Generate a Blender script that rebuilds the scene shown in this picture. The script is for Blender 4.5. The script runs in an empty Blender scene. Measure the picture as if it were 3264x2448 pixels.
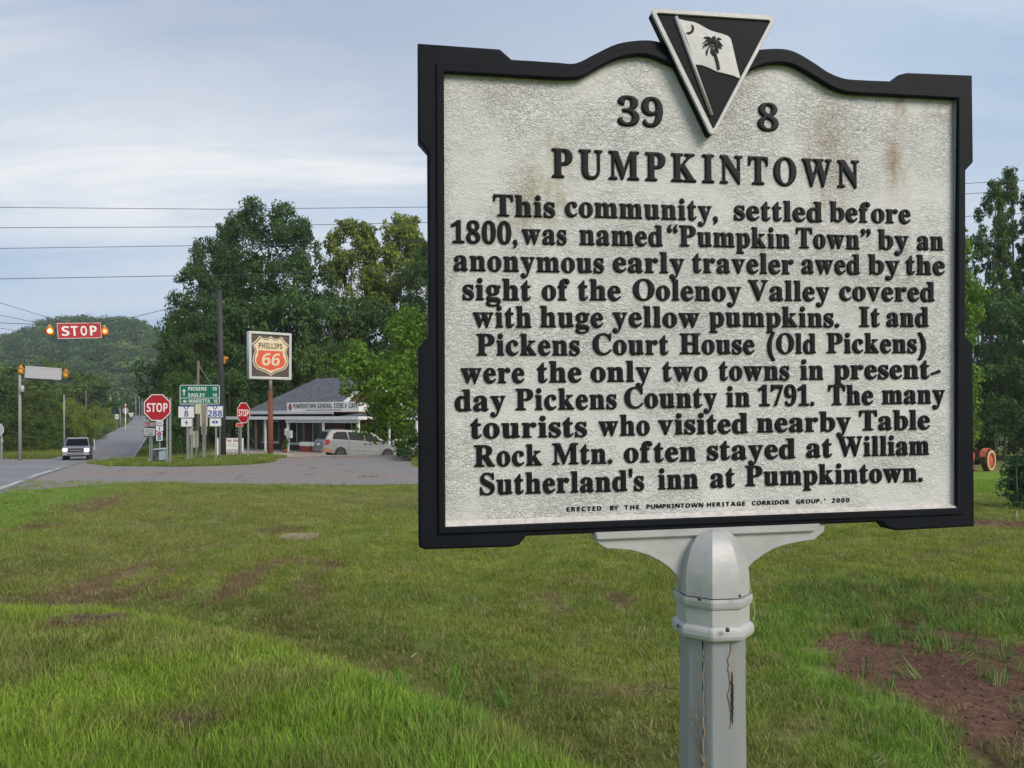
import bpy, bmesh, math, random
import numpy as np
from mathutils import Vector, Matrix
random.seed(7)
RNG = np.random.default_rng(11)
PI = math.pi
SC = bpy.context.scene
COL = SC.collection

# ------------------------------------------------------------------ camera
F = 2451.0; CX = 1632.0; HY = 1330.0; CAMZ = 1.6      # focal length in photo pixels, principal column, horizon row
cam = bpy.data.cameras.new('camera'); cam.sensor_width = 36; cam.lens = 36 * F / 3264
cam.shift_y = (HY - 1224) / 3264; cam.clip_start = 0.05; cam.clip_end = 6000
camo = bpy.data.objects.new('camera', cam); COL.objects.link(camo)
camo.location = (0, 0, CAMZ); camo.rotation_euler = (PI / 2, 0, 0); SC.camera = camo

# ------------------------------------------------------------------ sky, sun, exposure
SUN_EL = math.radians(35); SUN_AZ = math.radians(136)   # azimuth clockwise from +Y: to the right and behind the camera
W = bpy.data.worlds.new('World'); SC.world = W; W.use_nodes = True
nt = W.node_tree; nt.nodes.clear()
def N(t, ty, **k):
    n = t.nodes.new(ty)
    for a, b in k.items():
        setattr(n, a, b)
    return n
def setin(n, **k):
    for a, b in k.items():
        n.inputs[a.replace('_', ' ')].default_value = b
out = N(nt, 'ShaderNodeOutputWorld')
sky = N(nt, 'ShaderNodeTexSky', sky_type='NISHITA', sun_disc=False, sun_elevation=SUN_EL, sun_rotation=SUN_AZ)
bg1 = N(nt, 'ShaderNodeBackground'); bg1.inputs[1].default_value = 0.10
nt.links.new(sky.outputs[0], bg1.inputs[0])
tc = N(nt, 'ShaderNodeTexCoord'); sep = N(nt, 'ShaderNodeSeparateXYZ'); nt.links.new(tc.outputs['Generated'], sep.inputs[0])
def mth(t, op, a, b=None, clamp=False):
    m = N(t, 'ShaderNodeMath', operation=op, use_clamp=clamp)
    for i, v in enumerate((a, b)):
        if v is None: continue
        if isinstance(v, (int, float)): m.inputs[i].default_value = v
        else: t.links.new(v, m.inputs[i])
    return m.outputs[0]
den = mth(nt, 'MAXIMUM', mth(nt, 'ADD', sep.outputs[2], 0.16), 0.06)
px_ = mth(nt, 'DIVIDE', sep.outputs[0], den); py_ = mth(nt, 'DIVIDE', sep.outputs[1], den)
cmb = N(nt, 'ShaderNodeCombineXYZ'); nt.links.new(px_, cmb.inputs[0]); nt.links.new(py_, cmb.inputs[1])
mp = N(nt, 'ShaderNodeMapping'); mp.inputs['Scale'].default_value = (0.55, 1.5, 1); mp.inputs['Location'].default_value = (3.1, 1.7, 0)
mp.inputs['Rotation'].default_value = (0, 0, 0.12)
nt.links.new(cmb.outputs[0], mp.inputs[0])
n1 = N(nt, 'ShaderNodeTexNoise'); setin(n1, Scale=0.55, Detail=7.0, Roughness=0.55, Distortion=0.35); nt.links.new(mp.outputs[0], n1.inputs['Vector'])
rp = N(nt, 'ShaderNodeValToRGB'); nt.links.new(n1.outputs[0], rp.inputs[0])
e = rp.color_ramp.elements; e[0].position = 0.40; e[0].color = (0.345, 0.445, 0.60, 1); e[1].position = 0.62; e[1].color = (0.55, 0.60, 0.665, 1)
m_ = e.new(0.5); m_.color = (0.47, 0.56, 0.68, 1)
# a bright wispy bank of cloud to the upper left, a darker layer above it
def spot(d, size):
    v = Vector(d).normalized()
    dp = N(nt, 'ShaderNodeVectorMath', operation='SUBTRACT'); nt.links.new(tc.outputs['Generated'], dp.inputs[0]); dp.inputs[1].default_value = v
    sc_ = N(nt, 'ShaderNodeVectorMath', operation='MULTIPLY'); nt.links.new(dp.outputs[0], sc_.inputs[0]); sc_.inputs[1].default_value = size
    ln = N(nt, 'ShaderNodeVectorMath', operation='LENGTH'); nt.links.new(sc_.outputs[0], ln.inputs[0])
    return mth(nt, 'SUBTRACT', 1.0, ln.outputs['Value'], True)
n2 = N(nt, 'ShaderNodeTexNoise'); setin(n2, Scale=1.6, Detail=8.0, Roughness=0.6, Distortion=0.6); nt.links.new(mp.outputs[0], n2.inputs['Vector'])
wisp = mth(nt, 'MULTIPLY', mth(nt, 'MULTIPLY', spot((-0.55, 1, 0.42), (1.5, 1.5, 5.2)), 2.2, True), mth(nt, 'MULTIPLY', mth(nt, 'SUBTRACT', n2.outputs[0], 0.42, True), 5.0, True), True)
mx = N(nt, 'ShaderNodeMixRGB', blend_type='MIX'); nt.links.new(wisp, mx.inputs[0]); nt.links.new(rp.outputs[0], mx.inputs[1]); mx.inputs[2].default_value = (0.76, 0.765, 0.775, 1)
dark = mth(nt, 'MULTIPLY', mth(nt, 'MULTIPLY', spot((-0.40, 1, 0.62), (1.2, 1.2, 5.0)), 1.3, True), mth(nt, 'ADD', 0.25, n1.outputs[0]), True)
mx2 = N(nt, 'ShaderNodeMixRGB', blend_type='MIX'); nt.links.new(dark, mx2.inputs[0]); nt.links.new(mx.outputs[0], mx2.inputs[1]); mx2.inputs[2].default_value = (0.31, 0.375, 0.51, 1)
bg2 = N(nt, 'ShaderNodeBackground'); bg2.inputs[1].default_value = 1.06; nt.links.new(mx2.outputs[0], bg2.inputs[0])
mixs = N(nt, 'ShaderNodeMixShader'); mixs.inputs[0].default_value = 0.9
nt.links.new(bg1.outputs[0], mixs.inputs[1]); nt.links.new(bg2.outputs[0], mixs.inputs[2]); nt.links.new(mixs.outputs[0], out.inputs[0])

sun = bpy.data.lights.new('sun', 'SUN'); sun.energy = 2.9; sun.angle = math.radians(28); sun.color = (1.0, 0.89, 0.75)
suno = bpy.data.objects.new('sun', sun); COL.objects.link(suno)
sd = Vector((math.sin(SUN_AZ) * math.cos(SUN_EL), math.cos(SUN_AZ) * math.cos(SUN_EL), math.sin(SUN_EL)))
suno.rotation_euler = sd.to_track_quat('Z', 'Y').to_euler(); suno.location = (8, -6, 12)

vs = SC.view_settings; vs.view_transform = 'Standard'; vs.look = 'None'; vs.exposure = 0.25; vs.gamma = 1.0; vs.use_curve_mapping = False
SC.cycles.max_bounces = 5; SC.cycles.diffuse_bounces = 3; SC.cycles.transparent_max_bounces = 6; SC.cycles.caustics_reflective = False

# ------------------------------------------------------------------ materials
def lin(r, g, b):
    f = lambda c: (c / 255 / 12.92) if c / 255 <= 0.04045 else ((c / 255 + 0.055) / 1.055) ** 2.4
    return (f(r), f(g), f(b))
MATS = {}
def mk(name, col, rough=0.6, metal=0.0, var=0.12, scale=6.0, bump=0.0, bscale=60.0, col2=None, mixat=(0.45, 0.6), emit=None, spec=0.5, streak=False):
    """procedural surface: base colour varied by noise, optional second colour in patches, optional fine relief"""
    if name in MATS: return MATS[name]
    m = bpy.data.materials.new(name); m.use_nodes = True; t = m.node_tree
    b = t.nodes['Principled BSDF']; b.inputs['Roughness'].default_value = rough; b.inputs['Metallic'].default_value = metal
    b.inputs['Specular IOR Level'].default_value = spec
    tcn = N(t, 'ShaderNodeTexCoord'); src = tcn.outputs['Object']
    if streak:
        mpn = N(t, 'ShaderNodeMapping'); mpn.inputs['Scale'].default_value = (1, 1, 0.12); t.links.new(src, mpn.inputs[0]); src = mpn.outputs[0]
    no = N(t, 'ShaderNodeTexNoise'); setin(no, Scale=scale, Detail=5.0, Roughness=0.6); t.links.new(src, no.inputs['Vector'])
    mr = N(t, 'ShaderNodeMapRange'); setin(mr, From_Min=0.25, From_Max=0.75, To_Min=1 - var, To_Max=1 + var); t.links.new(no.outputs[0], mr.inputs[0])
    c = N(t, 'ShaderNodeVectorMath', operation='SCALE'); c.inputs[0].default_value = col; t.links.new(mr.outputs[0], c.inputs['Scale'])
    last = c.outputs[0]
    if col2:
        no2 = N(t, 'ShaderNodeTexNoise'); setin(no2, Scale=scale * 0.45, Detail=8.0, Roughness=0.65); t.links.new(src, no2.inputs['Vector'])
        m2 = N(t, 'ShaderNodeMapRange'); setin(m2, From_Min=mixat[0], From_Max=mixat[1]); t.links.new(no2.outputs[0], m2.inputs[0])
        mm = N(t, 'ShaderNodeMixRGB'); t.links.new(m2.outputs[0], mm.inputs[0]); t.links.new(last, mm.inputs[1]); mm.inputs[2].default_value = (*col2, 1); last = mm.outputs[0]
    t.links.new(last, b.inputs['Base Color'])
    if bump:
        nb = N(t, 'ShaderNodeTexNoise'); setin(nb, Scale=bscale, Detail=4.0); t.links.new(src, nb.inputs['Vector'])
        bn = N(t, 'ShaderNodeBump'); setin(bn, Strength=1.0, Distance=bump); t.links.new(nb.outputs[0], bn.inputs['Height']); t.links.new(bn.outputs[0], b.inputs['Normal'])
    if emit:
        b.inputs['Emission Color'].default_value = (*emit[0], 1); b.inputs['Emission Strength'].default_value = emit[1]
    MATS[name] = m
    return m

def leafmat(name, c1, c2, scale=0.5, trans=0.35):
    if name in MATS: return MATS[name]
    m = bpy.data.materials.new(name); m.use_nodes = True; t = m.node_tree; t.nodes.clear()
    o = N(t, 'ShaderNodeOutputMaterial'); geo = N(t, 'ShaderNodeNewGeometry'); oi = N(t, 'ShaderNodeObjectInfo')
    no = N(t, 'ShaderNodeTexNoise'); setin(no, Scale=scale, Detail=3.0); t.links.new(geo.outputs['Position'], no.inputs['Vector'])
    a = mth(t, 'MULTIPLY', geo.outputs['Random Per Island'], 0.55); bq = mth(t, 'MULTIPLY', no.outputs[0], 1.1)
    f = mth(t, 'SUBTRACT', mth(t, 'ADD', a, bq), 0.32, True)
    mm = N(t, 'ShaderNodeMixRGB'); t.links.new(f, mm.inputs[0]); mm.inputs[1].default_value = (*c1, 1); mm.inputs[2].default_value = (*c2, 1)
    hv = N(t, 'ShaderNodeHueSaturation'); t.links.new(mm.outputs[0], hv.inputs['Color'])
    t.links.new(mth(t, 'ADD', 0.8, mth(t, 'MULTIPLY', oi.outputs['Random'], 0.4)), hv.inputs['Value'])
    d = N(t, 'ShaderNodeBsdfDiffuse'); tr = N(t, 'ShaderNodeBsdfTranslucent'); ms = N(t, 'ShaderNodeMixShader'); ms.inputs[0].default_value = trans
    t.links.new(hv.outputs[0], d.inputs[0]); t.links.new(hv.outputs[0], tr.inputs[0]); t.links.new(d.outputs[0], ms.inputs[1]); t.links.new(tr.outputs[0], ms.inputs[2])
    gl = N(t, 'ShaderNodeBsdfGlossy'); gl.inputs['Roughness'].default_value = 0.55; gl.inputs[0].default_value = (0.8, 0.85, 0.8, 1)
    ms2 = N(t, 'ShaderNodeMixShader'); ms2.inputs[0].default_value = 0.012; t.links.new(ms.outputs[0], ms2.inputs[1]); t.links.new(gl.outputs[0], ms2.inputs[2])
    t.links.new(ms2.outputs[0], o.inputs[0]); MATS[name] = m
    return m

# ------------------------------------------------------------------ object helpers
def thing(name, label, cat, loc=(0, 0, 0), rotz=0.0, group=None):
    o = bpy.data.objects.new(name, None); COL.objects.link(o); o.empty_display_size = 0.2
    o.location = loc; o.rotation_euler = (0, 0, rotz); o['label'] = label; o['category'] = cat
    if group: o['group'] = group
    return o
def tag(o, label=None, cat=None, group=None, kind=None):
    if label: o['label'] = label
    if cat: o['category'] = cat
    if group: o['group'] = group
    if kind: o['kind'] = kind
    return o
def link(name, me, mat, parent=None, smooth=False):
    o = bpy.data.objects.new(name, me); COL.objects.link(o)
    if mat is not None and not me.materials: me.materials.append(mat)
    if smooth and me.polygons: me.polygons.foreach_set('use_smooth', [True] * len(me.polygons))
    if parent is not None: o.parent = parent
    return o
def copy_tree(o, parent=None):
    c = o.copy(); COL.objects.link(c)
    if parent is not None: c.parent = parent
    for ch in [k for k in KIDS(o)]: copy_tree(ch, c)
    return c
def KIDS(o): return [k for k in bpy.data.objects if k.parent == o]

class MB:
    def __init__(s): s.v = []; s.f = []; s.M = Matrix()
    def add(s, vs_, fs):
        n = len(s.v); s.v += [tuple(s.M @ Vector(p)) for p in vs_]; s.f += [tuple(i + n for i in f) for f in fs]; return s
    def box(s, x0, x1, y0, y1, z0, z1):
        return s.add([(x0, y0, z0), (x1, y0, z0), (x1, y1, z0), (x0, y1, z0), (x0, y0, z1), (x1, y0, z1), (x1, y1, z1), (x0, y1, z1)],
                     [(0, 3, 2, 1), (4, 5, 6, 7), (0, 1, 5, 4), (1, 2, 6, 5), (2, 3, 7, 6), (3, 0, 4, 7)])
    def prism(s, poly, a0, a1, axis='y'):
        """closed polygon of (p,q) extruded from a0 to a1 along an axis"""
        mp_ = {'y': lambda p, q, a: (p, a, q), 'z': lambda p, q, a: (p, q, a), 'x': lambda p, q, a: (a, p, q)}[axis]
        n = len(poly)
        return s.add([mp_(p, q, a0) for p, q in poly] + [mp_(p, q, a1) for p, q in poly],
                     [tuple(range(n)), tuple(range(2 * n - 1, n - 1, -1))] + [(i, i + n, (i + 1) % n + n, (i + 1) % n) for i in range(n)])
    def tube(s, pts, rad, seg=8, cap=True):
        pts = [Vector(p) for p in pts]; k = len(pts); rs = rad if isinstance(rad, (list, tuple)) else [rad] * k
        vs_, fs = [], []
        for i, p in enumerate(pts):
            d = (pts[min(i + 1, k - 1)] - pts[max(i - 1, 0)]).normalized()
            up = Vector((0, 0, 1)) if abs(d.z) < 0.9 else Vector((1, 0, 0))
            a = d.cross(up).normalized(); b = d.cross(a)
            for j in range(seg):
                t = 2 * PI * j / seg; vs_.append(p + (a * math.cos(t) + b * math.sin(t)) * rs[i])
        for i in range(k - 1):
            for j in range(seg):
                fs.append((i * seg + j, i * seg + (j + 1) % seg, (i + 1) * seg + (j + 1) % seg, (i + 1) * seg + j))
        if cap: fs += [tuple(range(seg - 1, -1, -1)), tuple(range((k - 1) * seg, k * seg))]
        return s.add(vs_, fs)
    def lathe(s, prof, seg=16, c=(0, 0), ph=0.0):
        vs_, fs = [], []; k = len(prof)
        for r, z in prof:
            for j in range(seg):
                t = 2 * PI * j / seg + ph; vs_.append((c[0] + r * math.cos(t), c[1] + r * math.sin(t), z))
        for i in range(k - 1):
            for j in range(seg):
                fs.append((i * seg + j, i * seg + (j + 1) % seg, (i + 1) * seg + (j + 1) % seg, (i + 1) * seg + j))
        fs += [tuple(range(seg - 1, -1, -1)), tuple(range((k - 1) * seg, k * seg))]
        return s.add(vs_, fs)
    def build(s, name, mat, parent=None, smooth=False, bevel=0.0, label=None):
        me = bpy.data.meshes.new(name); me.from_pydata(s.v, [], s.f); me.update()
        if bevel:
            bm = bmesh.new(); bm.from_mesh(me)
            bmesh.ops.recalc_face_normals(bm, faces=bm.faces)
            es = [e_ for e_ in bm.edges if len(e_.link_faces) == 2 and e_.calc_face_angle(0) > 0.5]
            bmesh.ops.bevel(bm, geom=es, offset=bevel, segments=2, affect='EDGES', clamp_overlap=True)
            bm.to_mesh(me); bm.free()
        else:
            bm = bmesh.new(); bm.from_mesh(me); bmesh.ops.recalc_face_normals(bm, faces=bm.faces); bm.to_mesh(me); bm.free()
        o = link(name, me, mat, parent, smooth)
        if label: o['label'] = label
        return o

def curve_mesh(splines, extrude, bevel=0.0, res=2):
    """filled 2D outline(s) with holes, thickened along its normal (local z)"""
    c = bpy.data.curves.new('outline', 'CURVE'); c.dimensions = '2D'; c.fill_mode = 'BOTH'; c.extrude = extrude
    c.bevel_depth = bevel; c.bevel_resolution = res
    for pts in splines:
        sp = c.splines.new('POLY'); sp.points.add(len(pts) - 1); sp.use_cyclic_u = True
        for i, p in enumerate(pts): sp.points[i].co = (p[0], p[1], 0, 1)
    o = bpy.data.objects.new('tmp', c); COL.objects.link(o); dg = bpy.context.evaluated_depsgraph_get()
    me = bpy.data.meshes.new_from_object(o.evaluated_get(dg)); bpy.data.objects.remove(o); bpy.data.curves.remove(c)
    return me
BOLD = (0x1D5D4, 0x1D5EE, 0x1D7EC); SERIF = (0x1D400, 0x1D41A, 0x1D7CE); BOLDIT = (0x1D63C, 0x1D656, 0x1D7EC); MONO = (0x1D670, 0x1D68A, 0x1D7F6)
def style(t, st):
    if st is None: return t
    r = ''
    for ch in t:
        if 'A' <= ch <= 'Z': r += chr(st[0] + ord(ch) - 65)
        elif 'a' <= ch <= 'z': r += chr(st[1] + ord(ch) - 97)
        elif '0' <= ch <= '9': r += chr(st[2] + ord(ch) - 48)
        else: r += ch
    return r
def text_mesh(body, st=BOLD, extrude=0.004, spacing=1.0):
    c = bpy.data.curves.new('t', 'FONT'); c.body = style(body, st); c.size = 1.0; c.extrude = 0; c.space_character = spacing; c.resolution_u = 4
    o = bpy.data.objects.new('tmp', c); COL.objects.link(o); dg = bpy.context.evaluated_depsgraph_get()
    me = bpy.data.meshes.new_from_object(o.evaluated_get(dg)); bpy.data.objects.remove(o); bpy.data.curves.remove(c)
    return me
def lettering(name, body, x0, x1, z0, z1, y, mat, parent, st=BOLD, label=None, shear=0.0, axis='xz', spacing=1.0, thick=0.003):
    """thin letters fitted in the rectangle x0..x1, z0..z1 on a board whose face looks to local -y, standing proud of y"""
    me = text_mesh(body, st, spacing=spacing); co = np.empty(len(me.vertices) * 3, np.float32); me.vertices.foreach_get('co', co); co = co.reshape(-1, 3)
    mn = co.min(0); mxx = co.max(0)
    u = (co[:, 0] - mn[0]) / (mxx[0] - mn[0]); v = (co[:, 1] - mn[1]) / (mxx[1] - mn[1])
    new = np.zeros_like(co); new[:, 0] = x0 + (x1 - x0) * u + shear * (v - .5) * (z1 - z0); new[:, 2] = z0 + (z1 - z0) * v; new[:, 1] = y - thick
    me.vertices.foreach_set('co', new.ravel()); me.update()
    bm = bmesh.new(); bm.from_mesh(me)
    r = bmesh.ops.extrude_face_region(bm, geom=list(bm.faces)); vv = [g for g in r['geom'] if isinstance(g, bmesh.types.BMVert)]
    bmesh.ops.translate(bm, verts=vv, vec=(0, thick * 0.9, 0)); bmesh.ops.recalc_face_normals(bm, faces=bm.faces); bm.to_mesh(me); bm.free()
    o = link(name, me, mat, parent)
    if label: o['label'] = label
    return o
def P(px, py, d):            # world point seen at photo pixel px,py at depth d
    return Vector(((px - CX) / F * d, d, CAMZ - (py - HY) / F * d))
def G(px, d):                # ground point in column px at depth d
    x = (px - CX) / F * d
    return Vector((x, d, float(H(x, d))))

# ------------------------------------------------------------------ terrain
def smooth_table(xs, zs, sig):
    g = np.arange(-60, 1600, 0.5); z = np.interp(g, xs, zs); k = np.arange(-int(4 * sig), int(4 * sig) + .1, .5); w = np.exp(-(k / sig) ** 2 / 2); w /= w.sum()
    zp = np.pad(z, len(k) // 2, mode='edge'); return g, np.convolve(zp, w, 'valid')[:len(g)]
TR = smooth_table([-60, 19, 24.5, 30, 45, 65, 75, 105, 125, 166, 240, 350, 450, 700, 1600], [0, 0, .03, -.12, -1.15, -2.04, -2.25, -2.2, -1.7, -1.15, -.85, .55, -.9, -6, -20], 2.5)
TS = smooth_table([-60, 19, 24.5, 28, 31, 36, 47, 70, 110, 200, 1600], [0, 0, .1, .17, .10, -.3, -.97, -1.05, -1.4, -2, -20], 1.2)
TL = smooth_table([-60, 14, 19, 28, 49, 60, 100, 200, 1600], [0, 0, -.05, -.45, -1.88, -2.0, -2.2, -3, -20], 2.0)
RE_Y = [-40, 5, 10, 16.3, 19.2, 24.1, 27.5, 66, 75, 107, 125, 166, 240, 350, 450, 700]
RE_X = [12.0, -6.0, -8.2, -10.9, -12.05, -14.0, -15.5, -32.5, -36.7, -51.3, -59.2, -78.2, -112.8, -165, -213, -333]
def road_edge(y): return np.interp(y, RE_Y, RE_X)
ROADW = 7.4
CR_PX = [-900, -500, -200, 0, 94, 157, 219, 352, 407, 462, 509, 560, 640, 760, 900, 1300]
CR_Y = [1180, 1130, 1100, 1072, 1042, 1015, 1005, 1001, 1007, 1019, 1031, 1050, 1085, 1140, 1200, 1290]
def sstep(a, b, x): t = np.clip((x - a) / (b - a), 0, 1); return t * t * (3 - 2 * t)
def H0(x, y):
    x = np.asarray(x, float); y = np.asarray(y, float)
    zr = np.interp(y, *TR); zs = np.interp(y, *TS); zl = np.interp(y, *TL)
    ws = sstep(0, 9, x - road_edge(y)); wl = sstep(-1, 8, x)
    z = zr * (1 - ws) + zs * ws; z = z * (1 - wl) + zl * wl
    # bank left of the road, rising into the wood
    left = road_edge(y) - ROADW - 2 - x
    z = z + np.clip(left, 0, 40) * 0.03 * sstep(60, 120, y)
    # wooded hill
    D = 640.0; pxh = CX + x / np.maximum(y, 250) * F
    crest = np.interp(pxh, CR_PX, CR_Y); hz = np.clip((HY - crest) / F * D + CAMZ - 11.0, 0, None)
    prof = sstep(330, D, y) * (1 - 0.6 * sstep(D, 1300, y))
    z = z + hz * prof
    # gentle unevenness of the lawn
    z = z + 0.012 * np.sin(x * 1.3 + 0.7 * y) * np.sin(y * 0.9 - 0.4 * x) * (np.abs(y) < 40)
    # low bank of long grass at the camera's left
    z = z + 0.15 * fore_mask(x, y)
    return z
FORE = [(-4.2, 6.15), (-2.94, 6.0), (-1.62, 5.3), (-.86, 4.67), (-.26, 4.10), (.2, 3.5), (0.7, 2.9), (1.2, 2.2), (1.2, -3), (-9, -3), (-7.5, 6.0)]
def poly_sd(poly, x, y):
    """signed distance, positive inside"""
    x = np.asarray(x, float); y = np.asarray(y, float); ins = np.zeros(np.broadcast(x, y).shape, bool); dd = np.full(ins.shape, 1e9)
    n = len(poly)
    for i in range(n):
        x0, y0 = poly[i]; x1, y1 = poly[(i + 1) % n]
        if y0 != y1:
            c = ((y0 > y) != (y1 > y)) & (x < (x1 - x0) * (y - y0) / (y1 - y0) + x0); ins ^= c
        t = np.clip(((x - x0) * (x1 - x0) + (y - y0) * (y1 - y0)) / ((x1 - x0) ** 2 + (y1 - y0) ** 2 + 1e-9), 0, 1)
        dd = np.minimum(dd, np.hypot(x - x0 - t * (x1 - x0), y - y0 - t * (y1 - y0)))
    return np.where(ins, dd, -dd)
def fore_mask(x, y): return sstep(-0.10, 0.42, poly_sd(FORE, x, y))
def gp(px, py):              # photo pixel on the near lawn (z about 0) to ground x,y
    d = CAMZ * F / (py - HY); return ((px - CX) / F * d, d)

ASPH = [(-10.6, 16.0), gp(106, 1534), gp(300, 1537), gp(500, 1540), gp(700, 1543), gp(1000, 1545), gp(1345, 1546), (1.5, 18.0), (6.0, 18.6), (9.5, 20.5),
        (9.0, 22.5), (3.0, 22.5), (-1.5, 22.5), (-3.0, 23.6), (-3.4, 26.5), (-3.6, 29.0), (-8.2, 28.6), (-8.3, 27.0), (-7.9, 25.6), (-8.45, 24.7), (-10.6, 24.25), (-13.0, 25.0), (-15.0, 27.2),
        (-17, 31), (-34, 68.5), (-41, 68), (-47, 68.3), (-62, 69), (-90, 71), (-90, 55), (-60, 40), (-36, 25), (-20, 14), (-14, 14)]
GRAV = [(-8.3, 28.2), (-3.3, 28.6), (-2.0, 30), (-1.0, 36), (1.5, 46), (1.0, 60), (-8, 62), (-26, 66), (-25, 58), (-20, 49), (-14.5, 38), (-10.5, 31.5)]
SOIL = [gp(2560, 1985), gp(2650, 1970), gp(2900, 1990), gp(3264, 2010), gp(3700, 2060), (6.4, 3.6), (2.9, 2.55), gp(3330, 2620), gp(3140, 2448), gp(2960, 2290), gp(2800, 2185), gp(2640, 2060)]
WEED = [gp(2520, 1880), gp(2800, 1870), gp(3300, 1890), gp(3800, 1900), gp(3800, 2040), gp(3300, 2010), gp(2900, 1995), gp(2620, 1985)]
def on_road(x, y, m=0.0):
    e_ = road_edge(y); return (x < e_ - m) & (x > e_ - ROADW + m) & (y < 600)
def H(x, y): return H0(x, y)

def noise2(x, y, s, seed=0):
    """cheap smooth value noise"""
    r = np.random.default_rng(seed); T = r.random((64, 64)); u = np.asarray(x) / s + 1000; v = np.asarray(y) / s + 1000
    i = np.floor(u).astype(int); j = np.floor(v).astype(int); fu = u - i; fv = v - j; fu = fu * fu * (3 - 2 * fu); fv = fv * fv * (3 - 2 * fv)
    g = lambda a, b: T[a % 64, b % 64]
    return (g(i, j) * (1 - fu) + g(i + 1, j) * fu) * (1 - fv) + (g(i, j + 1) * (1 - fu) + g(i + 1, j + 1) * fu) * fv

# brown scuffs in the turf: photo column, row, half width, half height (photo pixels), strength
SCUFF = [(520, 1835, 40, 60, .8), (640, 1840, 10, 40, .5), (560, 1900, 60, 25, .8), (360, 1845, 55, 70, .8), (330, 1910, 110, 45, .65), (200, 1890, 110, 50, .5), (780, 1860, 60, 70, .85), (730, 1905, 60, 20, .7),
         (985, 1850, 32, 65, .85), (1000, 1900, 45, 28, .7), (960, 1790, 120, 16, .7), (900, 1690, 90, 14, .7), (1060, 1800, 60, 12, .7), (130, 1680, 60, 22, .8), (290, 1612, 85, 24, .75), (345, 1590, 30, 14, .8), (60, 1830, 90, 14, .4),
         (1750, 1905, 60, 18, .85), (1800, 1950, 50, 18, .8), (1960, 1905, 45, 16, .8), (1985, 1930, 40, 16, .7), (1870, 2000, 35, 16, .6), (1850, 1850, 60, 12, .4), (1000, 2130, 260, 26, .45), (1400, 2230, 200, 30, .5), (1900, 2210, 240, 26, .6), (1700, 2150, 120, 20, .5), (2390, 2125, 40, 12, .8),
         (3200, 1672, 130, 16, 1.0), (640, 1750, 25, 30, .3), (2540, 2300, 60, 40, .4), (610, 2400, 260, 60, .45), (300, 2075, 180, 14, .8), (700, 2090, 130, 8, .6)]
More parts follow.
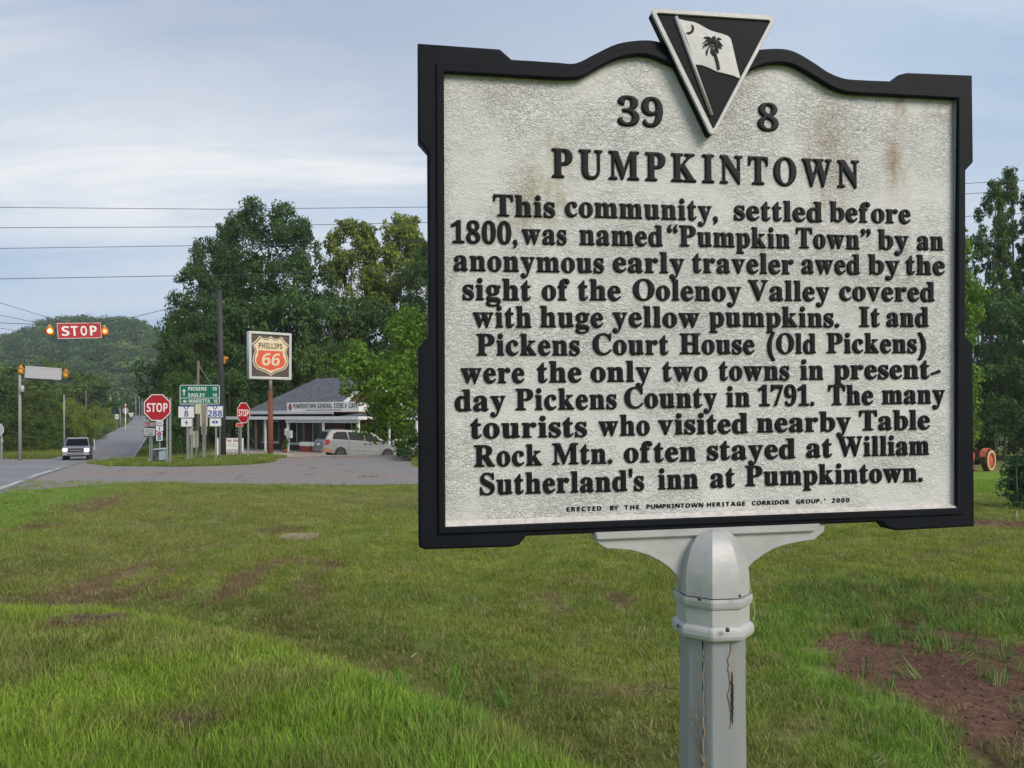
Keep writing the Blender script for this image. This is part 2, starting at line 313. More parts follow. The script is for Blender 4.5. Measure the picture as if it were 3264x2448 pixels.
def tintf(x, y):
    x = np.asarray(x, float); y = np.asarray(y, float)
    n1_ = noise2(x, y, 1.7, 1); n2_ = noise2(x, y, .45, 2); n3_ = noise2(x, y, 5.0, 3); n4_ = noise2(x, y, .18, 9)
    base = np.stack([.190 + 0 * x, .224 + 0 * x, .046 + 0 * x], -1)            # mown olive turf
    dry = np.array([.20, .20, .075]); lush = np.array([.135, .24, .040]); bright = np.array([.195, .285, .042]); deep = np.array([.115, .155, .040])
    brown = np.array([.150, .098, .060]); red = np.array([.130, .072, .050])
    def mixc(c, m): return base * (1 - m[..., None]) + c * m[..., None]
    fm0 = fore_mask(x, y); base = mixc(dry, np.clip((n3_ - .5) * 1.6, 0, .6)); base = mixc(deep, np.clip((n1_ - .5) * 1.2, 0, .5))
    # band of fresher grass along the road side of the lawn, left
    rim_ = np.exp(-((poly_sd(FORE, x, y) + .45) / .38) ** 2) * (y > 2.5); base = mixc(brown, rim_ * np.clip(n2_ * 1.4 - .2, 0, .8) * .6); base = mixc(deep * .8, rim_ * .45)
    mow = np.sin((x * .62 + y * .78 + .6 * noise2(x, y, 4.0, 41)) * 2 * PI / .95) * .5 + .5; base = base * (1 - .13 * mow[..., None] * ((y > 5) & (y < 22))[..., None])
    arcs = np.abs(np.sin((x * .55 - y * .80 + 1.2 * noise2(x, y, 3.0, 43)) * PI / 1.9)); base = mixc(brown, (arcs < .10) * np.clip((noise2(x, y, .8, 44) - .45) * 2.4, 0, .65) * (y < 14) * (fm0 < .3))
    band = sstep(.2, 1.4, -(x - (-4.6 - 0.33 * (y - 6.5)))) * sstep(6.4, 7.5, y) * (y < 60); base = mixc(lush * .9 + bright * .1, band * .75)
    fm = fore_mask(x, y); base = mixc(bright * (.85 + .3 * n1_[..., None]), fm * .9); base = mixc(lush, fm * sstep(-1.8, .2, x) * .5); base = mixc(dry, fm * np.clip((noise2(x, y, .7, 31) - .5) * 2.0, 0, .6)); base = mixc(deep, fm * np.clip((noise2(x, y, .9, 33) - .6) * 2.5, 0, .6))
    strip = np.exp(-(poly_sd(SOIL, x, y) + .22) ** 2 / .12) * (y < 7.5) * (poly_sd(SOIL, x, y) < .1); base = mixc(lush, strip * .8)
    weed = sstep(-.1, .2, poly_sd(WEED, x, y) + (n2_ - .5) * .5); base = mixc(deep, weed * .35); base = mixc(red, weed * sstep(.5, .6, n2_) * .7)
    clov = sstep(.60, .74, noise2(x, y, .38, 51)) * (y < 12) * (fm < .5); base = mixc(np.array([.12, .185, .040]), clov * .45)
    # bright lawn in the right distance
    rl = sstep(15.3, 17, y) * sstep(8, 11, x) * (1 - sstep(34, 50, y)); base = mixc(np.array([.14, .25, .025]), rl * .85)
    far = sstep(45, 70, y); base = mixc(np.array([.06, .085, .03]), far)
    isl = (y > 23.5) & (y < 45) & (x < -3); base = mixc(np.array([.16, .20, .055]), isl * .8)
    vrg = sstep(55, 75, y) * (1 - sstep(90, 110, y)); base = mixc(np.array([.20, .235, .055]), vrg * .8)
    for (px, py, hw, hh, s) in SCUFF:
        cx, cy = gp(px, py); ax = hw / F * cy; ay = cy * hh / (py - HY)
        q = ((x - cx) / ax) ** 2 + ((y - cy) / ay) ** 2
        m = np.clip(1.65 - q - (n2_ - .3) * 1.2 - (n4_ - .5) * 1.3, 0, 1) * s; base = mixc(brown, m)
    sm = sstep(-.06, .06, poly_sd(SOIL, x, y) + (n2_ - .5) * .75 + (n4_ - .5) * .30) * (y < 9); base = mixc(red * (.8 + .4 * n2_[..., None]), sm)
    base = mixc(deep, sm * sstep(.62, .72, noise2(x, y, .6, 5)) * .5)
    return base
def bare(x, y):              # where no grass grows
    m = sstep(-.05, .05, poly_sd(SOIL, x, y) + (noise2(x, y, .45, 2) - .5) * .75 + (noise2(x, y, .18, 9) - .5) * .30) * (1 - .5 * sstep(.62, .7, noise2(x, y, .6, 5)))
    return m

def axis_pts(lo, a, b, hi, h, g):
    c = list(np.arange(a, b + 1e-6, h)); s_ = h; v = b; up = []
    while v < hi: s_ *= g; v += s_; up.append(v)
    s_ = h; v = a; dn = []
    while v > lo: s_ *= g; v -= s_; dn.append(v)
    return np.array(dn[::-1] + c + up)
XS = axis_pts(-1800, -13, 11, 1800, .13, 1.09); YS = axis_pts(-120, 0, 20, 2400, .13, 1.055)
gx, gy = np.meshgrid(XS, YS); gz = H0(gx, gy)
sink = np.zeros_like(gx); pd = poly_sd(ASPH, gx, gy); pg = poly_sd(GRAV, gx, gy)
er = np.minimum(road_edge(gy) - gx, gx - (road_edge(gy) - ROADW)); er = np.where(gy < 360, er, -1)
for q_ in (pd, pg, er): sink = np.maximum(sink, sstep(0.0, .5, q_ - .05))
gz = gz - sink * (.05 + .004 * np.abs(gy))
tint = tintf(gx, gy)
me = bpy.data.meshes.new('ground'); ny, nx = gx.shape
co = np.stack([gx, gy, gz], -1).reshape(-1, 3); idx = np.arange(ny * nx).reshape(ny, nx)
fc = np.stack([idx[:-1, :-1], idx[:-1, 1:], idx[1:, 1:], idx[1:, :-1]], -1).reshape(-1, 4)
def mesh_np(name, co, fc):
    me = bpy.data.meshes.new(name); k = fc.shape[1]; me.vertices.add(len(co)); me.vertices.foreach_set('co', np.asarray(co, np.float32).ravel())
    me.loops.add(fc.size); me.loops.foreach_set('vertex_index', fc.astype(np.int32).ravel()); me.polygons.add(len(fc))
    me.polygons.foreach_set('loop_start', np.arange(0, fc.size, k, dtype=np.int32)); me.polygons.foreach_set('loop_total', np.full(len(fc), k, np.int32)); me.update(calc_edges=True)
    return me
me = mesh_np('ground', co, fc)
at = me.color_attributes.new('tint', 'FLOAT_COLOR', 'POINT'); at.data.foreach_set('color', np.concatenate([tint.reshape(-1, 3), np.ones((ny * nx, 1))], 1).astype(np.float32).ravel())
m = bpy.data.materials.new('turf_soil'); m.use_nodes = True; t = m.node_tree; b = t.nodes['Principled BSDF']; b.inputs['Roughness'].default_value = .95; b.inputs['Specular IOR Level'].default_value = .1
a_ = N(t, 'ShaderNodeAttribute', attribute_name='tint'); g_ = N(t, 'ShaderNodeNewGeometry')
nn = N(t, 'ShaderNodeTexNoise'); setin(nn, Scale=14.0, Detail=8.0, Roughness=.7); t.links.new(g_.outputs['Position'], nn.inputs['Vector'])
mr = N(t, 'ShaderNodeMapRange'); setin(mr, From_Min=.3, From_Max=.7, To_Min=.45, To_Max=1.35); t.links.new(nn.outputs[0], mr.inputs[0])
nb = N(t, 'ShaderNodeTexNoise'); setin(nb, Scale=1.1, Detail=6.0, Roughness=.6); t.links.new(g_.outputs['Position'], nb.inputs['Vector'])
mr2 = N(t, 'ShaderNodeMapRange'); setin(mr2, From_Min=.3, From_Max=.7, To_Min=.8, To_Max=1.2); t.links.new(nb.outputs[0], mr2.inputs[0])
sc1 = N(t, 'ShaderNodeVectorMath', operation='SCALE'); t.links.new(a_.outputs['Color'], sc1.inputs[0]); t.links.new(mth(t, 'MULTIPLY', mr.outputs[0], mr2.outputs[0]), sc1.inputs['Scale']); t.links.new(sc1.outputs[0], b.inputs['Base Color'])
bn = N(t, 'ShaderNodeBump'); setin(bn, Strength=.9, Distance=.03); t.links.new(nn.outputs[0], bn.inputs['Height']); t.links.new(bn.outputs[0], b.inputs['Normal'])
tag(link('ground', me, m, None, True), kind='structure')

# ------------------------------------------------------------------ pavement sheets
def sheet(name, poly, mat, lift, step, wobble=0.12, seed=1, lims=None):
    pts = []; n = len(poly); r = random.Random(seed)
    for i in range(n):
        a = Vector(poly[i]); b_ = Vector(poly[(i + 1) % n]); k = max(1, int((b_ - a).length / .5)) if (b_ - a).length < 25 else 6
        for j in range(k):
            p = a.lerp(b_, j / k); pts.append((p.x + r.uniform(-1, 1) * wobble, p.y + r.uniform(-1, 1) * wobble))
    bm = bmesh.new(); f_ = bm.faces.new([bm.verts.new((x, y, 0)) for x, y in pts]); bmesh.ops.triangulate(bm, faces=[f_])
    xs = [p[0] for p in pts]; ys = [p[1] for p in pts]
    def cuts(lo, hi):
        v = lo; 
        while v < hi: v += step if v < 40 and v > -40 else step * 2.5; yield v
    for v in cuts(min(xs), max(xs)): bmesh.ops.bisect_plane(bm, geom=bm.verts[:] + bm.edges[:] + bm.faces[:], plane_co=(v, 0, 0), plane_no=(1, 0, 0))
    for v in cuts(min(ys), max(ys)): bmesh.ops.bisect_plane(bm, geom=bm.verts[:] + bm.edges[:] + bm.faces[:], plane_co=(0, v, 0), plane_no=(0, 1, 0))
    X = np.array([v.co.x for v in bm.verts]); Y = np.array([v.co.y for v in bm.verts]); Z = H0(X, Y) + lift
    for v, z in zip(bm.verts, Z): v.co.z = z
    for f_ in bm.faces:
        if f_.normal.z < 0: f_.normal_flip()
    me = bpy.data.meshes.new(name); bm.to_mesh(me); bm.free(); return link(name, me, mat, None, True)
def strip(name, offs0, offs1, ys, mat, lift):
    vs_, fs = [], []; ks = 5
    for i, y in enumerate(ys):
        e_ = float(road_edge(y))
        for k in range(ks):
            o_ = offs0 + (offs1 - offs0) * k / (ks - 1); x = e_ - o_; vs_.append((x, y, float(H0(x, y)) + lift))
    for i in range(len(ys) - 1):
        for k in range(ks - 1): fs.append((i * ks + k, i * ks + k + 1, (i + 1) * ks + k + 1, (i + 1) * ks + k))
    me = bpy.data.meshes.new(name); me.from_pydata(vs_, [], fs); me.update(); return link(name, me, mat, None, True)

def pavemat(name, c1, c2, c3, crack=True, lo=.42, hi=.62):
    m = bpy.data.materials.new(name); m.use_nodes = True; t = m.node_tree; b = t.nodes['Principled BSDF']; b.inputs['Roughness'].default_value = .85; b.inputs['Specular IOR Level'].default_value = .25
    g_ = N(t, 'ShaderNodeNewGeometry')
    mpn = N(t, 'ShaderNodeMapping'); mpn.inputs['Scale'].default_value = (.35, 1, 1); t.links.new(g_.outputs['Position'], mpn.inputs[0])
    n_a = N(t, 'ShaderNodeTexNoise'); setin(n_a, Scale=.45, Detail=8.0, Roughness=.6); t.links.new(mpn.outputs[0], n_a.inputs['Vector'])
    r_ = N(t, 'ShaderNodeMapRange'); setin(r_, From_Min=lo, From_Max=hi); t.links.new(n_a.outputs[0], r_.inputs[0])
    mm = N(t, 'ShaderNodeMixRGB'); t.links.new(r_.outputs[0], mm.inputs[0]); mm.inputs[1].default_value = (*c1, 1); mm.inputs[2].default_value = (*c2, 1)
    n_b = N(t, 'ShaderNodeTexNoise'); setin(n_b, Scale=38.0, Detail=3.0); t.links.new(g_.outputs['Position'], n_b.inputs['Vector'])
    r2 = N(t, 'ShaderNodeMapRange'); setin(r2, From_Min=.3, From_Max=.7, To_Min=.8, To_Max=1.2); t.links.new(n_b.outputs[0], r2.inputs[0])
    s_ = N(t, 'ShaderNodeVectorMath', operation='SCALE'); t.links.new(mm.outputs[0], s_.inputs[0]); t.links.new(r2.outputs[0], s_.inputs['Scale']); last = s_.outputs[0]
    if crack:
        n_d = N(t, 'ShaderNodeTexNoise'); setin(n_d, Scale=1.2, Detail=4.0); t.links.new(g_.outputs['Position'], n_d.inputs['Vector'])
        va = N(t, 'ShaderNodeVectorMath', operation='ADD'); t.links.new(g_.outputs['Position'], va.inputs[0]); t.links.new(n_d.outputs['Color'], va.inputs[1])
        vo = N(t, 'ShaderNodeTexVoronoi', feature='DISTANCE_TO_EDGE'); vo.inputs['Scale'].default_value = .38; t.links.new(va.outputs[0], vo.inputs['Vector'])
        ck = mth(t, 'LESS_THAN', vo.outputs[0], .010)
        ck = mth(t, 'MULTIPLY', ck, mth(t, 'GREATER_THAN', n_d.outputs[0], .5)); ck = mth(t, 'MULTIPLY', ck, .75)
        m3 = N(t, 'ShaderNodeMixRGB'); t.links.new(ck, m3.inputs[0]); t.links.new(last, m3.inputs[1]); m3.inputs[2].default_value = (*c3, 1); last = m3.outputs[0]
    t.links.new(last, b.inputs['Base Color'])
    bn = N(t, 'ShaderNodeBump'); setin(bn, Strength=.6, Distance=.006); t.links.new(n_b.outputs[0], bn.inputs['Height']); t.links.new(bn.outputs[0], b.inputs['Normal'])
    return m
M_apron = pavemat('worn_apron', (.205, .198, .195), (.235, .188, .162), (.05, .045, .045))
M_road = pavemat('asphalt', (.185, .188, .205), (.225, .220, .230), (.05, .05, .05), crack=False)
M_grav = pavemat('gravel', (.36, .29, .235), (.29, .235, .19), (.1, .1, .1), crack=False)
tag(sheet('side_road', ASPH, M_apron, .004, 1.5, .10, 3), kind='structure')
tag(sheet('gravel_lot', GRAV, M_grav, .012, 1.5, .15, 4), kind='structure')
RY = np.concatenate([np.arange(2, 120, 1.5), np.arange(120, 361, 6)])
tag(strip('road', 0, ROADW, RY, M_road, .016), kind='structure')
M_wline = mk('worn_white_line', (.42, .41, .39), .8, var=.3, scale=3, col2=(.2, .2, .2), mixat=(.5, .62))
M_yline = mk('worn_yellow_line', (.42, .27, .10), .8, var=.3, scale=3, col2=(.2, .19, .17), mixat=(.45, .6))
tag(strip('edge_line', .10, .24, np.arange(4, 24.5, .8), M_wline, .022), kind='structure')
tag(strip('edge_line', .15, .29, np.arange(70, 300, 4), M_wline, .05), kind='structure')
tag(strip('edge_line', ROADW - .3, ROADW - .16, np.arange(74, 300, 4), M_wline, .05), kind='structure')
for o_ in (3.45, 3.78): tag(strip('centre_line', o_, o_ + .11, np.concatenate([np.arange(56, 120, 2), np.arange(120, 300, 5)]), M_yline, .05), kind='structure')
tag(strip('stop_line', 1.2, 3.2, np.array([33.2, 33.7]), M_wline, .024), kind='structure')
exec_parts = True

# ------------------------------------------------------------------ foliage
def leaf_cloud(centres, radii, n_per, size, seed, flat=0.8, up=0.3):
    """leaf-sized bent quads spread through and over many small clumps; returns verts, quads"""
    r = np.random.default_rng(seed); C = np.repeat(np.asarray(centres, float), n_per, 0); R = np.repeat(np.asarray(radii, float), n_per)
    n = len(C); d = r.normal(size=(n, 3)); d /= np.linalg.norm(d, axis=1, keepdims=True)
    rad = R * (r.random(n) ** .4); p = C + d * rad[:, None] * np.array([1, 1, flat])
    nrm = d + r.normal(size=(n, 3)) * .55 + np.array([0, 0, up]); nrm /= np.linalg.norm(nrm, axis=1, keepdims=True)
    a = np.cross(nrm, r.normal(size=(n, 3))); a /= np.linalg.norm(a, axis=1, keepdims=True) + 1e-9; b = np.cross(nrm, a)
    s = size * (.6 + .8 * r.random(n))[:, None]
    v = np.stack([p - a * s, p + b * s * .55 + nrm * s * .15, p + a * s, p - b * s * .55 + nrm * s * .15], 1).reshape(-1, 3)
    return v, np.arange(4 * n).reshape(n, 4)
def crown_mesh(name, h, w, h0, leafn, leaf, seed, shape='oval', clumps=70, cr=(.10, .2)):
    """crown from height h0 to h, width w; clumps lie toward the outside of an uneven envelope"""
    r = np.random.default_rng(seed); cs = []; rs = []
    lob = r.random(8) * 2 * PI; amp = .10 + .14 * r.random(8)
    k = 0
    while k < clumps:
        t = r.random() ** .8; z = h0 + (h - h0) * t; th = r.random() * 2 * PI
        if shape == 'oval': env = math.sqrt(max(0, 1 - ((t - .42) / .60) ** 2))
        elif shape == 'column': env = min(1, (1 - t) * 2.4 + .25) * (.75 + .25 * min(1, t * 5))
        elif shape == 'dome': env = math.sqrt(max(0, 1 - t ** 2.2)) 
        elif shape == 'cone': env = (1 - t) * .95 + .08
        else: env = 1
        env *= 1 + sum(a * math.sin(th * (1 + i % 3) + l + t * 7) for i, (a, l) in enumerate(zip(amp[:4], lob[:4])))
        q = (.35 + .65 * r.random() ** .45); x = w / 2 * env * q * math.cos(th); y = w / 2 * env * q * math.sin(th)
        rr = w * (cr[0] + (cr[1] - cr[0]) * r.random()) * (.6 + .4 * (1 - t))
        cs.append((x, y, z)); rs.append(rr); k += 1
        for j in range(3):       # small outlying sprays that break the outline
            dd = r.normal(size=3); dd /= np.linalg.norm(dd); cs.append((x + dd[0] * rr * 1.05, y + dd[1] * rr * 1.05, min(h, z + dd[2] * rr * .9))); rs.append(rr * .42)
    wts = np.array(rs) ** 2; n = np.maximum(4, (leafn * wts / wts.sum())).astype(int)
    v, f = [], []
    vs_, fs = leaf_cloud_var(cs, rs, n, leaf, seed + 1); return mesh_np(name, vs_, fs)
def leaf_cloud_var(cs, rs, n, size, seed, flat=.8, up=.3):
    C = np.repeat(np.asarray(cs, float), n, 0); R = np.repeat(np.asarray(rs, float), n)
    return leaf_cloud(C, R, 1, size, seed, flat, up)
LEAF_DARK = leafmat('leaf_dark', (.018, .050, .020), (.11, .19, .046), .45)
LEAF_MID = leafmat('leaf_mid', (.030, .075, .022), (.16, .25, .050), .5)
LEAF_YEL = leafmat('leaf_yellow_green', (.055, .105, .020), (.30, .36, .055), .5)
LEAF_BRIGHT = leafmat('leaf_bright', (.05, .12, .02), (.20, .32, .04), 1.2, .45)
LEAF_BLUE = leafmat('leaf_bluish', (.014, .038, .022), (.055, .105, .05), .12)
BARK = mk('bark', (.09, .075, .06), .9, var=.35, scale=5, bump=.02, bscale=20, streak=True)
PALEBARK = mk('pale_bark', (.30, .28, .24), .85, var=.3, scale=5, streak=True)
def trunk_mb(h, r0, seed, limbs=6, spread=.35, h0=.25):
    r = random.Random(seed); mb = MB(); pts = [(0, 0, -.4)]; x = y = 0
    for i in range(1, 7):
        x += r.uniform(-1, 1) * h * .012; y += r.uniform(-1, 1) * h * .012; pts.append((x, y, h * .9 * i / 6))
    mb.tube(pts, [r0 * (1.25 if i == 0 else 1 - i / 7.2) for i in range(7)], 8)
    for k in range(limbs):
        t = h0 + (.8 - h0) * (k + r.random() * .6) / limbs; i = t * 6; a = Vector(pts[min(5, int(i))]).lerp(Vector(pts[min(6, int(i) + 1)]), i - int(i))
        th = k * 2.4 + r.random(); L = h * spread * (1.1 - t * .8)
        e1 = a + Vector((math.cos(th) * L * .5, math.sin(th) * L * .5, L * .35)); e2 = a + Vector((math.cos(th) * L, math.sin(th) * L, L * .85))
        mb.tube([a, e1, e2], [r0 * (1 - t) * .55, r0 * (1 - t) * .35, r0 * .06], 6)
        mb.tube([e1, e1 + Vector((math.cos(th + 1) * L * .35, math.sin(th + 1) * L * .35, L * .4))], [r0 * .2, r0 * .04], 5)
    return mb
PROTO = {}
def proto(key, h, w, h0, leafn, leaf, seed, shape, clumps, mat, bark=BARK, r0=None, cr=(.10, .2), limbs=6):
    c = crown_mesh('crown', h, w, h0, leafn, leaf, seed, shape, clumps, cr); c.materials.append(mat)
    mb = trunk_mb(h, r0 or h * .016, seed, limbs, w / h * .5); tm = bpy.data.meshes.new('trunk'); tm.from_pydata(mb.v, [], mb.f); tm.update(); tm.materials.append(bark)
    PROTO[key] = (c, tm)
proto('tall_a', 24, 12, 4, 24000, .17, 1, 'oval', 95, LEAF_DARK)
proto('tall_b', 22, 10, 3, 20000, .17, 2, 'oval', 80, LEAF_DARK, cr=(.09, .17))
proto('tall_y', 21, 9, 2.5, 36000, .17, 3, 'oval', 150, LEAF_YEL, PALEBARK, cr=(.10, .18))
proto('column', 24, 5.2, 1, 26000, .15, 4, 'column', 130, LEAF_MID, cr=(.13, .22))
proto('round', 10, 9, .8, 13000, .15, 5, 'dome', 60, LEAF_DARK, cr=(.10, .2))
proto('round_m', 8, 8, .4, 10000, .15, 6, 'dome', 50, LEAF_MID, cr=(.12, .22))
proto('bush', 3.4, 4.6, 0, 5000, .10, 7, 'dome', 40, LEAF_MID, cr=(.12, .22), limbs=3)
proto('bush_y', 3.6, 4.6, 0, 4500, .11, 8, 'dome', 36, LEAF_YEL, cr=(.12, .22), limbs=3)
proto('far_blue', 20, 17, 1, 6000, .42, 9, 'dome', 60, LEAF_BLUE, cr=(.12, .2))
proto('far_mid', 14, 12, 1, 5000, .34, 10, 'dome', 50, LEAF_MID, cr=(.12, .2))
def tree(key, loc, scale, rot, name, label, cat='tree', group=None, crown='crown', mat=None):
    t = thing(name, label, cat, loc, rot, group); t.scale = scale if isinstance(scale, tuple) else (scale,) * 3
    c, k = PROTO[key]; cm = c
    o = bpy.data.objects.new(crown, cm); COL.objects.link(o); o.parent = t
    if mat: o.material_slots[0].link = 'OBJECT'; o.material_slots[0].material = mat
    o2 = bpy.data.objects.new('trunk' if cat == 'tree' else 'stem', k); COL.objects.link(o2); o2.parent = t
    return t
BASEH = {'tall_a': 24, 'tall_b': 22, 'tall_y': 21, 'column': 24, 'round': 10, 'round_m': 8, 'bush': 3.4, 'bush_y': 3.6, 'far_blue': 20, 'far_mid': 14}
BASEW = {'tall_a': 12, 'tall_b': 10, 'tall_y': 9, 'column': 5.2, 'round': 9, 'round_m': 8, 'bush': 4.6, 'bush_y': 4.6, 'far_blue': 17, 'far_mid': 12}
def tree_at(key, px, top, d, wpx, name, label, rot=0.0, cat='tree', group=None, mat=None):
    """place a tree in column px at depth d, its top on row top, wpx photo pixels wide"""
    g = G(px, d); h = CAMZ - (top - HY) / F * d - g.z; w = wpx / F * d
    return tree(key, g, (w / BASEW[key], w / BASEW[key], h / BASEH[key]), rot, name, label, cat, group, 'crown' if cat == 'tree' else 'foliage', mat)
GB = 'tall trees standing behind the store'
for key, px, top, d, wpx, rot, lab in [
    ('tall_a', 860, 655, 88, 340, .3, 'tallest dark green tree behind the store, its top right of the square gas sign'),
    ('tall_b', 770, 685, 92, 230, 1.7, 'tall dark tree whose narrow top stands just left of the tallest crown'),
    ('tall_b', 952, 700, 86, 190, 2.9, 'slim pointed dark tree on the right shoulder of the tallest crown'),
    ('tall_a', 675, 770, 84, 230, 4.1, 'dark tree stepping down on the left side of the tall group'),
    ('tall_b', 628, 850, 80, 185, 5.0, 'lower dark tree behind the black pole and green road sign'),
    ('tall_y', 1130, 715, 90, 230, .6, 'yellow green tree with pale trunk rising over the store roof'),
    ('tall_y', 1272, 700, 94, 250, 2.2, 'broad yellow green tree rising just left of the marker frame'),
    ('tall_a', 1390, 780, 88, 240, 3.3, 'dark tree partly hidden behind the left frame of the marker'),
    ('tall_b', 590, 985, 70, 165, 1.1, 'shorter tree with thin drooping branches at the left end of the tree group')]:
    tree_at(key, px, top, d, wpx, 'broadleaf_tree', lab, rot, group=GB)
for i, (px, top, d, wpx, key, lab) in enumerate([
    (566, 1085, 66, 150, 'round', 'dark rounded tree beyond the left stop sign'), (640, 1010, 74, 280, 'round', 'dark bushy tree behind the green road sign'),
    (775, 960, 78, 300, 'round', 'dark bushy tree behind the black pole'), (920, 930, 80, 300, 'round', 'dark bushy tree directly behind the square gas sign'),
    (1050, 950, 80, 260, 'round', 'dark bushy tree above the left slope of the store roof'), (1190, 960, 82, 280, 'round', 'dark bushy tree above the store roof ridge'),
    (1320, 980, 80, 280, 'round', 'dark bushy tree behind the bright maple'), (575, 1190, 60, 170, 'round', 'low dark tree just behind the route signs'),
    (730, 1180, 66, 200, 'round', 'low dark tree behind the base of the black pole'), (850, 1160, 72, 210, 'round', 'low dark tree left of the store roof'),
    (990, 1120, 76, 170, 'round_m', 'small mid green tree peeping over the left end of the store roof'), (1110, 1100, 76, 170, 'round_m', 'small mid green tree over the middle of the store roof'),
    (535, 1130, 82, 90, 'round', 'dark tree at the road edge beyond the left stop sign')]):
    tree_at(key, px, top, d, wpx, 'bushy_tree', lab, i * 1.3, group='lower trees of the wood behind the store')
# trees to the right of the marker
for i, (px, top, d, wpx, key, lab) in enumerate([
    (3165, 585, 82, 120, 'column', 'tall narrow poplar with its top nearest the marker frame'), (3222, 545, 84, 110, 'column', 'tallest narrow poplar at the upper right'),
    (3290, 600, 83, 120, 'column', 'narrow poplar cut by the right edge of the picture'), (3350, 640, 84, 120, 'column', 'narrow poplar just outside the right edge')]):
    tree_at(key, px, top, d, wpx, 'poplar_tree', lab, i * 2.1, group='narrow poplars right of the marker')
for i, (px, top, d, wpx, key, lab) in enumerate([
    (3120, 930, 74, 300, 'round', 'dark rounded tree under the poplars beside the marker frame'), (3290, 960, 70, 320, 'round', 'dark rounded tree at the right edge under the poplars'),
    (3200, 1150, 64, 260, 'round', 'low dark tree directly behind the orange tractor'), (3420, 1000, 66, 320, 'round', 'dark rounded tree beyond the right edge'),
    (2940, 1000, 72, 300, 'round', 'dark rounded tree hidden behind the right side of the marker'), (2700, 960, 74, 320, 'round', 'dark rounded tree hidden behind the marker text'),
    (2420, 900, 78, 340, 'tall_a', 'tall dark tree hidden behind the middle of the marker'), (2130, 980, 76, 330, 'round', 'dark rounded tree hidden behind the marker title'),
    (1850, 880, 80, 340, 'tall_b', 'tall dark tree hidden behind the left half of the marker'), (1600, 940, 78, 330, 'round', 'dark rounded tree hidden behind the left part of the marker')]):
    tree_at(key, px, top, d, wpx, 'shade_tree', lab, i * 1.9, group='trees along the far side of the lawn')
for i, (px, top, w, lab) in enumerate([(1500, 1150, 330, 'low bushy tree hidden behind the left frame of the marker'), (1760, 1170, 360, 'low bushy tree hidden behind the first words of the marker lines'), (2040, 1150, 360, 'low bushy tree hidden behind the left middle of the marker'), (2320, 1170, 360, 'low bushy tree hidden behind the centre of the marker'), (2600, 1150, 360, 'low bushy tree hidden behind the right middle of the marker'), (2860, 1170, 360, 'low bushy tree hidden behind the line ends of the marker')]):
    tree_at('round', px, top, 86, w, 'shade_tree', lab, i * 1.2, group='trees along the far side of the lawn')
tree_at('tall_y', 2990, 720, 42, 250, 'maple_tree', 'yellow green young tree peeking out past the right edge of the marker', 0.4, mat=LEAF_BRIGHT)
# the bright maple in front of the store
c_ = crown_mesh('crown', 5.6, 5.4, .9, 15000, .085, 33, 'oval', 70, (.10, .19)); c_.materials.append(LEAF_BRIGHT)
mb = trunk_mb(5.2, .12, 5, 7, .5, .15); tm = bpy.data.meshes.new('trunk'); tm.from_pydata(mb.v, [], mb.f); tm.materials.append(BARK); PROTO['maple'] = (c_, tm)
tree('maple', G(1345, 30.5), 1.0, .5, 'maple_tree', 'bright green young maple half hidden behind the left frame of the marker')
proto('shade', 2.2, 2.4, 0, 3500, .07, 21, 'dome', 24, LEAF_DARK, cr=(.14, .24), limbs=2); BASEH['shade'] = 2.2; BASEW['shade'] = 2.4
for i, (px, top, d, w_, lab) in enumerate([(1322, 1395, 26.5, 130, 'dark shrub under the maple at the pavement edge'), (1380, 1370, 27.5, 170, 'dark shrub behind the lower left frame of the marker')]):
    tree_at('shade', px, top, d, w_, 'shrub', lab, i * 2.0, 'shrub')

LEAF_LEFT = [LEAF_MID, leafmat('leaf_bank', (.026, .066, .020), (.13, .20, .042), .35), leafmat('leaf_bank_olive', (.035, .075, .018), (.17, .22, .045), .6)]
# left of the road: wood edge
WL = [(-60, 1130, 150, 200, 'far_mid'), (60, 1170, 145, 190, 'far_mid'), (170, 1160, 160, 180, 'far_mid'), (270, 1195, 170, 170, 'far_mid'), (20, 1230, 100, 170, 'round_m'), (120, 1240, 104, 170, 'round'),
      (190, 1290, 112, 140, 'round_m'), (-80, 1210, 96, 200, 'round'), (75, 1320, 84, 150, 'round_m'), (140, 1335, 84, 130, 'round'), (-30, 1320, 82, 160, 'round'), (200, 1330, 96, 120, 'round'), (248, 1345, 118, 110, 'round_m'),
      (-160, 1290, 84, 180, 'round_m'), (92, 1392, 78, 110, 'bush'), (152, 1390, 82, 100, 'bush'), (30, 1395, 77, 110, 'bush'), (205, 1392, 94, 80, 'bush'), (262, 1385, 116, 70, 'bush'), (-60, 1380, 76, 130, 'bush')]
LW = ['tall pale green tree at the far left edge, highest of the roadside wood', 'mid green tree behind the blank beacon sign', 'mid green tree above the blank beacon sign right end', 'mid green tree between the two hanging signs',
      'leafy tree behind the grey pole at left', 'dark leafy tree right of the grey pole', 'leafy tree below the blank hanging sign', 'dark tree cut by the left edge', 'leafy tree at the foot of the grey pole', 'dark leafy tree left above the pickup truck',
      'dark leafy tree low at the left edge', 'dark leafy tree directly above the pickup truck roof', 'leafy tree right above the pickup truck', 'leafy tree outside the left edge of the picture', 'low bush left of the pickup truck', 'low bush behind the pickup truck bonnet',
      'low bush near the left picture edge', 'low bush behind the pickup truck bed', 'low bush on the bank by the climbing road', 'low bush outside the left edge']
for i, ((px, top, d, w, key), lab) in enumerate(zip(WL, LW)):
    bush = key.startswith('bush')
    tree_at(key, px, top, d, w, 'roadside_bush' if bush else 'roadside_tree', lab, i * 1.7, 'bush' if bush else 'tree', 'wood edge left of the road', LEAF_LEFT[i % 3])
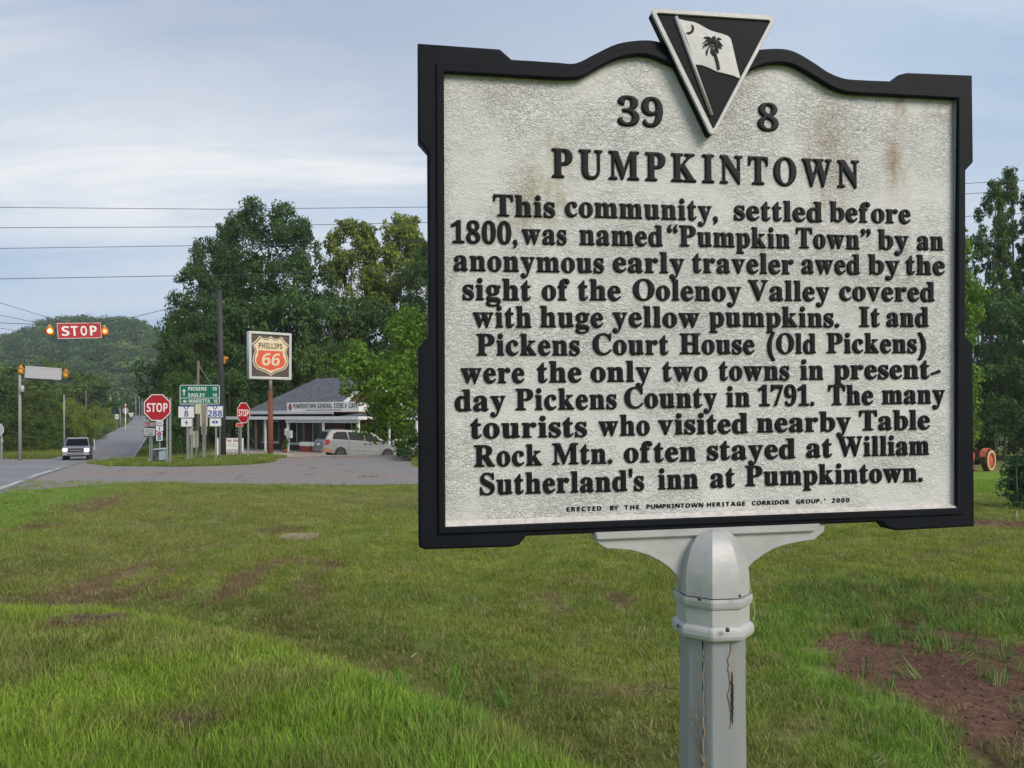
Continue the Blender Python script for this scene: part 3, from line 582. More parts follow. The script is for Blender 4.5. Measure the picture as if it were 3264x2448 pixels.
for i, (px, top, d, w, lab) in enumerate([(226, 1278, 96, 78, 'yellow green bush lit brightly on the left bank'), (262, 1298, 108, 66, 'yellow green bush right of the brightest one'),
        (302, 1300, 130, 66, 'yellow green bush beside the thin dark pole'), (336, 1304, 155, 56, 'yellow green bush before the white route marker'), (370, 1322, 230, 48, 'yellow green bush by the far yield sign'), (296, 1340, 150, 90, 'green bush low on the bank beside the climbing road')]):
    tree_at('bush_y' if i < 5 else 'bush', px, top, d, w, 'roadside_bush', lab, i * 1.1, 'bush', 'sunlit bushes on the left bank')
tree_at('column', 405, 1262, 300, 30, 'cypress_tree', 'small green conical tree by the road crest', .3)
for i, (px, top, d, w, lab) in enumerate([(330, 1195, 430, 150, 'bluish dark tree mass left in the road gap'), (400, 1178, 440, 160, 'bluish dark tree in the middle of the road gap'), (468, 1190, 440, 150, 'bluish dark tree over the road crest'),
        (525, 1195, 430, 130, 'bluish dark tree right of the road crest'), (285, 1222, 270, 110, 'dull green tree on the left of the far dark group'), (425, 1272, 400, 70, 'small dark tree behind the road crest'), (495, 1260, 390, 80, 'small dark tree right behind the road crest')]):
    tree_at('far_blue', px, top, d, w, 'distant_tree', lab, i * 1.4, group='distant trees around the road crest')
for i, (px, top, d, w, lab) in enumerate([(528, 1300, 150, 90, 'dark bush right of the climbing road'), (530, 1330, 110, 100, 'dark bush at the road edge right of the stop sign'), (512, 1312, 230, 50, 'small bush right of the road crest')]):
    tree_at('bush', px, top, d, w, 'roadside_bush', lab, i * 1.4, 'bush', 'bushes right of the climbing road', mat=LEAF_DARK)

# ---- scatter by geometry nodes (grass and the wooded hill: nobody could count them)
def scatter(name, pts, scl, rot, tints, protos, mat, kind='stuff'):
    me = bpy.data.meshes.new(name); n = len(pts); me.vertices.add(n); me.vertices.foreach_set('co', np.asarray(pts, np.float32).ravel())
    a = me.attributes.new('scl', 'FLOAT_VECTOR', 'POINT'); a.data.foreach_set('vector', np.asarray(scl, np.float32).ravel())
    a = me.attributes.new('rot', 'FLOAT_VECTOR', 'POINT'); a.data.foreach_set('vector', np.asarray(rot, np.float32).ravel())
    a = me.attributes.new('tint', 'FLOAT_COLOR', 'POINT'); a.data.foreach_set('color', np.concatenate([tints, np.ones((n, 1))], 1).astype(np.float32).ravel())
    a = me.attributes.new('pick', 'INT', 'POINT'); a.data.foreach_set('value', RNG.integers(0, len(protos), n).astype(np.int32))
    o = link(name, me, None); me.materials.append(mat)
    g = bpy.data.node_groups.new(name, 'GeometryNodeTree'); g.interface.new_socket('Geometry', in_out='INPUT', socket_type='NodeSocketGeometry'); g.interface.new_socket('Geometry', in_out='OUTPUT', socket_type='NodeSocketGeometry')
    gi = N(g, 'NodeGroupInput'); go = N(g, 'NodeGroupOutput'); iop = N(g, 'GeometryNodeInstanceOnPoints')
    mp_ = N(g, 'GeometryNodeMeshToPoints'); g.links.new(gi.outputs[0], mp_.inputs[0]); g.links.new(mp_.outputs[0], iop.inputs['Points'])
    join = N(g, 'GeometryNodeGeometryToInstance')
    for pm in protos[::-1]:
        so = bpy.data.objects.new(name + '_source', pm); oi = N(g, 'GeometryNodeObjectInfo'); oi.inputs['Object'].default_value = so; g.links.new(oi.outputs['Geometry'], join.inputs[0])
    g.links.new(join.outputs[0], iop.inputs['Instance']); iop.inputs['Pick Instance'].default_value = True
    def na(nm, ty):
        q = N(g, 'GeometryNodeInputNamedAttribute'); q.data_type = ty; q.inputs[0].default_value = nm; return q.outputs[0]
    g.links.new(na('pick', 'INT'), iop.inputs['Instance Index']); g.links.new(na('scl', 'FLOAT_VECTOR'), iop.inputs['Scale'])
    er_ = N(g, 'FunctionNodeEulerToRotation'); g.links.new(na('rot', 'FLOAT_VECTOR'), er_.inputs[0]); g.links.new(er_.outputs[0], iop.inputs['Rotation'])
    g.links.new(iop.outputs[0], go.inputs[0]); md = o.modifiers.new('scatter', 'NODES'); md.node_group = g
    o['kind'] = kind
    return o
def tuft_mesh(name, n, R, h, w, seed, lean=.5):
    r = np.random.default_rng(seed); vs_ = []; fs = []
    for i in range(n):
        a = r.random() * 2 * PI; q = R * math.sqrt(r.random()); x, y = q * math.cos(a), q * math.sin(a); hh = h * (.45 + .75 * r.random()); th = r.random() * 2 * PI; l = lean * hh * (.2 + r.random()) ; ww = w * (.6 + .6 * r.random())
        dx, dy = math.cos(th), math.sin(th); sx, sy = -dy * ww, dx * ww; k = len(vs_)
        vs_ += [(x - sx, y - sy, -.01), (x + sx, y + sy, -.01), (x + dx * l * .35 + sx * .7, y + dy * l * .35 + sy * .7, hh * .6), (x + dx * l * .35 - sx * .7, y + dy * l * .35 - sy * .7, hh * .6), (x + dx * l, y + dy * l, hh)]
        fs += [(k, k + 1, k + 2, k + 3), (k + 3, k + 2, k + 4)]
    me = bpy.data.meshes.new(name); me.from_pydata(vs_, [], fs); me.update(); return me
mg = bpy.data.materials.new('grass_blade'); mg.use_nodes = True; t = mg.node_tree; t.nodes.clear(); o_ = N(t, 'ShaderNodeOutputMaterial')
a_ = N(t, 'ShaderNodeAttribute', attribute_name='tint', attribute_type='INSTANCER'); g_ = N(t, 'ShaderNodeNewGeometry')
s_ = N(t, 'ShaderNodeVectorMath', operation='SCALE'); t.links.new(a_.outputs['Color'], s_.inputs[0]); t.links.new(mth(t, 'ADD', .75, mth(t, 'MULTIPLY', g_.outputs['Random Per Island'], .85)), s_.inputs['Scale'])
d_ = N(t, 'ShaderNodeBsdfDiffuse'); tr_ = N(t, 'ShaderNodeBsdfTranslucent'); ms_ = N(t, 'ShaderNodeMixShader'); ms_.inputs[0].default_value = .35
t.links.new(s_.outputs[0], d_.inputs[0]); t.links.new(s_.outputs[0], tr_.inputs[0]); t.links.new(d_.outputs[0], ms_.inputs[1]); t.links.new(tr_.outputs[0], ms_.inputs[2]); t.links.new(ms_.outputs[0], o_.inputs[0])
T_MOWN = [tuft_mesh('tuft', 30, .10, .032, .0021, s, 1.2) for s in (1, 2, 3)]
T_LONG = [tuft_mesh('tuft', 32, .09, .068, .0022, s, .75) for s in (4, 5, 6)]
T_TALL = [tuft_mesh('tuft', 20, .16, .26, .006, s, .6) for s in (7, 8)]
for L_ in (T_MOWN, T_LONG, T_TALL):
    for q_ in L_: q_.materials.append(mg)
def rots(n, tilt=.15): return np.stack([RNG.normal(0, tilt, n), RNG.normal(0, tilt, n), RNG.random(n) * 2 * PI], 1)
def place(n_try, y0, y1, dens_fn, xlim=1.05, xpad=1.5):
    y = y0 + (y1 - y0) * RNG.random(n_try); x = (RNG.random(n_try) * 2 - 1) * (y * .666 * xlim + xpad); keep = RNG.random(n_try) < dens_fn(x, y); return x[keep], y[keep]
def onlawn(x, y): return (poly_sd(ASPH, x, y) < .02) & ~on_road(x, y, -.05)
def d_long(x, y): return np.where(fore_mask(x, y) > .3, 1.0, 0.0)
x, y = place(17000, 1.6, 6.4, d_long); ok_ = onlawn(x, y); x, y = x[ok_], y[ok_]; n = len(x); tn = tintf(x, y) * (.75 + .7 * RNG.random((n, 1)) * (.6 + .8 * noise2(x, y, .3, 21)[:, None])); tn = np.where(RNG.random((n, 1)) < .07, np.array([[.30, .26, .12]]), tn)
hs = .62 + .55 * noise2(x, y, .5, 7) + .35 * sstep(-1.6, .2, x) * (y < 5); sc_ = np.stack([np.ones(n), np.ones(n), hs], 1); grass_long = scatter('long_grass', np.stack([x, y, H0(x, y)], 1), sc_, rots(n), tn, T_LONG, mg)
def d_mown(x, y):
    q = np.clip((9.0 / y) ** 1.1, .18, 1) * (1 - bare(x, y) * .97) * (fore_mask(x, y) < .4); n_ = noise2(x, y, .16, 12); return q * np.clip(.5 + (n_ - .2) * 1.2, .12, 1)
x, y = place(60000, 2.4, 21.5, d_mown); ok_ = onlawn(x, y); x, y = x[ok_], y[ok_]; n = len(x)
br_ = tintf(x, y); thin = (br_[:, 0] > br_[:, 1] * 1.05); k_ = ~thin | (RNG.random(n) < .45); x, y, br_ = x[k_], y[k_], br_[k_]; n = len(x)
sz = 1 + .03 * y; st_ = np.exp(-(poly_sd(SOIL, x, y) + .22) ** 2 / .10) * (y < 7.5)
strawy = (RNG.random((n, 1)) < .16); tn = np.where(strawy, np.array([[.30, .27, .13]]) * .85, br_ * (.8 + .5 * RNG.random((n, 1))))
mown = scatter('mown_grass', np.stack([x, y, H0(x, y)], 1), np.stack([sz, sz, (.8 + .5 * RNG.random(n)) * (1 + .8 * st_)], 1), rots(n, .25), tn, T_MOWN, mg)
# taller unmown grass: signpost island, verge, red soil weeds
def ring(n_, x0, x1, y0, y1, cond):
    x = x0 + (x1 - x0) * RNG.random(n_); y = y0 + (y1 - y0) * RNG.random(n_); k = cond(x, y); return x[k], y[k]
parts_ = []
x, y = ring(9000, -15.5, -7.2, 24.0, 31.0, lambda x, y: (poly_sd(ASPH, x, y) < -.05) & (x > road_edge(y) + .3) & (poly_sd(GRAV, x, y) < 0)); parts_.append((x, y, np.full(len(x), .42)))
x, y = ring(3000, -3.4, 3.0, 21.8, 27, lambda x, y: (poly_sd(ASPH, x, y) < -.05) & (poly_sd(GRAV, x, y) < 0)); parts_.append((x, y, np.full(len(x), .7)))
x, y = ring(7000, -60, -38, 67, 84, lambda x, y: (poly_sd(ASPH, x, y) < -.05) & ~on_road(x, y, -.3)); parts_.append((x, y, np.full(len(x), 1.8)))
x, y = ring(5000, -40, -14, 32, 80, lambda x, y: (poly_sd(ASPH, x, y) < -.05) & ~on_road(x, y, -.3) & (x < road_edge(y) + 7) & (x > road_edge(y))); parts_.append((x, y, np.full(len(x), 1.1)))
x = np.concatenate([p[0] for p in parts_]); y = np.concatenate([p[1] for p in parts_]); s0 = np.concatenate([p[2] for p in parts_]); n = len(x); hs = s0 * (.6 + .7 * RNG.random(n))
scatter('tall_grass', np.stack([x, y, H0(x, y)], 1), np.stack([np.maximum(s0, .9), np.maximum(s0, .9), hs], 1), rots(n, .12), tintf(x, y) * (.8 + .5 * RNG.random((n, 1))), T_TALL, mg)
# weeds on the red soil and its upper border, few long blades by the bank
x, y = ring(5200, .8, 9.0, 2.9, 8.0, lambda x, y: ((poly_sd(WEED, x, y) > -.1) & (RNG.random(len(x)) < .5)) | ((poly_sd(SOIL, x, y) > -.15) & (noise2(x, y, .5, 5) > .58) & (RNG.random(len(x)) < .8)) | ((poly_sd(SOIL, x, y) > -.2) & (RNG.random(len(x)) < .05)))
n = len(x); scatter('weeds', np.stack([x, y, H0(x, y)], 1), np.stack([np.full(n, .55)] * 2 + [.25 + .35 * RNG.random(n)], 1), rots(n, .4), np.array([[.115, .19, .050]]) * (.6 + .7 * RNG.random((n, 1))), T_TALL, mg)
x, y = ring(16, -.7, .15, 3.5, 4.8, lambda x, y: fore_mask(x, y) > -1); n = len(x); scatter('rank_grass', np.stack([x, y, H0(x, y)], 1), np.stack([np.full(n, .5)] * 2 + [.40 + .4 * RNG.random(n)], 1), rots(n, .3), np.array([[.09, .20, .035]]) * (.8 + .5 * RNG.random((n, 1))), T_TALL, mg)
# crumbs of soil on the bare patch
CL = []
for s_ in range(3):
    r = np.random.default_rng(90 + s_); bm = bmesh.new(); bmesh.ops.create_icosphere(bm, subdivisions=1, radius=.011)
    for v_ in bm.verts: v_.co *= .6 + .8 * r.random(); v_.co.z *= .7
    me = bpy.data.meshes.new('clod'); bm.to_mesh(me); bm.free(); me.materials.append(mg); CL.append(me)
x, y = ring(26000, .8, 8.0, 2.5, 7.4, lambda x, y: (bare(x, y) > .4) & (RNG.random(len(x)) < (3.2 / y) ** 1.3)); n = len(x); sz = .3 + 1.1 * RNG.random(n) ** 3; scatter('soil_crumbs', np.stack([x, y, H0(x, y)], 1), np.stack([sz] * 3, 1), rots(n, 1.0), np.array([[.135, .08, .058]]) * (.5 + 1.0 * RNG.random((n, 1))), CL, mg)
# wood on the hill
HT = []
for s in range(5):
    r = np.random.default_rng(50 + s); cs = [(0, 0, 6.5), (0, 0, 3.5)] + [(r.normal() * 2.4, r.normal() * 2.4, 3.5 + r.random() * 4) for _ in range(7)]; rs = [4.0, 4.2] + [1.6 + r.random() * 1.4 for _ in range(7)]
    v, f = leaf_cloud_var(cs, rs, [120, 90] + [42] * 7, .60, 60 + s, .9, .35); me = mesh_np('hill_crown', v, f); HT.append(me)
mh = bpy.data.materials.new('hill_leaves'); mh.use_nodes = True; t = mh.node_tree; t.nodes.clear(); o_ = N(t, 'ShaderNodeOutputMaterial'); a_ = N(t, 'ShaderNodeAttribute', attribute_name='tint', attribute_type='INSTANCER')
d_ = N(t, 'ShaderNodeBsdfDiffuse'); tr_ = N(t, 'ShaderNodeBsdfTranslucent'); ms_ = N(t, 'ShaderNodeMixShader'); ms_.inputs[0].default_value = .25
t.links.new(a_.outputs['Color'], d_.inputs[0]); t.links.new(a_.outputs['Color'], tr_.inputs[0]); t.links.new(d_.outputs[0], ms_.inputs[1]); t.links.new(tr_.outputs[0], ms_.inputs[2]); t.links.new(ms_.outputs[0], o_.inputs[0])
for q_ in HT: q_.materials.append(mh)
x = []; y = []
yy = 300.0
while yy < 760:
    n = int(.77 * yy / 7.6); xx = np.linspace(-.82 * yy, -.05 * yy, n) + RNG.normal(0, 2.5, n); x.append(xx); y.append(yy + RNG.normal(0, 2.5, n)); yy += 9.0
x = np.concatenate(x); y = np.concatenate(y); k = ((np.abs(x - road_edge(y) + 4) > 9) | (y > 366)) & ((H0(x, y) > 1.2) | (y > 366)); x, y = x[k], y[k]; n = len(x); z = H0(x, y)
g0 = np.array([.045, .095, .036]); g1 = np.array([.13, .19, .060]); q = RNG.random((n, 1)); tn = (g0 * (1 - q) + g1 * q) * (.65 + .7 * RNG.random((n, 1))); s = .65 + .75 * RNG.random(n)
scatter('hill_forest', np.stack([x, y, z], 1), np.stack([s * 1.15, s * 1.15, s], 1), rots(n, .03), tn, HT, mh)

# ------------------------------------------------------------------ the historical marker
WHITE_A = mk('silver_plate', (.58, .565, .545), .55, var=.05)   # replaced below by a wrinkled cast surface
def plate_material():
    m = MATS['silver_plate']; t = m.node_tree; b = t.nodes['Principled BSDF']; b.inputs['Roughness'].default_value = .6; b.inputs['Metallic'].default_value = .0; b.inputs['Specular IOR Level'].default_value = .3
    for l in list(b.inputs['Base Color'].links): t.links.remove(l)
    c = N(t, 'ShaderNodeTexCoord'); obj_ = c.outputs['Object']
    no = N(t, 'ShaderNodeTexNoise'); setin(no, Scale=16.0, Detail=3.0); t.links.new(obj_, no.inputs['Vector'])
    sb = N(t, 'ShaderNodeVectorMath', operation='SCALE'); t.links.new(no.outputs['Color'], sb.inputs[0]); sb.inputs['Scale'].default_value = .055
    ad = N(t, 'ShaderNodeVectorMath', operation='ADD'); t.links.new(obj_, ad.inputs[0]); t.links.new(sb.outputs[0], ad.inputs[1])
    mp1 = N(t, 'ShaderNodeMapping'); mp1.inputs['Scale'].default_value = (1, 1, 1.7); mp1.inputs['Rotation'].default_value = (0, .35, 0); t.links.new(ad.outputs[0], mp1.inputs[0])
    def crease(scale, off, wid, rot):
        m1 = N(t, 'ShaderNodeMapping'); m1.inputs['Scale'].default_value = (1, 1, 1.9); m1.inputs['Rotation'].default_value = (0, rot, 0); m1.inputs['Location'].default_value = (off, off * .7, 0); t.links.new(obj_, m1.inputs[0])
        q = N(t, 'ShaderNodeTexNoise'); setin(q, Scale=scale, Detail=1.6, Roughness=.5, Distortion=1.2); t.links.new(m1.outputs[0], q.inputs['Vector'])
        d = mth(t, 'ABSOLUTE', mth(t, 'SUBTRACT', q.outputs[0], .5)); r = N(t, 'ShaderNodeMapRange'); setin(r, From_Min=0.0, From_Max=wid); t.links.new(d, r.inputs[0]); return r.outputs[0]
    nm = N(t, 'ShaderNodeTexNoise'); setin(nm, Scale=7.0, Detail=5.0); t.links.new(obj_, nm.inputs['Vector'])
    msk = N(t, 'ShaderNodeMapRange'); setin(msk, From_Min=.38, From_Max=.66, To_Min=.25, To_Max=1.0); t.links.new(nm.outputs[0], msk.inputs[0])
    h = mth(t, 'ADD', crease(44, 0, .042, .5), mth(t, 'MULTIPLY', crease(74, 4, .05, -.5), .8)); h = mth(t, 'ADD', h, mth(t, 'MULTIPLY', crease(52, 9, .035, .1), .8)); h = mth(t, 'MULTIPLY', h, msk.outputs[0])
    nf = N(t, 'ShaderNodeTexNoise'); setin(nf, Scale=260.0, Detail=3.0); t.links.new(obj_, nf.inputs['Vector']); h = mth(t, 'ADD', h, mth(t, 'MULTIPLY', nf.outputs[0], .15))
    bn = N(t, 'ShaderNodeBump'); setin(bn, Strength=1.0, Distance=.0013); t.links.new(h, bn.inputs['Height']); t.links.new(bn.outputs[0], b.inputs['Normal'])
    # grime: faint darker clouds, lichen streaks running down, a rusty spot at the top right
    base = (.575, .575, .578); n3 = N(t, 'ShaderNodeTexNoise'); setin(n3, Scale=3.0, Detail=7.0); t.links.new(obj_, n3.inputs['Vector'])
    r3 = N(t, 'ShaderNodeMapRange'); setin(r3, From_Min=.3, From_Max=.7, To_Min=.93, To_Max=1.05); t.links.new(n3.outputs[0], r3.inputs[0])
    ss = N(t, 'ShaderNodeVectorMath', operation='SCALE'); ss.inputs[0].default_value = base; t.links.new(r3.outputs[0], ss.inputs['Scale']); last = ss.outputs[0]
    ng = N(t, 'ShaderNodeTexNoise'); setin(ng, Scale=30.0, Detail=8.0, Roughness=.7); mg_ = N(t, 'ShaderNodeMapping'); mg_.inputs['Scale'].default_value = (1, 1, .35); t.links.new(obj_, mg_.inputs[0]); t.links.new(mg_.outputs[0], ng.inputs['Vector'])
    for (px, py, rx, rz, col, s) in STAINS:
        u, w = MP(px, py, .014); dv = N(t, 'ShaderNodeVectorMath', operation='SUBTRACT'); t.links.new(obj_, dv.inputs[0]); dv.inputs[1].default_value = (u, 0, w)
        sv = N(t, 'ShaderNodeVectorMath', operation='MULTIPLY'); t.links.new(dv.outputs[0], sv.inputs[0]); sv.inputs[1].default_value = (1 / rx, 0, 1 / rz)
        ln = N(t, 'ShaderNodeVectorMath', operation='LENGTH'); t.links.new(sv.outputs[0], ln.inputs[0])
        f = mth(t, 'MULTIPLY', mth(t, 'SUBTRACT', 1.0, ln.outputs['Value'], True), mth(t, 'MULTIPLY', mth(t, 'SUBTRACT', ng.outputs[0], .38, True), 5.0, True), True)
        mm = N(t, 'ShaderNodeMixRGB'); t.links.new(mth(t, 'MULTIPLY', f, s), mm.inputs[0]); t.links.new(last, mm.inputs[1]); mm.inputs[2].default_value = (*col, 1); last = mm.outputs[0]
    t.links.new(last, b.inputs['Base Color'])
PT = Vector((-.15602, 1.34693, CAMZ - .22681)); ax_, ay_, az_ = math.radians(.4748), math.radians(-.6606), math.radians(8.4082)
PR = Matrix.Rotation(az_, 3, 'Z') @ Matrix.Rotation(ax_, 3, 'X') @ Matrix.Rotation(ay_, 3, 'Y')
def MP(px, py, k=0.0):
    """photo pixel -> (x, z) on the marker plane lying k behind the front of its frame"""
    r = Vector(((px - CX) / F, 1, -(py - HY) / F)); n = PR @ Vector((0, 1, 0)); o = Vector((0, 0, CAMZ)); s = ((PT + n * k - o).dot(n)) / r.dot(n)
    q = PR.transposed() @ (o + r * s - PT); return (q.x, q.z)
STAINS = [(1780, 480, .05, .05, (.33, .30, .20), 1.0), (1730, 600, .07, .07, (.33, .30, .20), 1.0), (1800, 640, .03, .08, (.30, .27, .18), 1.0), (1690, 680, .07, .05, (.34, .31, .22), .9), (2640, 540, .06, .17, (.36, .29, .22), 1.0), (2870, 330, .022, .05, (.20, .11, .05), 1.0), (2850, 520, .03, .10, (.30, .22, .15), 1.0),
          (2880, 760, .02, .2, (.42, .37, .30), .5), (2630, 800, .03, .25, (.42, .38, .31), .5), (1800, 250, .10, .03, (.42, .40, .35), .5), (1570, 300, .05, .06, (.47, .44, .42), .6), (3000, 330, .06, .05, (.5, .46, .40), .4)]
plate_material()
BLACK = mk('black_paint', (.008, .0095, .014), .55, var=.25, scale=9, bump=.0003, bscale=90, col2=(.030, .032, .038), mixat=(.62, .75), spec=.10)
LETTER = mk('black_letter_paint', (.008, .009, .011), .5, var=.2, scale=4, spec=.14, col2=(.04, .04, .04), mixat=(.66, .74))
SILVER = mk('silver_paint', (.40, .41, .415), .48, .12, var=.08, scale=14, bump=.0010, bscale=45, col2=(.31, .32, .32), mixat=(.5, .7), spec=.4)
SILVER2 = mk('silver_wood_paint', (.27, .285, .305), .55, .2, var=.10, scale=10, bump=.0016, bscale=40, streak=True, col2=(.26, .27, .285), mixat=(.45, .7))
EDGE_GREY = mk('scuffed_grey_paint', (.17, .19, .23), .5, .2, var=.35, scale=60)
post_c = Vector((.2607 * 1.44, 1.44, 0))
marker = thing('historical_marker', 'large black framed silver historical marker with raised black text on a silver post', 'historical marker', post_c)
ML = Matrix.Translation(PT - post_c) @ PR.to_4x4()
def on_plate(o): o.matrix_basis = ML; return o
def flatten(me, y_front, y_back=None):
    """curve_mesh lies in x,y with thickness along z: stand it up (x, y, z) -> (x, -z, y)"""
    c = np.empty(len(me.vertices) * 3, np.float32); me.vertices.foreach_get('co', c); c = c.reshape(-1, 3); z = c[:, 2].copy(); y = c[:, 1].copy()
    zm, zM = z.min(), z.max(); c[:, 2] = y; c[:, 1] = y_front + (zM - z); me.vertices.foreach_set('co', c.ravel()); me.update()
    bm = bmesh.new(); bm.from_mesh(me); bmesh.ops.recalc_face_normals(bm, faces=bm.faces); bm.to_mesh(me); bm.free(); return me
def catmull(pts, k=6):
    o = []; n = len(pts)
    for i in range(n - 1):
        p0 = pts[max(0, i - 1)]; p1 = pts[i]; p2 = pts[i + 1]; p3 = pts[min(n - 1, i + 2)]
        for j in range(k):
            t = j / k; o.append(tuple(.5 * (2 * p1[a] + (p2[a] - p0[a]) * t + (2 * p0[a] - 5 * p1[a] + 4 * p2[a] - p3[a]) * t * t + (3 * p1[a] - p0[a] - 3 * p2[a] + p3[a]) * t ** 3) for a in (0, 1)))
    return o + [tuple(pts[-1])]
OUT = [(1337, 142), (1592, 160), (1630, 193)] + catmull([(1700, 197), (1775, 202), (1838, 204), (1901, 174), (1971, 142), (2047, 131), (2097, 135), (2140, 150), (2200, 185), (2260, 215), (2330, 195), (2390, 168), (2420, 161), (2490, 158), (2540, 170), (2604, 208), (2640, 232), (2690, 252), (2749, 258), (2849, 262)], 4) + \
      [(2870, 241), (2894, 235), (3097, 243), (3100, 514), (3076, 540), (3076, 1074), (3099, 1098), (3103.5, 1674), (2863, 1687), (2834, 1681), (2812, 1659), (1676, 1704), (1652, 1733), (1630, 1739), (1356, 1747), (1342, 1742), (1340, 1735), (1338, 1112), (1371, 1076), (1368, 480), (1338, 446)]
INN = [(1413, 224)] + catmull([(1768, 245.6), (1825, 246), (1857, 240), (1907, 212), (1964, 184), (2028, 171), (2078, 176), (2148, 206), (2220, 245), (2280, 262), (2340, 243), (2395, 218), (2439, 202), (2490, 197), (2534, 206), (2591, 237), (2648, 272), (2700, 291), (2780, 297)], 4) + [(3057, 311), (3057, 1621), (1418, 1682)]
def inset(poly, d):
    """offset a closed polygon outward by d (sign flips for clockwise)"""
    n = len(poly); A = sum(poly[i][0] * poly[(i + 1) % n][1] - poly[(i + 1) % n][0] * poly[i][1] for i in range(n)); s = 1 if A > 0 else -1; o = []
    for i in range(n):
        a = Vector(poly[i - 1]); b = Vector(poly[i]); c = Vector(poly[(i + 1) % n]); e0 = (b - a).normalized(); e1 = (c - b).normalized()
        n0 = Vector((e0.y, -e0.x)) * s; n1 = Vector((e1.y, -e1.x)) * s; m_ = (n0 + n1); m_ = m_ / max(.3, m_.length_squared) * 2
        q = b + m_ * d * .5 * 1.0 if m_.length < 4 else b + n0 * d; o.append((q.x, q.y))
    return o
fr_out = [MP(a, b, .005) for a, b in OUT]; fr_in = [MP(a, b, 0) for a, b in INN]
me = flatten(curve_mesh([inset(fr_out, -.003), inset(fr_in, .010)], .010, .0045), .005); fr = on_plate(link('frame', me, BLACK, marker, False))
me = flatten(curve_mesh([inset(fr_in, .0185), inset(fr_in, .0025)], .004, .0025), .0); rd = link('inner_ridge', me, BLACK, fr)
plate_poly = inset(fr_in, .009)
mb = MB(); mb.prism([(a, b) for a, b in plate_poly], .014, .022, 'y'); pl = on_plate(mb.build('text_panel', WHITE_A, marker))
# the recess walls that show: scuffed right wall, silver ledge along the bottom
xr, zt = fr_in[-3]; _, zb = fr_in[-2]; xl, zbl = fr_in[-1]
mb = MB(); mb.add([(xr, .001, zt), (xr, .001, zb), (xr - .0035, .0135, zb + .004), (xr - .0035, .0135, zt - .002), (xr + .003, .001, zt), (xr + .003, .001, zb), (xr + .003, .0135, zb), (xr + .003, .0135, zt)],
    [(0, 1, 2, 3), (4, 5, 1, 0), (4, 7, 6, 5), (3, 2, 6, 7), (0, 3, 7, 4), (1, 5, 6, 2)]); on_plate(mb.build('recess_wall', EDGE_GREY, marker))
mb = MB(); mb.add([(xl, .0012, zbl), (xr, .0012, zb), (xr, .0135, zb + .0075), (xl, .0135, zbl + .0105), (xl, .0012, zbl - .002), (xr, .0012, zb - .002), (xr, .0135, zb - .002), (xl, .0135, zbl - .002)],
    [(0, 1, 2, 3), (4, 5, 1, 0), (4, 7, 6, 5), (3, 2, 6, 7), (0, 3, 7, 4), (1, 5, 6, 2)]); on_plate(mb.build('ledge', mk('ledge_paint', (.52, .49, .47), .5, .1, var=.25, scale=80, bump=.001, bscale=200), marker))

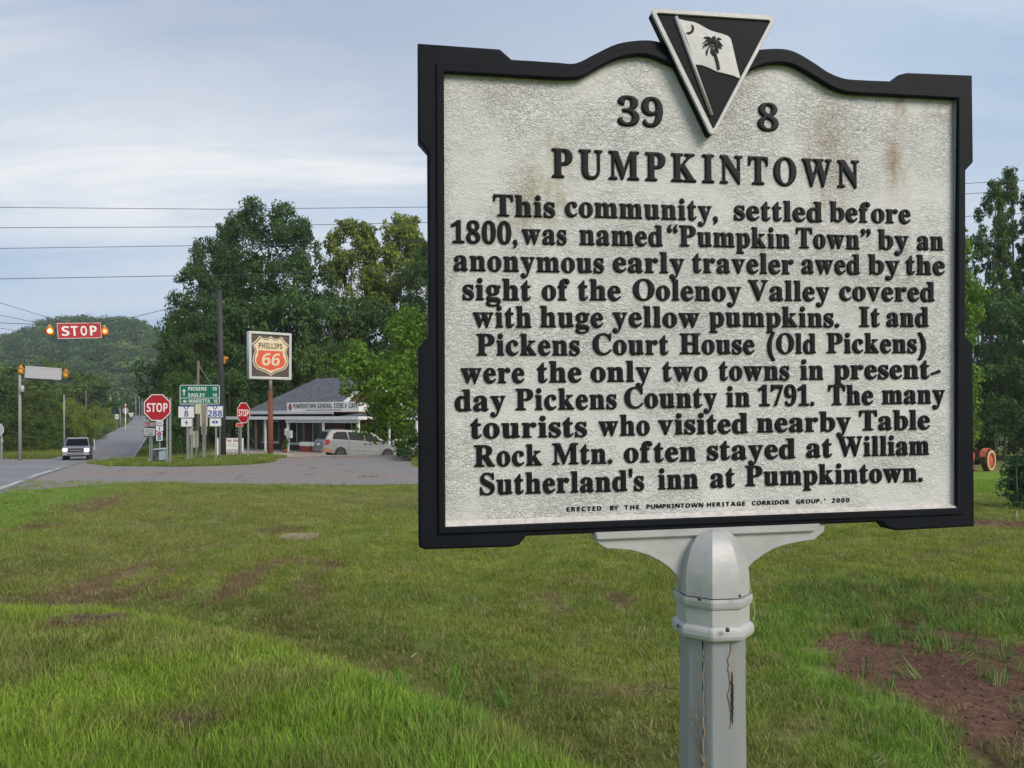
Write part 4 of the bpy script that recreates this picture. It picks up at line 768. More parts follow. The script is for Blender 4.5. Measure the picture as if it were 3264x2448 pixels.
# raised letters: each glyph outline is swollen and rounded like a sand casting
GLY = {}
def glyph(ch, grow, st=SERIF, step=.024):
    key = (ch, grow, st, step)
    if key in GLY: return GLY[key]
    if ch == '-h': tri = np.array([[[0, .17], [.30, .30], [.33, .22]], [[0, .17], [.33, .22], [.02, .13]]]); ed = np.array([[[0, .17], [.30, .30]], [[.30, .30], [.33, .22]], [[.33, .22], [.02, .13]], [[.02, .13], [0, .17]]]); 
    else:
        me = text_mesh(ch, st); v = np.array([p.co[:2] for p in me.vertices]); me.calc_loop_triangles()
        tri = v[np.array([l.vertices[:] for l in me.loop_triangles])]; cnt = {}
        bm = bmesh.new(); bm.from_mesh(me); bmesh.ops.remove_doubles(bm, verts=bm.verts, dist=1e-6)
        ed = np.array([[p.co[:2] for p in e_.verts] for e_ in bm.edges if len(e_.link_faces) == 1]); bm.free(); bpy.data.meshes.remove(me)
    mn = ed.reshape(-1, 2).min(0) - grow - .03; mx_ = ed.reshape(-1, 2).max(0) + grow + .03
    xs = np.arange(mn[0], mx_[0] + step, step); ys = np.arange(mn[1], mx_[1] + step, step); X, Y = np.meshgrid(xs, ys); Pq = np.stack([X.ravel(), Y.ravel()], 1)
    a, b, c = tri[:, 0], tri[:, 1], tri[:, 2]
    def cr(o, p): return (p[None, :, 0] - o[:, None, 0]), (p[None, :, 1] - o[:, None, 1])
    ins = np.zeros(len(Pq), bool)
    def side(p, q): return (q[:, None, 0] - p[:, None, 0]) * (Pq[None, :, 1] - p[:, None, 1]) - (q[:, None, 1] - p[:, None, 1]) * (Pq[None, :, 0] - p[:, None, 0])
    s1, s2, s3 = side(a, b), side(b, c), side(c, a); ins = (((s1 >= 0) & (s2 >= 0) & (s3 >= 0)) | ((s1 <= 0) & (s2 <= 0) & (s3 <= 0))).any(0)
    e0, e1 = ed[:, 0], ed[:, 1]; dv = e1 - e0; tt = ((Pq[None] - e0[:, None]) * dv[:, None]).sum(-1) / ((dv ** 2).sum(-1)[:, None] + 1e-12); tt = np.clip(tt, 0, 1)
    dist = np.sqrt(((Pq[None] - e0[:, None] - tt[..., None] * dv[:, None]) ** 2).sum(-1)).min(0)
    f = (np.where(ins, dist, -dist) + grow).reshape(X.shape)
    V = []; Fc = []; idx_ = {}; Vd = []
    def node(i, j):
        k = ('n', i, j)
        if k not in idx_: idx_[k] = len(V); V.append((X[i, j], Y[i, j])); Vd.append(f[i, j])
        return idx_[k]
    def cut(i, j, p, q):
        k = ('e',) + tuple(sorted([(i, j), (p, q)]))
        if k not in idx_:
            t = f[i, j] / (f[i, j] - f[p, q]); idx_[k] = len(V); V.append((X[i, j] + (X[p, q] - X[i, j]) * t, Y[i, j] + (Y[p, q] - Y[i, j]) * t)); Vd.append(0.0)
        return idx_[k]
    rim = []
    for i in range(f.shape[0] - 1):
        for j in range(f.shape[1] - 1):
            cs = [(i, j), (i, j + 1), (i + 1, j + 1), (i + 1, j)]; pos = [f[c_] > 0 for c_ in cs]
            if not any(pos): continue
            poly = []; 
            for k in range(4):
                a_, b_ = cs[k], cs[(k + 1) % 4]
                if pos[k]: poly.append(node(*a_))
                if pos[k] != pos[(k + 1) % 4]: poly.append(cut(*a_, *b_))
            Fc.append(tuple(poly)); m_ = len(poly)
            for k in range(m_):
                if Vd[poly[k]] == 0 and Vd[poly[(k + 1) % m_]] == 0: rim.append((poly[k], poly[(k + 1) % m_]))
    V = np.array(V); Vd = np.array(Vd); t = np.clip(Vd / .05, 0, 1); Z = .5 + .5 * np.sqrt(1 - (1 - t) ** 2)
    GLY[key] = (V, Z, Fc, rim, float(V[:, 0].min()), float(V[:, 0].max()), float(V[:, 1].min()), float(V[:, 1].max())); return GLY[key]
LH = .0040; TP = .014 - LH * .8          # letter height and the plane their faces lie in
GM = {}
def glyph_object(key, G_, mat):
    if key in GM: return GM[key]
    V, Z, Fc, rim = G_[:4]; vs_ = [(float(v[0]), -float(z), float(v[1])) for v, z in zip(V, Z)]; fs = [tuple(f_) for f_ in Fc]; ids = sorted({i for r_ in rim for i in r_}); mp_ = {i: k for k, i in enumerate(ids)}; n2 = len(vs_); m_ = len(ids)
    vs_ += [vs_[i] for i in ids] + [(vs_[i][0], .07, vs_[i][2]) for i in ids]; fs += [(n2 + mp_[p], n2 + m_ + mp_[p], n2 + m_ + mp_[q], n2 + mp_[q]) for p, q in rim]
    me = bpy.data.meshes.new('letter'); me.from_pydata(vs_, [], fs); me.update(); bm = bmesh.new(); bm.from_mesh(me); bmesh.ops.recalc_face_normals(bm, faces=bm.faces)
    up_ = [f_ for f_ in bm.faces if f_.normal.y > .3]
    bm.to_mesh(me); bm.free(); me.materials.append(mat); me.polygons.foreach_set('use_smooth', [True] * len(me.polygons)); GM[key] = me; return me
def word(acc, text, x0, x1, zb, size, grow=.016, st=SERIF, gap=.05, step=.024, hgt=LH, mx=1.22, parts=True):
    """text between x0 and x1 on baseline zb (plate coordinates), letters spaced out to fill it"""
    keys = [('-h' if c_ == '~' else c_, grow + (.022 if c_ in '()' else .006 if c_ in ",'.“”" else 0), st, step) for c_ in text]; gs = [glyph(*k) for k in keys]
    ww = [g[5] - g[4] for g in gs]; nat = sum(ww) * size; gaps = max(1, len(gs) - 1); want = x1 - x0
    sx = min(mx, max(.80, (want - gaps * gap * size) / nat)) if len(gs) > 1 else want / nat; g_ = (want - nat * sx) / gaps if len(gs) > 1 else 0
    x = x0
    for c_, k_, G_, w_ in zip(text, keys, gs, ww):
        me = glyph_object(k_, G_, LETTER); M_ = Matrix.Translation((x - G_[4] * size * sx, .014, zb)) @ Matrix.Diagonal((size * sx, hgt, size, 1))
        if parts:
            nm = 'capital_letter' if c_.isupper() else 'small_letter' if c_.islower() else 'digit' if c_.isdigit() else 'punctuation_mark'
            o = bpy.data.objects.new(nm, me); COL.objects.link(o); o.parent = pl; o.matrix_basis = M_
        else:
            n = len(acc[0]); acc[0] += [tuple(M_ @ v.co) for v in me.vertices]; acc[1] += [tuple(i + n for i in p.vertices) for p in me.polygons]
        x += w_ * size * sx + g_
def line(name, label, words, org, zsc, b0, b1, cap_px, **kw):
    """words: (text, x0, x1) in the pixels of a zoomed strip with origin org and scale zsc; baseline runs from b0=(x,y) to b1"""
    acc = [[], []]
    for (tx, a, b) in words:
        xm = (a + b) / 2; yb = b0[1] + (b1[1] - b0[1]) * (xm - b0[0]) / (b1[0] - b0[0]); X0, Y0 = org
        pa = MP(X0 + a / zsc, Y0 + yb / zsc, TP); pb = MP(X0 + b / zsc, Y0 + yb / zsc, TP)
        mid = MP(X0 + xm / zsc, Y0 + yb / zsc, TP); zb = mid[1]
        word(acc, tx, pa[0], pb[0], zb, cap_px / .676, **kw)
    if acc[0]:
        me = bpy.data.meshes.new(name); me.from_pydata(acc[0], [], acc[1]); me.update(); o = link(name, me, LETTER, pl, False); o['label'] = label; o['kind'] = 'stuff'
S_ = 1.3012; CAP = .0372; LN = 'text_line'
line('title_line', 'raised black title line', [('PUMPKINTOWN', 468, 1744)], (1400, 440), S_, (470, 165), (1742, 198), .0500, grow=.020, mx=.84)
line('number', 'raised number left of the emblem', [('39', 1058, 1287)], (1300, 0), 1.58, (1060, 630), (1285, 634), .0500, grow=.014)
line('number', 'raised number right of the emblem', [('8', 1764, 1870)], (1300, 0), 1.58, (1765, 655), (1870, 656), .0480, grow=.014)
LINES = [((1400, 440), (250, 322), (1900, 350), [('This', 225, 482), ('community,', 523, 1158), ('settled', 1225, 1592), ('before', 1622, 1958)]),
 ((1400, 700), (60, 95), (2090, 125), [('1800,', 50, 326), ('was', 343, 530), ('named', 583, 930), ('“Pumpkin', 948, 1458), ('Town”', 1483, 1792), ('by', 1822, 1950), ('an', 1985, 2095)]),
 ((1400, 700), (60, 212), (2090, 227), [('anonymous', 60, 685), ('early', 722, 1020), ('traveler', 1052, 1472), ('awed', 1505, 1748), ('by', 1782, 1913), ('the', 1938, 2100)]),
 ((1400, 880), (100, 97), (2050, 102), [('sight', 98, 382), ('of', 427, 543), ('the', 577, 755), ('Oolenoy', 805, 1255), ('Valley', 1283, 1622), ('covered', 1663, 2058)]),
 ((1400, 880), (140, 211), (2030, 208), [('with', 140, 385), ('huge', 420, 682), ('yellow', 720, 1083), ('pumpkins.', 1122, 1662), ('It', 1745, 1830), ('and', 1858, 2033)]),
 ((1400, 1050), (160, 107), (2000, 95), [('Pickens', 155, 585), ('Court', 638, 953), ('House', 1000, 1310), ('(Old', 1363, 1565), ('Pickens)', 1610, 2022)]),
 ((1400, 1050), (90, 222), (2040, 202), [('were', 90, 355), ('the', 407, 592), ('only', 630, 880), ('two', 928, 1115), ('towns', 1163, 1455), ('in', 1500, 1597), ('present~', 1640, 2083)]),
 ((1400, 1200), (70, 143), (2090, 110), [('day', 65, 277), ('Pickens', 317, 738), ('County', 770, 1155), ('in', 1193, 1292), ('1791.', 1325, 1558), ('The', 1617, 1803), ('many', 1840, 2100)]),
 ((1400, 1200), (130, 257), (2038, 217), [('tourists', 130, 615), ('who', 663, 875), ('visited', 910, 1283), ('nearby', 1320, 1710), ('Table', 1745, 2038)]),
 ((1400, 1330), (145, 205), (2035, 153), [('Rock', 145, 428), ('Mtn.', 470, 720), ('often', 768, 1068), ('stayed', 1113, 1480), ('at', 1525, 1632), ('William', 1655, 2035)]),
 ((1400, 1450), (170, 167), (2008, 107), [("Sutherland's", 170, 852), ('inn', 910, 1077), ('at', 1127, 1228), ('Pumpkintown.', 1272, 2008)])]
ORD = ['first', 'second', 'third', 'fourth', 'fifth', 'sixth', 'seventh', 'eighth', 'ninth', 'tenth', 'last']
for (o_, b0, b1, ws), k_ in zip(LINES, ORD): line(LN, k_ + ' line of raised black text', ws, o_, S_, b0, b1, CAP)
line('credit_line', 'small raised line of capitals at the bottom', [('ERECTED', 530, 675), ('BY', 710, 745), ('THE', 770, 832), ('PUMPKINTOWN', 862, 1098), ('HERITAGE', 1113, 1272), ('CORRIDOR', 1300, 1455), ('GROUP,', 1483, 1590), ("'", 1600, 1606), ('2000', 1632, 1705)],
     (1400, 1450), S_, (530, 236), (1705, 196), .0076, grow=.012, st=BOLD, step=.07, hgt=.0016, parts=False)

# triangular emblem with flag
K = -.010
TZ = lambda x, y: (1950 + x / 3.403, y / 3.403)
def EP(x, y, k=K): return MP(*TZ(x, y), k)
tri_out = [EP(*p) for p in [(440, 128), (452, 106), (482, 95), (1080, 130), (1730, 172), (1755, 186), (1765, 215), (1758, 240), (1440, 830), (1135, 1415), (1110, 1446), (1080, 1448), (1062, 1430), (750, 780)]]
tri_in = [EP(*p) for p in [(484, 150), (490, 136), (505, 133), (1705, 212), (1722, 222), (1720, 240), (1118, 1385), (1100, 1400), (1088, 1388)]]
mb = MB(); mb.prism(tri_out, K + .0035, .0135, 'y'); em = on_plate(mb.build('emblem', BLACK, marker, bevel=.001)); link('emblem_border', flatten(curve_mesh([tri_out, tri_in], .0018, .0010), K), SILVER, em)

flag = [(730, 210), (800, 228), (880, 240), (935, 260), (1040, 320), (1100, 345), (1200, 372), (1260, 395), (1288, 425), (1305, 490), (1330, 600), (1360, 730), (1390, 838), (1375, 845), (1320, 820), (1230, 795), (1140, 775), (1060, 735), (980, 705), (905, 697), (885, 655), (860, 560), (815, 420), (765, 300)]
link('flag', flatten(curve_mesh([[EP(*p, K + .002) for p in flag]], .0018, .001), K + .0015), SILVER, em)
mb = MB(); a = EP(700, 175); b = EP(1090, 1245); mb.tube([(a[0], K + .0025, a[1]), (b[0], K + .0025, b[1])], .0036, 8); mb.build('flagstaff', SILVER, em, True)
cres = []; 
for k in range(13): t = math.radians(-75 + 200 * k / 12); cres.append((838 + 56 * math.sin(t + .5) , 312 - 50 * math.cos(t + .5)))
for k in range(13): t = math.radians(125 - 200 * k / 12); cres.append((822 + 48 * math.sin(t + .5), 300 - 46 * math.cos(t + .5)))
cres = [(868, 262), (890, 285), (895, 315), (885, 345), (860, 364), (830, 362), (812, 350), (838, 348), (860, 335), (874, 312), (875, 285)]
link('crescent', flatten(curve_mesh([[EP(*p, K) for p in cres]], .0008), K - .0002), LETTER, em)
fronds = [[(1105, 465), (1060, 420), (1000, 402), (1050, 398), (1095, 425)], [(1105, 465), (1040, 440), (980, 475), (1030, 425), (1090, 430)], [(1105, 470), (1030, 480), (985, 525), (1010, 470), (1060, 455)], [(1100, 480), (1050, 530), (1035, 600), (1025, 550), (1060, 495)],
          [(1110, 480), (1095, 540), (1105, 600), (1075, 560), (1085, 500)], [(1105, 450), (1090, 400), (1120, 388), (1130, 420), (1115, 455)], [(1110, 455), (1150, 405), (1190, 425), (1165, 425), (1125, 465)], [(1110, 465), (1160, 440), (1205, 500), (1175, 480), (1130, 475)],
          [(1110, 470), (1160, 485), (1195, 525), (1165, 510), (1130, 495)], [(1115, 480), (1155, 520), (1160, 575), (1140, 550), (1120, 505)], [(1095, 470), (1020, 500), (1000, 520), (1045, 470), (1075, 462)]]
sp = [[(1092, 540), (1118, 520), (1140, 600), (1165, 690), (1175, 750), (1150, 752), (1138, 690), (1118, 610)]] + fronds
mb = MB()
for poly in sp: mb.prism([EP(*p, K) for p in poly], K - .0008, K + .002, 'y')
mb.build('palm_tree', LETTER, em)

# bracket, cap and post
BK = .02; BO = [(1893, 1699), (1893, 1718), (1915, 1735), (1932, 1744), (1960, 1745), (2010, 1749), (2065, 1765), (2100, 1783), (2131, 1805), (2150, 1825), (2162, 1842), (2175, 1900), (2365, 1900), (2372, 1811), (2395, 1786), (2429, 1762), (2460, 1744), (2495, 1732), (2545, 1722), (2588, 1716), (2600, 1705), (2618, 1690), (2620, 1668), (2250, 1655)]
me = flatten(curve_mesh([[MP(x, y, BK) for x, y in BO]], .008, .002), .012); br = on_plate(link('bracket', me, SILVER, marker))
mb = MB(); q0 = MP(1896, 1695, .004); q1 = MP(2619, 1668, .004); q2 = MP(2600, 1694, .004); q3 = MP(1902, 1722, .004)
mb.prism([q0, q1, q2, q3], .004, .013, 'y'); mb.build('bracket_rail', SILVER, br, bevel=.002)
PXM = F / 1.44
def pz(y): return CAMZ - (y - HY) / PXM
def pr(w): return w / 2 / PXM * 1.02
PH0 = math.atan2(-1, -.2607)     # one edge of the octagon points at the camera
def octo(prof): 
    mb = MB(); mb.lathe(prof, 8, (0, 0), PH0); return mb
capo = octo([(pr(222), pz(1884))] + [(pr(222 * math.cos(math.radians(a)) ** .8), pz(1850 - 168 * math.sin(math.radians(a)))) for a in range(0, 90, 3)] + [(.001, pz(1681))]).build('post_cap', SILVER, marker)
octo([(pr(222), pz(1890)), (pr(238), pz(1884)), (pr(242), pz(1896)), (pr(238), pz(1912)), (pr(224), pz(1920))]).build('collar', SILVER, capo, bevel=.0015)
octo([(pr(222), pz(1975)), (pr(222), pz(1912))]).build('sleeve', SILVER, capo)
octo([(pr(224), pz(1970)), (pr(250), pz(1982)), (pr(253), pz(1998)), (pr(246), pz(2010)), (pr(212), pz(2018))]).build('collar', SILVER, capo, bevel=.0015)
post = octo([(pr(214), -.3), (pr(213), .3), (pr(205), pz(2440)), (pr(200), pz(2200)), (pr(200), pz(2010))]).build('post', SILVER2, marker, bevel=.0012)
def onpost(px, y, out_=0.0):
    """point on the facing surface of the post under photo pixel px,y (relative to the post's axis)"""
    R = pr(204) + out_; ray = Vector(((px - CX) / F, 1, 0)).normalized(); c = post_c; A = -c.x; B = -c.y
    best = None
    for k in range(8):
        a0 = PH0 + k * PI / 4; p = Vector((R * math.cos(a0), R * math.sin(a0))); q = Vector((R * math.cos(a0 + PI / 4), R * math.sin(a0 + PI / 4))); d = q - p
        M_ = Matrix(((ray.x, -d.x), (ray.y, -d.y)))
        if abs(M_.determinant()) < 1e-9: continue
        s, u = M_.inverted() @ Vector((p.x + c.x, p.y + c.y))
        if 0 <= u <= 1 and (best is None or s < best[0]): best = (s, p + d * u)
    p = best[1] if best else Vector((R * math.cos(PH0), R * math.sin(PH0))); yy = p.y + c.y
    return Vector((p.x, p.y, CAMZ - (y - HY) / F * yy))
SLIT = mk('dark_crack', (.012, .010, .008), .95); SCREW = mk('screw_recess', (.05, .045, .04), .7)
for (px, y, r_) in [(2230, 1903, 8), (2358, 1895, 5), (2319, 2002, 8), (2161, 1989, 6)]:
    p = onpost(px, y, .014); d = Vector((p.x + post_c.x, p.y + post_c.y, 0)).normalized(); mb = MB(); w = r_ / PXM * .8
    mb.tube([p - d * .0095 , p - d * .0150], w, 12); sc = mb.build('screw', SCREW, capo, True)
def ribbon(pts, widths, mat, name, parent, lift=.0006):
    vs_, fs = [], []
    for (px, y), w in zip(pts, widths):
        a = onpost(px - w, y, lift); b = onpost(px + w, y, lift); vs_ += [a, b]
    for i in range(len(pts) - 1): fs.append((2 * i, 2 * i + 1, 2 * i + 3, 2 * i + 2))
    mb = MB(); mb.add(vs_, fs); n = len(vs_); return mb.build(name, mat, parent)
BAREW = mk('bare_weathered_wood', (.26, .25, .23), .9, var=.35, scale=60, col2=(.17, .13, .10), streak=True, bump=.001, bscale=150)
rr_ = random.Random(3); ys_ = list(range(2035, 2335, 12)); cx_ = [2333 + 3 * math.sin(i * .7) + rr_.uniform(-2, 2) for i in range(len(ys_))]
ribbon(list(zip(cx_, ys_)), [2 + 9 * math.sin(PI * min(1, (i + .5) / 25)) * (.6 + .4 * rr_.random()) for i in range(len(ys_))], BAREW, 'bare_wood_patch', post, .0010)
ys_ = list(range(2140, 2315, 7)); ribbon([(2333 + rr_.uniform(-1.2, 1.2) + (y - 2140) * .012, y) for y in ys_], [.8 + 3.2 * math.sin(PI * (i + .5) / len(ys_)) for i in range(len(ys_))], SLIT, 'crack', post, .0022)
ys_ = list(range(2030, 2448, 9)); ribbon([(2240 + (y - 2030) * .004 + rr_.uniform(-.7, .7), y) for y in ys_], [1.9] * len(ys_), SLIT, 'crack', post, .0012)
TWIG = mk('dry_twig', (.22, .17, .12), .9, var=.3, scale=120)
vine = thing('dead_vine', 'thin dry brown vine clinging up the front of the marker post', 'vine', post_c)
def vt(pts, r0, name, parent=vine):
    P_ = [onpost(px, y, .0045 + .002 * math.sin(i * 1.7)) for i, (px, y) in enumerate(pts)]; mb = MB(); mb.tube(P_, [r0 * (1 - .6 * i / len(P_)) for i in range(len(P_))], 6); return mb.build(name, TWIG, parent, True)
vt([(2242 + 1.8 * math.sin(i * 1.9) + rr_.uniform(-2.2, 2.2), 2475 - i * 20) for i in range(22)], .0024, 'stem')
vt([(2246, 2440), (2238, 2420), (2229, 2380), (2222, 2345), (2212, 2320), (2204, 2295)], .0019, 'side_twig'); vt([(2204, 2298), (2196, 2280), (2197, 2262)], .0012, 'side_twig')
vt([(2232, 2303), (2218, 2282), (2205, 2268)], .0012, 'side_twig'); vt([(2226, 2330), (2219, 2290), (2219, 2240)], .0009, 'side_twig'); vt([(2239, 2446), (2228, 2420), (2222, 2370), (2221, 2340)], .0012, 'side_twig')
strand = thing('dry_grass_strand', 'pale dry grass strand hanging beside the right of the post collar', 'grass strand', post_c)
SP = [(2388, 1862), (2396, 1890), (2403, 1925), (2405, 1955), (2400, 1985), (2388, 2008), (2372, 2018), (2362, 2012)]
mb = MB(); mb.tube([P(a, b, 1.44) - post_c for a, b in SP], .0007, 5); mb.build('stalk', mk('straw', (.42, .40, .24), .8), strand, True)
mb = MB(); mb.tube([P(a, b, 1.44) - post_c for a, b in [(2364, 2014), (2367, 2040), (2371, 2075)]], [.0016, .002, .0008], 5); mb.build('dry_tip', TWIG, strand, True)

# ------------------------------------------------------------------ road signs, poles and hanging beacons
RED = mk('sign_red', (.36, .006, .014), .45, var=.08, scale=3); DRED = mk('sign_dark_red', (.25, .02, .02), .5, var=.12, scale=3)
WHITE = mk('sign_white', (.70, .70, .68), .5, var=.05, scale=3); GREEN = mk('sign_green', (.0, .13, .075), .45, var=.08, scale=3); BLUE = mk('sign_blue', (.012, .05, .27), .5, var=.05)
GALV = mk('galvanised_steel', (.34, .35, .34), .5, .5, var=.2, scale=6); SIGNBACK = mk('sign_back', (.40, .41, .42), .5, .3, var=.12, scale=4); CREAM = mk('cream_sign_back', (.56, .52, .40), .6, var=.12, scale=3)
PINK = mk('faded_red', (.60, .12, .13), .6, var=.15, scale=6); WOODP = mk('pole_wood', (.12, .10, .085), .9, var=.3, scale=4, streak=True, bump=.004); DARKP = mk('dark_pole', (.030, .032, .034), .7, var=.3, scale=3, streak=True)
GREYP = mk('grey_pole_wood', (.25, .26, .25), .85, var=.2, scale=4, streak=True); YEL = mk('signal_yellow', (.52, .21, .03), .5, var=.15, scale=8); DKIN = mk('lamp_dark', (.02, .015, .012), .5)
def facing(px, d, yaw=0.0): return math.atan2(-((px - CX) / F), 1) + yaw     # turn a board towards the camera, plus yaw
def wx(px0, px1, d): return (px1 - px0) / F * d
class Board:
    """places local board coordinates (x right, z up, metres) so that photo pixels near the board can be used to size it"""
    def __init__(s, name, label, cat, px, pyb, d, yaw=0.0, group=None, ground=True, z=None):
        s.d = d; s.px = px; s.yaw = yaw
        g = G(px, d) if ground else P(px, pyb, d)
        s.o = thing(name, label, cat, g, yaw, group); s.g = g; s.c = math.cos(yaw) - (px - CX) / F * math.sin(yaw)
    def X(s, px): return (px - s.px) / F * s.d / s.c
    def Z(s, py): return CAMZ - (py - HY) / F * s.d - s.g.z
    def post(s, px, top, w=.05, mat=GALV, name='post', y=.03, bottom=-.3):
        x = s.X(px); mb = MB(); mb.add([], []); 
        mb.box(x - w / 2, x + w / 2, y, y + .012, bottom, s.Z(top)); mb.box(x - w / 2, x - w / 2 + .006, y + .012, y + .04, bottom, s.Z(top)); mb.box(x + w / 2 - .006, x + w / 2, y + .012, y + .04, bottom, s.Z(top)); return mb.build(name, mat, s.o)
    def panel(s, x0, x1, y0, y1, mat, name='panel', border=None, bw=2.0, y=0.0, rad=.03, back=SIGNBACK, label=None):
        a, b, c, d_ = s.X(x0), s.X(x1), s.Z(y1), s.Z(y0); r = rad
        def rr(a, b, c, d_, r): return [(a + r, c), (b - r, c), (b, c + r), (b, d_ - r), (b - r, d_), (a + r, d_), (a, d_ - r), (a, c + r)]
        mb = MB(); mb.prism(rr(a, b, c, d_, r), y - .003, y + .004, 'y'); o = mb.build(name, mat, s.o)
        if label: o['label'] = label
        if border is not None:
            w = bw / F * s.d; me = flatten(curve_mesh([rr(a + w * .4, b - w * .4, c + w * .4, d_ - w * .4, r), rr(a + w * 1.4, b - w * 1.4, c + w * 1.4, d_ - w * 1.4, r * .7)], .001), y - .0065); link('border', me, border, o)
        return o
    def text(s, body, x0, x1, y0, y1, mat, parent, y=0.0, **k): return lettering('lettering', body, s.X(x0), s.X(x1), s.Z(y1), s.Z(y0), y - .0035, mat, parent, **k)
def octagon(b, cx, cy, R, Rh=None, y=0.0, text='STOP', face=RED):
    Rx = R / F * b.d / b.c; Rz = (Rh or R) / F * b.d; x, z = b.X(cx), b.Z(cy); k = 1 / math.cos(PI / 8)
    pt = lambda q: [(x + Rx * q * k * math.cos(PI / 8 + i * PI / 4), z + Rz * q * k * math.sin(PI / 8 + i * PI / 4)) for i in range(8)]
    mb = MB(); mb.prism(pt(1), y - .003, y + .003, 'y'); o = mb.build('octagon_panel', face, b.o); link('border', flatten(curve_mesh([pt(.99), pt(.93)], .001), y - .0065), WHITE, o)
    if text: lettering('lettering', text, x - Rx * .78, x + Rx * .78, z - Rz * .34, z + Rz * .34, y - .004, WHITE, o)
    return o
B = Board('stop_sign', 'largest red octagonal stop sign standing nearest the road on the left', 'stop sign', 520, 1458, 25.6)
octagon(B, 502, 1299, 42.5, y=-.02); B.post(531, 1265, .055); B.post(541, 1268, .055)
B = Board('all_way_sign', 'small dark red ALL WAY plate over a white notice below the big stop sign', 'sign', 479, 1458, 26.6)
o = B.panel(457, 497, 1345, 1360, DRED, 'all_way_plate', WHITE, .8); B.text('ALL WAY', 459, 495, 1348, 1357, WHITE, o)
o = B.panel(460, 494, 1365, 1389, WHITE, 'notice_plate'); B.text('1', 464, 466, 1371, 1379, DKIN, o); B.text('Stop only', 469, 490, 1369.5, 1373, DKIN, o); B.text('through', 469, 488, 1375.5, 1379.5, DKIN, o); B.text('traffic', 470, 489, 1382, 1386, DKIN, o)
B.post(476, 1390, .045); B.post(482, 1391, .045)
B = Board('route_marker', 'slim EAST 8 route marker with a blue and red trail plate under it', 'route marker', 507, 1458, 27.4)
o = B.panel(497.5, 520.5, 1341, 1354, WHITE, 'direction_plate'); B.text('EAST', 500, 518, 1344, 1351, BLUE, o); o = B.panel(497, 520, 1355, 1373, WHITE, 'number_plate', rad=.01); B.text('8', 506, 511, 1361, 1371, BLUE, o)
mb = MB(); mb.box(B.X(499), B.X(518), -.0065, -.0035, B.Z(1358.5), B.Z(1356)); mb.build('state_band', BLUE, o)
o = B.panel(498, 518, 1375, 1405, WHITE, 'trail_plate', rad=.02); mb = MB(); mb.lathe([(.0, 0), (.085, 0), (.085, .003)], 20); 
def disc(b, px, py, r, mat, parent, name, y=-.004, n=24):
    x, z, R = b.X(px), b.Z(py), r / F * b.d; mb = MB(); mb.prism([(x + R * math.cos(2 * PI * i / n), z + R * math.sin(2 * PI * i / n)) for i in range(n)], y - .0015, y, 'y'); return mb.build(name, mat, parent)
disc(B, 508, 1384, 7.5, BLUE, o, 'trail_ring'); disc(B, 508, 1384, 5.2, PINK, o, 'trail_disc', -.006); mb = MB(); mb.box(B.X(502.5), B.X(513.5), -.0065, -.0035, B.Z(1402), B.Z(1392)); mb.build('blue_square', BLUE, o)
mb = MB(); mb.box(B.X(506.5), B.X(509.5), -.0085, -.0065, B.Z(1399), B.Z(1395)); mb.build('white_mark', WHITE, o); B.post(507, 1345, .04)
B = Board('destination_sign', 'green sign to Pickens, Easley and Marietta above the two route number shields', 'road sign', 638, 1458, 27.6)
yaw_l = .0
o = B.panel(574, 702, 1226.5, 1289.5, GREEN, 'green_panel', WHITE, 1.6, y=-.03, rad=.04)
for tx, x0, x1, y0, y1, n_, a0, a1 in [('PICKENS', 601, 660, 1233.5, 1245, '10', 678, 692), ('EASLEY', 602, 655, 1253.5, 1265, '14', 679, 692), ('MARIETTA', 604, 671, 1273, 1284, '10', 682, 694)]:
    B.text(tx, x0, x1, y0, y1, WHITE, o, y=-.03); B.text(n_, a0, a1, y0, y1, WHITE, o, y=-.03)
mb = MB(); mb.box(B.X(577), B.X(699.5), -.0365, -.0335, B.Z(1269.6), B.Z(1268)); mb.build('divider', WHITE, o)
def arrow(b, cx, cy, L, w, ang, mat, parent, y, double=False):
    s = b.d / F; hw = w * .5; hd = w * 1.35
    sh = [(-L / 2 + (hd * .9 if double else 0), -hw / 2), (L / 2 - hd * .9, -hw / 2), (L / 2 - hd * 1.2, -hd / 1.3), (L / 2, 0), (L / 2 - hd * 1.2, hd / 1.3), (L / 2 - hd * .9, hw / 2), (-L / 2 + (hd * .9 if double else 0), hw / 2)]
    if double: sh = [(-L / 2, 0), (-L / 2 + hd * 1.2, -hd / 1.3), (-L / 2 + hd * .9, -hw / 2)] + sh[1:6] + [(-L / 2 + hd * .9, hw / 2), (-L / 2 + hd * 1.2, hd / 1.3)]
    ca, sa = math.cos(ang), math.sin(ang); mb = MB(); mb.prism([(b.X(cx) + (p * ca - q * sa) * s, b.Z(cy) + (p * sa + q * ca) * s) for p, q in sh], y - .003, y, 'y'); return mb.build('arrow', mat, parent)
arrow(B, 588, 1250, 21, 6, PI / 2, WHITE, o, -.0335); arrow(B, 590.5, 1279.5, 15, 6, PI, WHITE, o, -.0335)
B.post(612, 1288, .06, y=-.02); B.post(650, 1288, .06, y=-.02)
